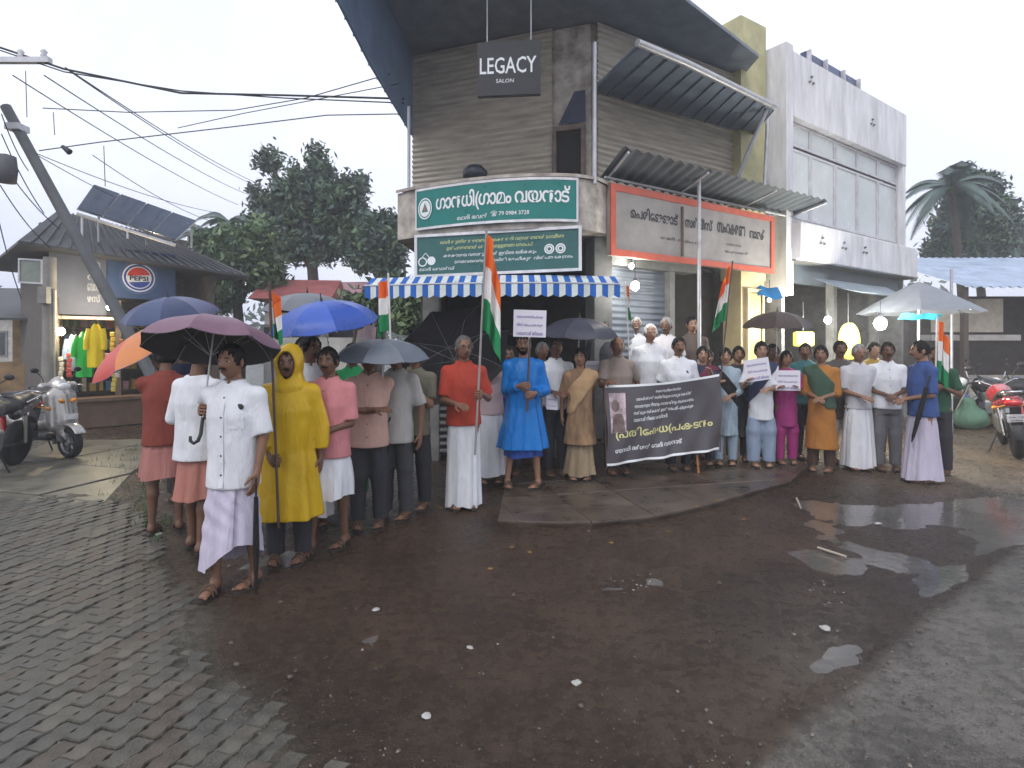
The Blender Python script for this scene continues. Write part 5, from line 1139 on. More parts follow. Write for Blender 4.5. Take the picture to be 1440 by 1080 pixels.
wire([P(250,180,9.2),P(340,160,9.0),P(560,118,8.0)], .007, 'faint loose wire joining the sagging wire')
for i, (a, c_) in enumerate((((18,106),(335,288)),((62,106),(352,275)),((95,98),(362,262)),((92,95),(372,262)))): wire([P(*a,8.6), P(*c_,24)], .010, 'long wire slanting down from the electric pole to the tall tree', sag=.15, group='wires to the tall tree')
for i, (a, c_) in enumerate((((52,216),(310,300)),((52,218),(265,318)),((130,218),(300,312)))): wire([P(*a,9.0), P(*c_,16)], .007, 'thin service wire dropping behind the solar panels', sag=.12, group='service wires by the solar panels')
for i, (a, c_) in enumerate((((2,188),(62,300)),((4,230),(84,322)),((0,260),(72,350)),((2,160),(40,240)),((-4,300),(30,420)))): wire([P(*a,8.7), P(*c_,9.4)], .008, 'slack wire running down beside the leaning pole', sag=.08, group='slack wires beside the leaning pole')
for px, y0, y1 in ((75,158,190),(36,100,165),(146,205,262)): wire([P(px,y0,9.0), P(px+2,y1,9.0)], .006, 'short wire end hanging straight down from the overhead lines', group='hanging wire ends')
b = MB(); b.tube([P(88,206,9.0),P(98,214,9.0)], [.03,.05], 10); tag(b.build('cable_joint', M_BLACK), 'small black joint box on the wire by the leaning pole', 'joint box')
b = MB(); Fd = None; b.lathe([(.0,-.22),(.13,-.2),(.15,0),(.13,.2),(0,.24)], 14, P(8,238,8.7)); tag(b.build('cable_bundle', mat('bundle_grey', (.10,.10,.11), rough=.7, bump=.8, bs=30)), 'dark coil of spare cable hung at the left edge', 'cable coil')
# ---------------------------------------------------------------- two-wheelers (x forward in their own frame)
M_TYRE = mat('tyre', (.018,.018,.018), rough=.75, bump=.3); M_RIM = metalm('rim_alloy', (.35,.35,.36), rough=.35); M_CHROME = metalm('chrome', (.65,.65,.66), rough=.15, metal=1); M_PLASTIC = mat('plastic_black', (.022,.022,.023), rough=.45)
M_LENS = mat('lens_clear', (.75,.76,.78), rough=.08, var=.03, bump=0, spec=.7); M_TAIL = mat('lens_red', (.55,.012,.015), rough=.12, var=.05, bump=0, spec=.7, coat=.5); M_AMB = mat('lens_amber', (.70,.25,.02), rough=.15, bump=0)
M_SEAT = mat('seat_vinyl', (.02,.019,.019), rough=.5, bump=.2)
def fld(name, lo, hi, h, fn, m, parent, cut=None):
    Fd = Field(lo, hi, h); fn(Fd)
    if cut: x, y, z = Fd.all(); Fd.V = np.maximum(Fd.V, cut(x,y,z))
    v, f = Fd.mesh(); return npmesh(name, v, f, m, parent)
RX = Matrix.Rotation(R(90),3,'X')
def wheel(parent, x, r, w, name='wheel'):
    b = MB(); b.lathe([(r*.68,-w/2),(r*.86,-w*.55),(r*.97,-w*.38),(r,0),(r*.97,w*.38),(r*.86,w*.55),(r*.68,w/2),(r*.66,0),(r*.68,-w/2)], 36, (x,0,r), rot=RX); wh = b.build(name, M_TYRE, parent)
    b = MB(); b.lathe([(r*.66,-w*.42),(r*.70,-w*.42),(r*.70,w*.42),(r*.66,w*.42),(r*.62,0),(r*.66,-w*.42)], 32, (x,0,r), rot=RX); b.lathe([(.04,-w*.5),(.05,-w*.3),(.05,w*.3),(.04,w*.5)], 14, (x,0,r), rot=RX)
    for k in range(6):
        a = k*math.pi/3; d = Vector((math.cos(a),0,math.sin(a))); b.tube([Vector((x,0,r))+d*.04, Vector((x,0,r))+d*r*.66], [.018,.013], 6)
    b.build('rim', M_RIM, wh)
def mirrors(root, x, z, y, m=None):
    for s in (-1,1):
        b = MB(); b.tube([(x,s*y*.6,z),(x+.02,s*y*.8,z+.12),(x+.01,s*y,z+.18)], .006, 6); b.ell((x,s*(y+.02),z+.21), (.016,.055,.038), 12, 8); b.build('mirror', M_PLASTIC, root)
def scooter(loc, rz, label, body):
    root = empty('scooter', loc, rz, label, 'scooter'); wheel(root, .62, .215, .10, 'front_wheel'); wheel(root, -.60, .215, .11, 'rear_wheel')
    fld('front_fender', [.36,-.1,.2], [.9,.1,.55], .014, lambda F_: (F_.cap((.62,0,.215),(.62,0,.216),.275,.275,0)), body, root, lambda x,y,z: np.maximum(np.maximum(np.abs(y)-.075, -(np.sqrt((x-.62)**2+(z-.215)**2)-.245)), .27-z+.35*(x-.62)))
    def apron(F_):
        F_.cap((.50,0,.30),(.40,0,.92),.10,.12,.04); F_.cap((.47,-.14,.45),(.40,-.13,.86),.06,.08,.10); F_.cap((.47,.14,.45),(.40,.13,.86),.06,.08,.10); F_.cap((.55,0,.52),(.47,0,.86),.07,.08,.06)
    ap_ = fld('front_apron', [.2,-.3,.2], [.75,.3,1.1], .016, apron, body, root, lambda x,y,z: (.33-.18*(.9-z))-x)
    b = MB(); 
    for s in (-1,1): b.ell((.565,s*.075,.80), (.035,.045,.03), 10, 8, Matrix.Rotation(s*.5,3,'X'))
    b.build('turn_signal', M_AMB, ap_)
    fld('floorboard', [-.2,-.3,.2], [.5,.3,.45], .016, lambda F_: (F_.cap((.38,-.12,.30),(-.10,-.12,.30),.06,.06,.05), F_.cap((.38,.12,.30),(-.10,.12,.30),.06,.06,.05), F_.cap((.38,0,.30),(-.10,0,.30),.06,.06,.05)), M_PLASTIC, root)
    def rear(F_):
        for s in (-1,1): F_.cap((-.10,s*.10,.42),(-.72,s*.09,.66),.13,.09,.08); F_.cap((-.20,s*.10,.62),(-.75,s*.07,.70),.09,.07,.06)
        F_.cap((-.15,0,.62),(-.80,0,.72),.10,.06,.06)
    rb = fld('rear_body', [-1.0,-.3,.25], [.1,.3,.85], .017, rear, body, root)
    b = MB(); b.ell((-.86,0,.70), (.03,.08,.04), 12, 8); b.build('tail_light', M_TAIL, rb)
    fld('seat', [-.9,-.25,.68], [.1,.25,.95], .016, lambda F_: (F_.cap((-.02,0,.76),(-.40,0,.78),.10,.12,.05,1.25), F_.cap((-.40,0,.79),(-.78,0,.80),.12,.09,.05,1.15)), M_SEAT, root, lambda x,y,z: .735-z)
    hb = fld('handlebar_cowl', [.15,-.35,.85], [.65,.35,1.15], .014, lambda F_: (F_.cap((.38,0,.98),(.36,0,1.05),.10,.085,.03), F_.cap((.36,-.20,1.0),(.36,.20,1.0),.055,.055,.06), F_.cap((.44,0,.99),(.43,0,1.02),.085,.075,.05)), body, root)
    b = MB(); b.ell((.50,0,.995), (.035,.085,.055), 16, 10); b.build('headlight', M_LENS, hb)
    for s in (-1,1):
        b = MB(); b.tube([(.35,s*.20,1.0),(.31,s*.34,.995)], .018, 8); b.build('grip', M_PLASTIC, root)
        b = MB(); b.tube([(.37,s*.19,1.01),(.40,s*.28,1.0),(.38,s*.35,.99)], .006, 6); b.build('brake_lever', M_CHROME, root)
    mirrors(root, .34, 1.02, .26)
    b = MB(); b.tube([(-.05,-.14,.22),(-.30,-.17,.24),(-.75,-.18,.32)], [.03,.055,.06], 10); b.build('exhaust', M_PLASTIC, root)
    b = MB(); b.box((-.35,.05,.27), (.42,.16,.16), bev=.03); b.build('engine', M_RIM, root)
    b = MB(); b.tube([(.58,.07,.22),(.50,.06,.45)], .02, 8); b.tube([(.58,-.07,.22),(.50,-.06,.45)], .02, 8); b.build('fork', M_PLASTIC, root)
    b = MB(); b.box((.645,0,.58), (.012,.17,.07), Matrix.Rotation(.1,3,'Y')); b.build('number_plate', M_WHITE, root)
    b = MB(); b.tube([(-.10,.14,.22),(-.12,.22,.02)], .012, 6); b.build('side_stand', M_PLASTIC, root)
    return root
def motorcycle(loc, rz, label, body, lean=.0):
    root = empty('motorcycle', loc, rz, label, 'motorcycle', 'motorcycles parked at the right'); root.rotation_euler = (lean,0,rz); wheel(root, .66, .30, .09, 'front_wheel'); wheel(root, -.64, .30, .11, 'rear_wheel')
    tk = fld('fuel_tank', [-.2,-.25,.6], [.5,.25,1.05], .017, lambda F_: (F_.cap((.26,0,.86),(-.04,0,.82),.14,.11,.05,1.05), F_.cap((.22,0,.82),(.05,0,.80),.15,.13,.05,1.1)), body, root, lambda x,y,z: .72-z)
    fld('seat', [-.85,-.2,.68], [.1,.2,.95], .016, lambda F_: (F_.cap((-.05,0,.80),(-.35,0,.80),.10,.12,.05,1.15), F_.cap((-.35,0,.82),(-.72,0,.87),.12,.09,.05,1.1)), M_SEAT, root, lambda x,y,z: .755-.14*(x+.2)*(x<-.2)-z)
    tl = fld('tail_cowl', [-1.0,-.22,.6], [-.2,.22,.95], .014, lambda F_: (F_.cap((-.30,-.10,.72),(-.82,-.06,.83),.07,.055,.05), F_.cap((-.30,.10,.72),(-.82,.06,.83),.07,.055,.05), F_.cap((-.5,0,.77),(-.88,0,.83),.08,.05,.05)), body, root)
    b = MB(); b.ell((-.925,0,.80), (.035,.105,.048), 16, 10); b.build('tail_light', M_TAIL, tl)
    for s in (-1,1):
        b = MB(); b.ell((-.86,s*.20,.745), (.03,.035,.025), 10, 8); b.tube([(-.84,s*.08,.76),(-.85,s*.18,.747)], .010, 6); b.build('turn_signal', M_AMB, root)
    b = MB(); b.grid(lambda u, v_: Vector((-.64+.36*math.cos(1.9+1.25*u), (v_-.5)*.17*(1-.2*u), .30+.36*math.sin(1.9+1.25*u)))+Vector((-.012*math.cos(math.pi*(v_-.5)),0,.012*math.cos(math.pi*(v_-.5)))), 14, 8); b.box((-.96,0,.58), (.02,.12,.36), Matrix.Rotation(-.25,3,'Y')); b.build('rear_fender', M_PLASTIC, root)
    b = MB(); b.box((-1.005,0,.60), (.010,.20,.105), Matrix.Rotation(-.25,3,'Y')); npl = b.build('number_plate', M_WHITE, root)
    mpn = lambda x, y: Vector((-1.013-.0*y, .08-x, .565+y)); lettering('KL 12', M_DTXT, npl, lambda x, y: Vector((-1.0245+.25*(y+.02), .075-x, .61+y)), .15, .032, bold=.02); lettering('8462', M_DTXT, npl, lambda x, y: Vector((-1.0135+.25*(y+.02), .06-x, .562+y)), .12, .034, bold=.02)
    b = MB(); b.tube([(-.45,-.13,.86),(-.75,-.13,.92),(-.93,-.10,.95),(-.95,0,.955),(-.93,.10,.95),(-.75,.13,.92),(-.45,.13,.86)], .013, 8); b.build('grab_rail', M_CHROME, root)
    b = MB(); b.box((.05,0,.42), (.34,.24,.28), bev=.04); b.lathe([(.09,0),(.10,.05),(.095,.10),(.10,.15),(.09,.20)], 16, (.13,0,.54), rot=Matrix.Rotation(.35,3,'Y')); b.build('engine', M_RIM, root)
    b = MB(); b.tube([(.20,-.10,.45),(.15,-.15,.26),(-.20,-.16,.26),(-.55,-.17,.34),(-.88,-.18,.42)], [.022,.022,.03,.05,.05], 10); b.build('exhaust', M_CHROME, root)
    b = MB(); 
    for s in (-1,1): b.tube([(.66,s*.075,.30),(.50,s*.075,.72),(.44,s*.075,.92)], [.022,.022,.018], 8)
    b.build('fork', M_RIM, root)
    b = MB(); b.tube([(.38,-.36,1.02),(.42,-.22,1.05),(.44,-.06,.96),(.44,.06,.96),(.42,.22,1.05),(.38,.36,1.02)], .012, 8); hb = b.build('handlebar', M_CHROME, root)
    for s in (-1,1): b = MB(); b.tube([(.38,s*.37,1.02),(.40,s*.26,1.045)], .018, 8); b.build('grip', M_PLASTIC, hb)
    b = MB(); b.lathe([(.0,.02),(.085,.0),(.09,-.06),(.05,-.12),(0,-.13)], 18, (.60,0,.88), rot=Matrix.Rotation(R(90),3,'Y')); b.build('headlight', M_LENS, root)
    b = MB(); b.grid(lambda u, v_: Vector((.66+.345*math.cos(.5+1.7*u), (v_-.5)*.12, .30+.345*math.sin(.5+1.7*u))), 12, 4); b.build('front_fender', body, root)
    mirrors(root, .40, 1.05, .30)
    b = MB(); b.tube([(.40,0,.80),(.05,0,.28)], .025, 8); b.tube([(.30,0,.78),(-.40,0,.72),(-.80,0,.80)], .022, 8); b.tube([(-.05,0,.32),(-.64,.08,.30)], .022, 8); b.tube([(-.05,0,.32),(-.64,-.08,.30)], .022, 8); b.build('frame', M_PLASTIC, root)
    for s in (-1,1): b = MB(); b.tube([(-.60,s*.11,.32),(-.48,s*.12,.70)], .028, 10); b.build('shock_absorber', M_TAIL if s < 0 else M_CHROME, root)
    b = MB(); b.tube([(0,.12,.30),(-.05,.26,.02)], .012, 6); b.build('side_stand', M_PLASTIC, root)
    return root
M_SILV = mat('paint_silver', (.40,.385,.36), rough=.28, var=.06, bump=0, metal=.5, coat=.6)
sc_p = P(58,0,8.2); scooter((sc_p.x,8.2,.016), R(-20), 'silver grey scooter parked by the concrete post in front of the roadside shop', M_SILV)
M_BKP = mat('paint_black', (.02,.02,.022), rough=.25, bump=0, coat=.7); M_REDP = mat('paint_red', (.28,.02,.022), rough=.25, bump=0, coat=.7)
motorcycle((P(1422,0,8.5).x,8.5,.01), R(56), 'dark red motorcycle seen from behind with a white number plate', M_REDP, -.12)
motorcycle((P(1405,0,10.8).x,10.9,.01), R(160), 'black motorcycle parked side on behind the red one', M_BKP, -.12)
motorcycle((P(1462,0,10.6).x,10.7,.01), R(140), 'black motorcycle with its front to the shed, at the edge of the sheds parking', mat('paint_navy', (.02,.03,.07), rough=.25, bump=0, coat=.7), -.12)
m_ = motorcycle((P(-14,0,7.0).x,6.9,.01), R(-75), 'black motorcycle cut off by the left edge beside the scooter', M_BKP, -.12); m_['group'] = 'motorcycles at the left'
# ---------------------------------------------------------------- umbrellas, flags, placards
M_RIB = metalm('umbrella_steel', (.40,.40,.42), rough=.35); M_SHAFT = metalm('umbrella_shaft', (.55,.55,.57), rough=.3); M_HAND = mat('umbrella_handle', (.02,.02,.022), rough=.4)
class Umb: pass
def umbrella(label, px, py, d, tilt, Rr=.47, dep=.19, outer=((.1,.1,.1),), inner=None, L=.78, seed=0, gloss=.45, shaftm=None, world_apex=None):
    """apex at the pixel, axis = (tx, ty, 1); returns the grip point and the shaft direction"""
    ap = world_apex or P(px,py,d); ax = Vector((tilt[0],tilt[1],1)).normalized(); Rm = ax.to_track_quat('Z','Y').to_matrix(); u = Umb(); u.dir = ax; u.apex = ap; u.at = lambda s: ap-ax*s
    base = ap-ax*L; root = empty('umbrella', base, 0, label, 'umbrella'); T = lambda p: Rm @ Vector(p)+ax*L
    r = random.Random(seed); ph0 = r.uniform(0,.7)
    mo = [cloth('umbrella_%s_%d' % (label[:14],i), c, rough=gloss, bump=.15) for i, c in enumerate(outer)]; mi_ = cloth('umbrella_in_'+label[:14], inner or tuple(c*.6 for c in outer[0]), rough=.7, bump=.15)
    prof = lambda s: (Rr*math.sin(s*1.18)/math.sin(1.18), -dep*(1-math.cos(s*1.18))/(1-math.cos(1.18)))
    cn = None
    for k in range(8):
        a0 = ph0+k*math.pi/4; b = MB()
        for lay, mi in ((0,0),(-.004,1)):
            def fn(s, t, lay=lay):
                rr, zz = prof(s); a = a0+t*math.pi/4; m = 4*t*(1-t); sag = m*(.055*s*s); sc = m*.05*max(0,s-.72)/.28
                q = rr*(math.cos(math.pi/8)/math.cos((t-.5)*math.pi/4)*.6+.4)*(1-sc); return T((q*math.cos(a), q*math.sin(a), zz-sag*.35+lay))
            b.grid(fn, 10, 6, mi)
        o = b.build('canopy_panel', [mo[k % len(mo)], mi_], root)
        b = MB(); pts = []
        for i in range(9): rr, zz = prof(i/8*1.01); pts.append(T((rr*math.cos(a0), rr*math.sin(a0), zz-.008)))
        b.tube(pts, .0028, 5); rb = b.build('rib', M_RIB, root)
        rr, zz = prof(.5); b = MB(); b.tube([T((0.012*math.cos(a0),.012*math.sin(a0),-dep*1.25)), T((rr*math.cos(a0), rr*math.sin(a0), zz-.01))], .0025, 5); b.build('strut', M_RIB, rb)
    b = MB(); b.tube([T((0,0,.0)), T((0,0,-L+.08))], .006, 8); b.build('shaft', shaftm or M_SHAFT, root)
    b = MB(); b.lathe([(.014,-.01),(.011,.01),(.005,.03),(.004,.06),(.001,.065)], 10, ax*L, rot=Rm); b.build('tip', M_HAND, root)
    b = MB(); b.tube([T((0,0,-L+.13)), T((0,0,-L+.02)), T((.012,0,-L-.02)), T((.035,0,-L-.035)), T((.058,0,-L-.02)), T((.062,0,-L+.01))], [.011,.012,.012,.011,.010,.009], 8); b.build('handle', M_HAND, root)
    return u
SAF = cloth('flag_saffron', (.78,.16,.03)); FWH = cloth('flag_white', (.74,.72,.70)); FGR = cloth('flag_green', (.02,.22,.08)); M_POLE = mat('pole_brown', (.09,.055,.04), rough=.5); M_POLEW = mat('pole_white', (.62,.60,.58), rough=.5)
def flag(label, top_, bot, w, h, ang=0, furl=.5, pm=None, seed=0, r=.010, order=0, side=1, start=.03, droop=.8):
    """limp tricolour hanging beside its pole: bands across the cloth, falling in folds"""
    top_ = Vector(top_); bot = Vector(bot); ax = (bot-top_); L = ax.length; ax.normalize(); root = empty('flag', bot, 0, label, 'flag', None)
    b = MB(); b.tube([Vector((0,0,0)), top_-bot], r, 8); b.lathe([(r,0),(r*1.4,.01),(r*.6,.03)], 8, top_-bot); b.build('pole', pm or M_POLE, root)
    rr = random.Random(seed); p1 = rr.uniform(0,6); sdir = Vector((math.cos(R(ang))*side, math.sin(R(ang)), 0)); nrm = Vector((-sdir.y, sdir.x, 0)); A = top_-bot+ax*start
    def fn(u, v_):                                # u along the fly (0 at pole), v down the hoist
        hoist = A+ax*(h*v_); out_ = w*furl*u*(1-.30*u*(1-v_)); drop = h*droop*u*u*(.55+.45*(1-v_)); fold = .050*math.sin(11*u+p1+1.2*v_)*min(1,3*u)+.020*math.sin(23*u+2*p1)
        return hoist+sdir*(out_+.012)-up*drop+nrm*fold*(1-.3*furl)+sdir*.03*math.sin(9*u+p1*2)*u
    ms = [SAF,FWH,FGR]
    for k in range(3):
        b = MB(); b.grid(lambda u, v_: fn(u, (k+v_)/3), 26, 6); b.build('flag_band', ms[k] if not order else ms[2-k], root)
    return lambda s: top_.lerp(bot, s), ax
M_CARD = mat('placard_white', (.70,.68,.74), rough=.6, var=.04, bump=.05)
M_CTX = mat('placard_print', (.22,.17,.40), rough=.6, var=.05, bump=0)
def placard(label, c, w, h, rz=0, tilt=0, stick=0, lines=3, sm=None, back=0):
    root = empty('placard', c, 0, label, 'placard'); root.rotation_euler = (back, tilt, R(rz)); b = MB(); b.box((0,0,0), (w,.008,h)); b.build('card', M_CARD, root)
    words = ['അക്രമം അവസാനിപ്പിക്കുക','നീതി നടപ്പാക്കുക','വയനാട് ജില്ല']
    for i in range(lines): lettering(words[i % 3], M_CTX, root, (lambda z0: (lambda x, y: Vector((-w*.40+x, -.007, z0+y))))(h*(.24-.30*i*(3/lines))-.02), w*.80, h*.15, bold=.015)
    if stick: b = MB(); b.tube([(0,.010,h/2-.03),(0,.010,-h/2-stick)], .011, 8); b.build('stick', sm or M_POLEW, root)
    return root
def W(q, p): return q.M @ Vector(p)
def C(name, c, **k): return cloth('fabric_'+name, c, **k)
WHT = C('white',(.68,.69,.72)); WHT2 = C('offwhite',(.62,.60,.62)); TRD = C('trouser_dark',(.035,.035,.04)); TRG = C('trouser_grey',(.14,.14,.15)); LAV = C('mundu_lavender',(.50,.46,.56))

# ---- the group on the left
u1 = umbrella('mauve umbrella with dark lining held by the man in white shirt', 303,449,3.86, (-.03,.30), .44, .20, ((.20,.115,.155),), (.060,.058,.060), L=.80, seed=1, shaftm=M_POLEW)
u2 = umbrella('rainbow striped umbrella tilted behind the man in maroon', 196,466,5.15, (-.55,-.34), .54, .20, ((.60,.50,.12),(.40,.50,.12),(.10,.35,.16),(.20,.08,.35),(.05,.28,.40),(.04,.10,.42),(.55,.09,.07),(.60,.22,.08)), (.04,.16,.40), seed=4)
u3 = umbrella('navy umbrella with a silvery panel below the round emblem board', 236,418,5.9, (-.08,-.22), .47, .20, ((.06,.075,.15),(.06,.075,.15),(.07,.09,.17),(.55,.57,.60),(.06,.075,.15),(.06,.08,.16),(.05,.065,.13),(.10,.11,.20)), (.03,.03,.04), seed=2)
q = person('person with dark hair standing hidden behind the man in maroon', -3.42,5.95,1.66,20,skin=2,arms=('down','down'),grip=(None,(u3.at(.62),u3.dir)),z=gz(-3.42,5.95)); top(q, C('navy',(.03,.04,.08)), sleeve=.7); trousers(q, TRD)
x, y = P(233,0,4.85).x, 4.85
q = person('person in maroon shirt and pink lungi seen from behind', x,y,1.60,205,skin=2,arms=('front','front'),grip=(None,(u2.at(.66),u2.dir)),h=.011,fat=.01,z=gz(x,y)); top(q, C('maroon',(.21,.048,.034)), sleeve=.8, hem=.78, collar=C('maroon',(.21,.048,.034)), loose=.012); skirt(q, C('lungi_pink',(.38,.165,.145)), hem=.50, waist=.92, a1=.19, b1=.165, nf=7, folds=.010)
x, y = P(279,0,4.40).x, 4.40
q = person('person in loose white shirt and salmon lungi seen from behind', x,y,1.60,165,skin=2,arms=((-.15,-.2,1.15),(.18,-.22,1.1)),h=.011,z=gz(x,y),feet=((-.09,.05,10),(.10,-.06,-5))); top(q, WHT, sleeve=1.55, hem=.74, loose=.025, amp=.005); skirt(q, C('lungi_salmon',(.40,.17,.135)), hem=.44, waist=.92, a1=.18, b1=.17, nf=8, folds=.012)
x, y = P(328,0,3.72).x, 3.72
q = person('person in white shirt and pale mundu holding the mauve umbrella', x,y,1.59,-4,skin=0,arms=('front',(.20,-.06,.76)),grip=((u1.at(.62),u1.dir),None),look=-6,moustache=True,h=.0095,z=gz(x,y),feet=((-.09,-.08,4),(.11,.06,-14)),line=hl_man)
top(q, WHT, sleeve=.95, hem=.70, collar=WHT, placket=WHT, pocket=WHT, loose=.012, amp=.004); b = MB(); b.ell(q.surf(.10,1.20)+Vector((0,-.008,0)), (.026,.006,.020), 8, 6); b.build('badge', M_SOLE, q.top); skirt(q, LAV, hem=.16, waist=.90, diag=.17, a1=.178, b1=.185, folds=.013, nf=8)
# walking umbrella in his lower hand
b = MB(); hp = W(q,q.wr[1]); uu = empty('folded_umbrella', (hp.x+.02,hp.y-.06,.02), 0, 'thin black folded umbrella hanging from the hand beside pale mundu', 'umbrella'); b.tube([(0,0,.0),(0,0,.30),(0,0,.62)], [.006,.022,.014], 8); b.build('cloth', C('black',(.015,.015,.016)), uu); b = MB(); b.tube([(0,0,.60),(0,0,.74)], .007, 8); b.build('handle', M_HAND, uu)
fl1, d1 = flag('furled tricolour flag on a brown pole held by the yellow raincoat', P(379,402,4.05), P(392,742,4.0), .20, .34, 10, .35, seed=1, droop=.35)
x, y = P(407,0,4.25).x, 4.25
q = person('person in a long yellow hooded raincoat holding a brown pole', x,y,1.58,5,skin=2,arms=('front','down'),grip=((fl1(.86),d1),None),look=6,h=.011,z=gz(x,y),moustache=True)
raincoat(q, C('raincoat_yellow',(.56,.35,.010),rough=.34), hem=.36, flare=.06, sleeve=1.7); trousers(q, TRD)
u4 = umbrella('bright blue umbrella above the man in pink shirt', 452,423,4.62, (-.10,-.20), .44, .20, ((.05,.11,.42),(.04,.09,.36)), (.03,.05,.16), L=.82, seed=3, gloss=.35)
u4b = umbrella('grey umbrella peeking out behind the bright blue one', 432,412,5.6, (.0,-.05), .42, .17, ((.16,.17,.19),), (.05,.05,.05), seed=6)
x, y = P(436,0,5.05).x, 5.05
q = person('person in white shirt behind the yellow raincoat looking sideways', x,y,1.68,30,skin=2,arms=('down','down'),look=25,z=gz(x,y),moustache=True); top(q, WHT, collar=WHT, sleeve=.7); skirt(q, WHT2, hem=.1)
x, y = P(428,0,5.7).x, 5.7
q = person('person in grey shirt at the back under the grey umbrella', x,y,1.66,0,skin=0,grip=((u4b.at(.62),u4b.dir),None),z=gz(x,y)); top(q, C('grey_shirt',(.2,.2,.21)), collar=WHT2); trousers(q, TRG)
x, y = P(463,0,4.5).x, 4.5
q = person('person in pink shirt and short folded white mundu', x,y,1.58,-6,skin=2,arms=('front','belly'),grip=((u4.at(.64),u4.dir),None),look=4,moustache=True,h=.011,z=gz(x,y),feet=((-.11,-.12,8),(.10,.06,-12)),line=hl_man)
PINK = C('pink_shirt',(.54,.21,.22)); top(q, PINK, sleeve=.9, hem=.76, collar=PINK, placket=PINK, loose=.014, vneck=0); skirt(q, WHT, hem=.44, waist=.88, a1=.185, b1=.165, folds=.016, nf=7, bulge=.015)
u5 = umbrella('slate grey umbrella held low over the man with crossed arms', 538,477,4.95, (.02,-.10), .42, .15, ((.13,.15,.18),(.16,.18,.21)), (.02,.02,.022), L=.70, seed=5)
PEACH = C('peach_shirt',(.52,.33,.27)); x, y = P(519,0,5.0).x, 5.0
q = person('person in peach shirt with crossed arms and dark trousers', x,y,1.58,8,skin=2,arms=('fold','fold'),h=.012,z=gz(x,y),nod=4); top(q, PEACH, sleeve=.95, hem=.74, collar=PEACH, placket=PEACH, loose=.016); trousers(q, TRD)
x, y = P(557,0,5.25).x, 5.25
q = person('person in light grey shirt beside the man with crossed arms', x,y,1.60,-10,skin=0,arms=('front','down'),grip=((u5.at(.52),u5.dir),None),look=-12,z=gz(x,y),moustache=True); GREYS = C('lightgrey_shirt',(.40,.39,.37)); top(q, GREYS, sleeve=.9, hem=.72, collar=GREYS, loose=.01); trousers(q, C('trouser_charcoal',(.05,.05,.055)))
x, y = P(583,0,5.55).x, 5.55
q = person('person in olive shirt raising both hands to the chest', x,y,1.60,-5,skin=1,arms=((-.06,-.2,1.22),(.06,-.2,1.22)),z=gz(x,y)); OLV = C('olive_shirt',(.16,.15,.11)); top(q, OLV, sleeve=.8, hem=.74, collar=OLV); trousers(q, TRD)
x, y = P(496,0,5.9).x, 5.9
q = person('person in green shirt standing behind the pink and peach shirts', x,y,1.6,0,skin=2,z=gz(x,y)); GRN = C('green_shirt',(.02,.28,.09)); top(q, GRN, sleeve=.8, collar=GRN); trousers(q, GRN)
fl2, d2 = flag('tricolour flag drooping before the left end of the striped awning', P(546,388,5.7), P(552,560,5.6), .30, .52, 20, .42, pm=M_POLEW, seed=4, side=-1, droop=.25)

# ---- red shirt, blue raincoat
c6 = P(636,500,6.1); ax6 = Vector((-.42,.85,.62)).normalized(); ap6 = c6+ax6*.16
u6 = umbrella('big black umbrella resting on the shoulder of the red shirt', 0,0,0, (ax6.x/ax6.z, ax6.y/ax6.z), .66, .20, ((.035,.035,.038),), (.060,.060,.062), L=.80, seed=7, world_apex=ap6)
fl3, d3 = flag('tall tricolour flag hanging limp on the pole of the red shirt', P(684,326,5.45), P(668,640,5.35), .40, .92, -10, .38, seed=2, side=1, droop=.60, r=.011, pm=mat('pole_grey',(.30,.27,.26)))
x, y = P(652,0,5.62).x, 5.62
q = person('person in red shirt and long white mundu holding the tall flag', x,y,1.68,8,skin=0,arms=('front','front'),grip=(None,(fl3(.73),d3)),look=14,specs=True,h=.011,z=gz(x,y),moustache='s',hair='s',line=hl_recede); REDS = C('red_shirt',(.38,.050,.030)); top(q, REDS, sleeve=.85, hem=.80, collar=REDS, placket=REDS, loose=.012); skirt(q, WHT, hem=.03, waist=.95, a1=.165, b1=.15, folds=.012, nf=9)
x, y = P(690,0,6.6).x, 6.6
q = person('person in pale pink shirt and white mundu behind the tall flag', x,y,1.62,5,skin=1,z=gz(x,y)); PPK = C('palepink',(.60,.45,.47)); top(q, PPK, collar=PPK, sleeve=.8); skirt(q, WHT, hem=.10)
pc = placard('white placard on a pale stick held by the blue raincoat', P(745,455,6.0), .345, .285, 0, .03, .22)
x, y = P(736,0,6.22).x, 6.22; gp = Vector((P(741,0,6.0).x,5.98,1.14))
b = MB(); stk = empty('placard_stick', (gp.x,gp.y,.62), 0, 'dark lower pole of the placard in front of the blue raincoat', 'stick'); b.tube([(0,0,.28),(.03,.02,1.05)], .012, 8); b.build('shaft', M_POLE, stk)
q = person('person in a bright blue raincoat holding up a placard', x,y,1.66,-4,skin=1,grip=((gp+Vector((0,0,.03)),(0,0,1)),(gp+Vector((.015,0,-.06)),(0,0,1))),h=.012,z=gz(x,y),feet=((-.17,-.05,10),(.16,-.05,-24)),beard='b',moustache=True)
BLU = C('raincoat_blue',(.006,.16,.50),rough=.28); top(q, BLU, sleeve=1.8, hem=.42, off=.030, loose=.015, amp=.003, name='raincoat', flare=.085, vf=.020); skirt(q, C('deep_blue',(.02,.06,.28),rough=.5), hem=.34, waist=.60, a0=.17, b0=.15, a1=.20, b1=.17, name='inner_skirt')
x, y = P(716,0,7.0).x, 7.0
q = person('person in royal blue shirt half hidden behind the blue raincoat', x,y,1.58,0,skin=2,z=gz(x,y)); RBL = C('royal',(.05,.10,.42)); top(q, RBL, sleeve=.8); trousers(q, TRD)
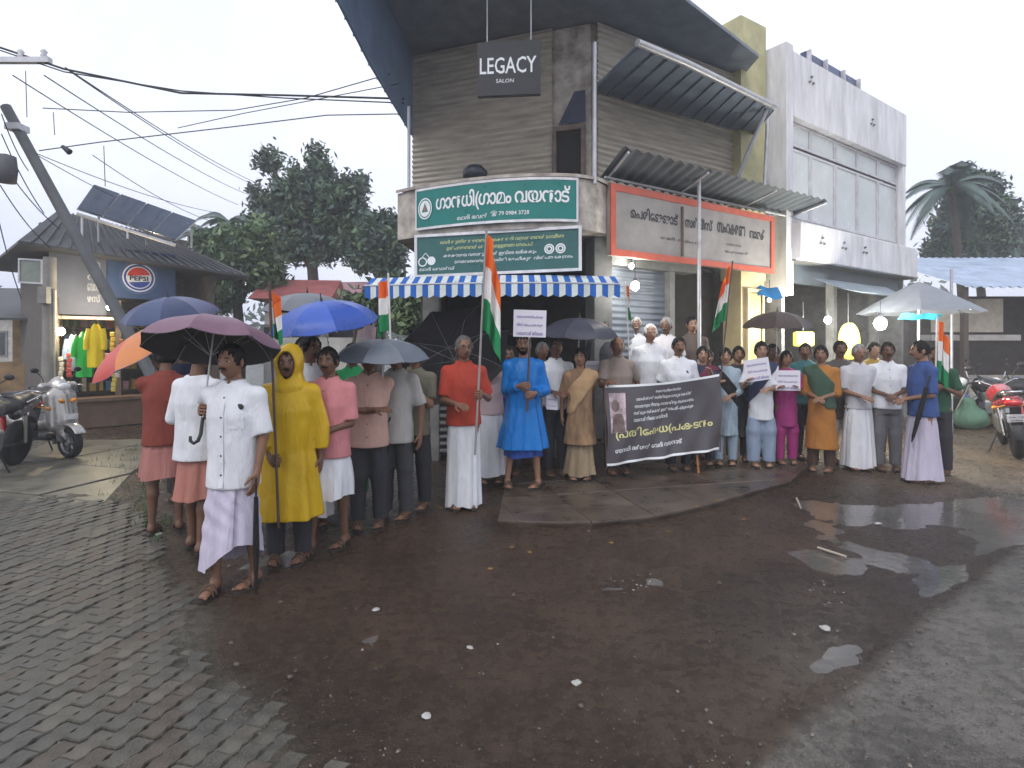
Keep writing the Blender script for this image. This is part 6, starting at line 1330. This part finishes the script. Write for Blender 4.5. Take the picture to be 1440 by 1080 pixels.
u7 = umbrella('black umbrella over the man in white shirt and the brown dress', 815,447,6.65, (.02,-.12), .47, .19, ((.045,.045,.065),(.055,.055,.075)), (.02,.02,.022), L=.80, seed=8, gloss=.4)
x, y = P(781,0,6.75).x, 6.75
q = person('person in white half-sleeved shirt looking down at a paper', x,y,1.62,10,skin=2,arms=('front','front'),nod=14,z=gz(x,y)); top(q, WHT, collar=WHT, sleeve=.85); trousers(q, TRD)
pr = placard('small white paper held low by the man looking down', P(776,566,6.5), .13, .17, 10, .1, 0, 2, back=-.4)
x, y = P(816,0,6.55).x, 6.55
q = person('person in brown patterned long dress beside the banner', x,y,1.50,-8,skin=1,female=True,line=hl_woman,grip=(None,(u7.at(.66),u7.dir)),z=gz(x,y),look=-8); BRD = C('brown_dress',(.24,.15,.085),var=.5); top(q, BRD, sleeve=.9, hem=.45, off=.02, flare=.05, name='dress'); skirt(q, C('brown_skirt',(.26,.20,.13),var=.3), hem=.07, waist=.55, a0=.18, b0=.16, a1=.20, b1=.17, name='skirt', wrap=False); shawl(q, C('tan_shawl',(.40,.26,.14)), 1)
placard('small white notice behind the brown dress', P(833,520,7.0), .17, .22, 0, 0, 0, 3)

# ---- behind the banner
def crowd(label, px, d, H, face, cloth_m, low=None, z=None, sleeve=.8, hem=.78, **k):
    x = P(px,0,d).x; q = person(label, x, d, H, face, z=gz(x,d) if z is None else z, h=.014, **k); top(q, cloth_m, sleeve=sleeve, hem=hem, collar=None if k.get('female') else cloth_m, loose=.01)
    if low == 'skirt': skirt(q, WHT2, hem=.06)
    else: trousers(q, low or TRD)
    return q
bnA, bnB = P(850,542,6.45), P(1012,526,6.95)
crowd('person with a bald head in taupe shirt gripping the banner end', 868,6.85,1.64,5, C('taupe',(.26,.21,.18)), skin=0,line=hl_bald,arms=(('w',bnA+Vector((.05,.02,.03))),'hip'),fat=.015,moustache='s',hair='s')
crowd('person with white hair and moustache standing near the bright bulb', 893,8.2,1.66,0, WHT, 'skirt', skin=0,hair='w',moustache='w')
q = crowd('person with white hair in white shirt at the middle behind the banner', 914,7.45,1.66,2, WHT, 'skirt', skin=1,line=hl_recede,hair='w',z=.20,fat=.02,arms=('down','down')); 
crowd('person with grey hair in white shirt tilting the head by the shutter', 937,8.0,1.64,-12, WHT2, 'skirt', skin=2,hair='g',look=-20,moustache='g')
q = crowd('person with black hair in white shirt with a dark badge', 954,7.05,1.63,-4, WHT, skin=0,moustache=True,z=.06,fat=.01); b = MB(); b.ell(q.surf(.075,1.20)+Vector((0,-.008,0)), (.022,.006,.028), 8, 6); b.build('badge', M_SOLE, q.top)
crowd('person in brown shirt by the white vertical pipe', 973,8.25,1.66,-5, C('brownshirt',(.14,.11,.09)), skin=3)
crowd('person in grey saree at the back near the dark doorway', 995,8.1,1.52,-10, C('greydress',(.17,.16,.15)), skin=1,female=True,line=hl_woman)
q = crowd('person in navy dress at the right end of the banner', 988,7.35,1.52,-12, C('navydress',(.03,.035,.07)), skin=3,female=True,line=hl_woman,arms=('down',('w',bnB+Vector((-.1,.03,.02)))),hem=.45); shawl(q, C('maroonshawl',(.14,.03,.05)))
crowd('person with spectacles in dark shirt behind the bald taupe shirt', 848,7.6,1.60,0, C('darkshirt',(.06,.06,.07)), skin=2,specs=True)
q = crowd('person in pale blue dress with black scarf beside the banner', 1020,7.35,1.50,-15, C('paleblue',(.30,.38,.44),var=.4), C('paleblue2',(.26,.33,.40)), skin=3,female=True,line=hl_woman,sleeve=1.4,hem=.42,arms=(('w',bnB+Vector((.02,.05,-.1))),'belly')); shawl(q, C('blackscarf',(.015,.015,.016)), -1, .07)
q = crowd('person in black printed dress between pale blue dress and placard', 1038,7.6,1.52,-10, C('blackprint',(.05,.05,.055),var=.6), skin=1,female=True,line=hl_woman,hem=.35)
# banner
bn = empty('protest_banner', (bnA+bnB)/2-up*.5, 0, 'long dark protest banner with white and yellow lettering stretched before the crowd', 'banner'); bo = -((bnA+bnB)/2-up*.5)
blA, blB = P(853,655,6.40), P(1013,632,6.90)
def bmap(u, v_, l=0):
    p = (blA.lerp(blB,u)).lerp(bnA.lerp(bnB,u), v_); n = Vector((.30,-.95,0)); return p+n*(.040*math.sin(6*u+1)*math.sin(math.pi*v_)+.022*math.sin(17*u+5*v_)*(.3+.7*(1-v_))+.014*math.sin(31*u-9*v_)*(1-v_)+l)-up*.035*math.sin(math.pi*u)*v_+bo
M_BAN = mat('banner_vinyl', (.085,.076,.084), rough=.38, var=.15, vs=2, bump=.1, bs=8)
b = MB(); b.grid(lambda u, v_: bmap(u,v_), 40, 16); b.build('sheet', M_BAN, bn)
b = MB()
for v_ in (.012,.988): b = MB(); b.grid(lambda u, w: bmap(u,v_+(w-.5)*.03,.003), 40, 1); b.build('edge_band', M_LTXT, bn)
blen = (bnB-bnA).length
for s_, u, v_, w, h, m in (('അക്രമ രാഷ്ട്രീയത്തിനെതിരെ',.43,.865,.22,.05,M_LTXT),('ഗാന്ധി ദർശൻ സമിതിയുടെ നേതൃത്വത്തിൽ',.25,.775,.50,.06,M_LTXT),('ജനങ്ങളുടെ ജീവനും സ്വത്തിനും സംരക്ഷണം',.23,.685,.54,.06,M_LTXT),('നൽകുക സർക്കാർ ഉടൻ നടപടി എടുക്കുക',.22,.60,.55,.06,M_LTXT),('വയനാട് ജില്ലാ കമ്മിറ്റി',.22,.52,.32,.055,M_LTXT),('പ്രതിഷേധപ്രകടനം',.07,.30,.86,.15,mat('print_banner_yellow',(.72,.68,.30),rough=.45,bump=0)),('ഗാന്ധി ദർശൻ വേദി വയനാട്',.06,.15,.60,.065,M_LTXT)):
    lettering(s_, m, bn, (lambda u0, v0: (lambda x, y: bmap(u0+x, v0+y, .004)))(u, v_), w, h, bold=.02)
m_pic = mat('print_photo', (.46,.36,.38), rough=.45, var=.7, vs=9, bump=0)
b = MB(); b.grid(lambda u, v_: bmap(.03+.13*u,.40+.50*v_,.003), 6, 12); b.build('printed_picture', m_pic, bn)
b = MB(); b.grid(lambda u, v_: bmap(.075+.06*math.cos(6.283*v_)*.55*u,.74+.075*math.sin(6.283*v_)*u,.006), 3, 16); b.grid(lambda u, v_: bmap(.04+.11*u,.405+.235*v_*math.sqrt(max(0,1-(2*u-1)**4)),.006), 12, 4); b.build('printed_portrait', mat('print_portrait', (.16,.11,.10), rough=.45, var=.5, vs=14, bump=0), bn)
for A_, B_ in ((bnA,blA),(bnB,blB)):
    b = MB(); b.tube([A_+up*.03+bo, B_-up*.03+bo], .009, 6); b.build('side_rod', M_POLE, bn)
b = MB(); q0 = P(980,640,6.85); b.tube([q0, Vector((q0.x+.02,q0.y,.06))], .014, 8); tag(b.build('walking_stick', mat('stick_orange',(.45,.16,.05),rough=.5)), 'orange brown stick standing under the right end of the banner', 'stick')
fl4, d4 = flag('small tricolour flag beside the bright bulb', P(879,398,7.2), P(886,520,7.1), .20, .42, 10, .28, seed=7, pm=M_POLEW, r=.007, droop=.3)
fl5, d5 = flag('tricolour flag in front of the cream pillar', P(1030,370,7.3), P(1008,585,7.2), .42, .72, 15, .34, seed=9, side=-1, droop=.42)
crowd('person with grey hair in check brown shirt behind the placard stick', 762,7.5,1.62,6, C('checkbrown',(.22,.16,.11),var=.4), skin=1,hair='g',look=10)
crowd('person in teal shirt peering out beside the dark green shirt', 1132,8.0,1.60,-14, C('teal_shirt',(.05,.16,.17)), skin=0,look=-15,moustache=True)
crowd('person in mustard shirt standing deep behind the bright white mundu', 1228,8.1,1.62,-20, C('mustard',(.34,.24,.06)), skin=3,look=18)
# ---- right hand group
u8 = umbrella('brown black umbrella over the two girls with placards', 1093,438,7.35, (.0,-.04), .42, .20, ((.065,.050,.045),(.075,.058,.05)), (.03,.025,.022), L=.80, seed=9)
x = P(1070,0,7.25).x
q = person('person in white top and navy shawl holding a tilted placard', x,7.25,1.58,-12,skin=3,female=True,line=hl_woman,arms=(('w',P(1052,535,7.0)),('w',P(1078,548,7.0))),z=gz(x,7.25),h=.013); top(q, WHT, sleeve=.9, hem=.62); trousers(q, C('jeans_pale',(.24,.30,.40)), loose=.03); shawl(q, C('navyshawl',(.04,.05,.10)), 1, .055)
placard('tilted white placard held by the woman in white top', P(1065,520,6.95), .29, .27, -12, -.17, 0, 3)
x = P(1105,0,7.4).x
q = person('person in magenta dress holding a square placard', x,7.4,1.46,-8,skin=1,female=True,line=hl_woman,arms=(('w',P(1095,545,7.15)),('w',P(1121,545,7.15))),z=gz(x,7.4),h=.013); MAG = C('magenta',(.34,.04,.18),var=.35); top(q, MAG, sleeve=.8, hem=.55); trousers(q, C('magenta_leggings',(.30,.03,.16)))
placard('square white placard held by the girl in magenta', P(1108,535,7.1), .29, .25, -8, .0, 0, 3)
x = P(1086,0,7.75).x
q = person('person in dark green shirt holding the brown umbrella behind the girls', x,7.75,1.60,-8,skin=2,grip=(None,(u8.at(.62),u8.dir)),z=gz(x,7.75),h=.014); top(q, C('darkgreen',(.05,.09,.06)), sleeve=.8); trousers(q, TRD)
x = P(1155,0,7.2).x
q = person('person in a long orange brown dress with a green shawl', x,7.2,1.58,-35,skin=1,female=True,line=hl_woman,arms=('belly','belly'),z=gz(x,7.2),h=.013); ORD = C('orangebrown',(.36,.15,.035)); top(q, ORD, sleeve=1.2, hem=.30, off=.02, flare=.04, name='dress'); trousers(q, C('brownleg',(.07,.04,.03))); shawl(q, C('greenshawl',(.05,.09,.06)), -1, .12)
x = P(1181,0,7.7).x
q = person('person in dark kurta beside the orange brown dress', x,7.7,1.64,-15,skin=2,z=gz(x,7.7),h=.014,moustache=True); top(q, C('darkkurta',(.09,.08,.075)), sleeve=1.6, hem=.6); trousers(q, WHT2)
x = P(1207,0,7.3).x
q = person('person in pale shirt and bright white mundu by the open shop', x,7.3,1.60,-10,skin=1,arms=('belly','down'),z=gz(x,7.3),h=.013,hair='g'); top(q, C('paleshirt',(.50,.50,.54)), sleeve=.9, collar=WHT2); skirt(q, WHT, hem=.05)
x = P(1247,0,7.25).x
q = person('person in white shirt and grey trousers clasping the hands', x,7.25,1.62,-18,skin=2,arms=('belly','belly'),z=gz(x,7.25),h=.013,moustache=True,fat=.01); top(q, WHT, sleeve=.85, collar=WHT, placket=WHT); trousers(q, TRG)
x = P(1297,0,6.62).x
q = person('person in blue shirt and lavender mundu standing in profile', x,6.62,1.64,-95,skin=1,arms=('belly','belly'),z=gz(x,6.62),h=.012,moustache=True,look=-10); BSH = C('blueshirt',(.045,.085,.24)); top(q, BSH, sleeve=.95, hem=.78, collar=BSH, loose=.014); skirt(q, LAV, hem=.05, waist=.93, a1=.17, b1=.20)
fu = empty('folded_umbrella', P(1282,622,6.45), 0, 'black folded umbrella under the arm of the blue shirt', 'umbrella'); b = MB(); q0 = P(1303,545,6.42)-P(1282,622,6.45); b.tube([Vector((0,0,0)), q0*.12, q0*.5, q0], [.005,.018,.028,.022], 8); b.build('cloth', C('black',(.015,.015,.016)), fu); b = MB(); b.tube([q0, q0*1.18, q0*1.24+Vector((.03,0,0))], .008, 8); b.build('handle', M_HAND, fu)
fl6, d6 = flag('large tricolour flag hanging behind the blue shirt', P(1318,448,6.95), P(1312,640,6.9), .36, .72, -8, .42, seed=11, side=1, pm=M_POLEW, droop=.5)
x = P(1318,0,7.1).x
q = person('person in dark green shirt behind the blue shirt holding the flag', x,7.1,1.58,-60,skin=2,arms=('belly','belly'),z=gz(x,7.1),h=.014,grip=(None,(fl6(.5),d6))); top(q, C('darkgreen2',(.03,.085,.05)), sleeve=.8); trousers(q, TRD)
# stall parasol
pa = P(1280,398,9.6); ps = empty('stall_parasol', (pa.x,9.4,0), 0, 'large grey white stall parasol beyond the white building', 'parasol')
for k in range(8):
    b = MB(); a0 = k*math.pi/4+.2
    def fn(s, t): rr = .88*s; a = a0+t*math.pi/4; return Vector((rr*math.cos(a)*(1-.06*4*t*(1-t)*s), rr*math.sin(a)*(1-.06*4*t*(1-t)*s), pa.z-.50*s**1.15-.03*4*t*(1-t)*s))
    b.grid(fn, 8, 5); b.build('canopy_panel', cloth('parasol_grey', (.26,.28,.31), bump=.2), ps); b = MB(); b.tube([(0,0,pa.z-.02), (.88*math.cos(a0),.88*math.sin(a0),pa.z-.52)], .006, 5); b.build('rib', M_RIB, ps)
b = MB(); b.tube([(0,0,0),(0,0,pa.z+.05)], .022, 10); b.build('pole', M_PIPE, ps)
b = MB(); b.grid(lambda u, v_: P(1268+58*u,441+8*v_,9.0)+Vector((0,.1*v_,.01*math.sin(12*u))), 12, 2); tag(b.build('plastic_strip', cloth('strip_cyan',(.04,.42,.62))), 'cyan plastic strip hanging below the grey stall parasol', 'plastic sheet')
b = MB(); p = P(1338,0,10.5); b.tube([(p.x,10.5,0),(p.x,10.5,3.0)], .025, 8); tag(b.build('iron_post', M_PIPE), 'thin iron post between the stall parasol and the shed', 'post')

# ---------------------------------------------------------------- litter
M_LIT = mat('litter_white', (.42,.41,.38), rough=.6); M_LEAFL = mat('litter_leaf', (.30,.17,.05), rough=.6); M_STONE = mat('stone_brown', (.12,.095,.075), rough=.6, var=.3); M_TWIG = mat('twig', (.20,.16,.12), rough=.6)
def scrap(px, py, s, m, label, seed, cat='litter', flat=.25, group=None, name='paper_scrap'):
    d = DG(py); p = P(px,py,d); r = random.Random(seed); b = MB(); n = 7; z0 = gz(p.x,d)
    rg = [[Vector((s*k*math.cos(2*math.pi*i/n)*r.uniform(.7,1.3), s*k*math.sin(2*math.pi*i/n)*r.uniform(.7,1.3), z+s*flat*r.uniform(0,.5))) for i in range(n)] for k, z in ((1,0),(.9,s*flat),(.4,s*flat*1.6))]
    b.rings(rg, 0, False, cap=(True,True)); o = b.build(name, m, None, (p.x,d,z0), r.uniform(0,6)); tag(o, label, cat, group)
for i, (px, py, s) in enumerate(((529,857,.022),(661,910,.018),(810,963,.022),(1160,884,.028),(223,752,.03),(600,1010,.02),(1235,735,.03),(700,905,.008))): scrap(px,py,s,M_LIT,['crumpled white paper on the dark wet ground by itself','small folded white paper on wet asphalt','pale lump of paper low on the muddy asphalt','white plastic scrap near the edge of the puddle','white crumpled bag at the heel of the maroon shirt','small white paper at the bottom of the road','flattened white wrapper beside the lamp reflection','tiny white paper bit on the brown ground'][i],i)
for i in range(16): scrap(870+random.gauss(20,22),818+random.gauss(0,7),random.uniform(.004,.009),M_LIT,'tiny white shred in the scatter on the wet brown ground',40+i,group='white shreds scattered on the wet ground')
for i in range(14): scrap(1150+random.gauss(0,25),840+random.gauss(0,22),random.uniform(.004,.009),M_LIT,'small pale shred in the scatter along the lamp reflection',70+i,group='pale shreds along the lamp reflection')
for i, (px, py) in enumerate(((615,713),(620,715),(720,770),(745,778),(980,720),(1010,712),(690,800),(860,765),(1045,730),(940,748))): scrap(px,py,.02,M_LEAFL,'wet yellow brown leaf stuck to the ground',100+i,'leaf',.12,'wet leaves on the ground','fallen_leaf')
for i in range(30):
    a = random.random(); px = random.choice((random.uniform(640,1100), random.uniform(1180,1330), random.uniform(150,420))); py = random.uniform(700,1020); 
    if px > 1180: py = 1000-(px-1180)*.82+random.gauss(0,25)
    scrap(px,py,random.uniform(.006,.016),M_STONE,'small brown stone lying on the wet ground',200+i,'stone',.6,'small stones on the wet ground','stone')
for i, (a, c_, label) in enumerate((((1150,772),(1190,785),'pale split stick lying on wet ground near the puddle'),((1120,702),(1126,716),'short pale stick fallen at the end of the platform'))):
    p0, p1 = P(*a,DG(a[1])), P(*c_,DG(c_[1])); b = MB(); b.tube([p0+up*.012, p1+up*.012], .010, 6); tag(b.build('fallen_stick', mat('stick_pale',(.42,.37,.30),rough=.5)), label, 'stick')
# grass tufts along the edges of the concrete
tv = MB(); M_GRASS = leaf_mat('grass_blades', (.06,.11,.03))
for i in range(90):
    t = random.random(); y = 4.6+t*4.4; x = -1.2-.85*(y-2.53)+random.gauss(.1,.25)+.5*t
    for k in range(7):
        a = random.uniform(0,6.28); l = random.uniform(.03,.10); p = Vector((x+random.gauss(0,.03),y+random.gauss(0,.03),float(gh(x,y)))); q0 = p+Vector((math.cos(a)*l*.5,math.sin(a)*l*.5,l)); w_ = Vector((-math.sin(a),math.cos(a),0))*.004; tv.add([p-w_,p+w_,q0], [(0,1,2)])
tag(tv.build('grass_tufts', M_GRASS), 'short grass tufts along the edge of the concrete apron', 'grass', kind='stuff')

# grit and small gravel worked into the wet ground
gv = MB(); M_GRIT = [mat('grit_%d' % i, c, rough=.35, var=.2, bump=0) for i, c in enumerate([(.075,.055,.042),(.12,.10,.08),(.045,.035,.03),(.19,.16,.13)])]
for i in range(5200):
    y = 2.0+5.5*random.random()**1.5; x = random.uniform(-.92*y, .95*y)
    if x < -1.1-.85*(y-2.53)-.3 and random.random() < .6: continue
    if float(vnoise(x*1.3+5,y*1.3)) < random.uniform(-.35,.1): continue
    s_ = random.uniform(.0025,.007)*(1 if random.random() < .92 else 1.8); z = gz(x,y); a = random.uniform(0,6.28); c_, n_ = math.cos(a)*s_, math.sin(a)*s_
    gv.add([(x+c_,y+n_,z),(x-n_*.8,y+c_*.8,z),(x-c_*1.1,y-n_*1.1,z),(x+n_*.7,y-c_*.7,z),(x+c_*.2,y,z+s_*random.uniform(.5,.9))], [(0,1,4),(1,2,4),(2,3,4),(3,0,4)], random.choice((0,0,1,2,2,3)))
tag(gv.build('ground_grit', M_GRIT), 'fine grit and gravel scattered over the wet ground', 'gravel', kind='stuff')
# ---------------------------------------------------------------- rain-laden air
hz = MB(); hz.box((0,34,7), (190,84,16.5))
m = bpy.data.materials.new('rain_haze'); m.use_nodes = True; t = m.node_tree; t.nodes.clear(); o_ = t.nodes.new('ShaderNodeOutputMaterial'); pv = t.nodes.new('ShaderNodeVolumePrincipled')
pv.inputs['Color'].default_value = (.95,.97,1,1); pv.inputs['Density'].default_value = .0042; pv.inputs['Anisotropy'].default_value = .2; t.links.new(pv.outputs[0], o_.inputs['Volume'])
tag(hz.build('haze', m), kind='stuff')
bpy.data.objects['haze'].display_type = 'WIRE'
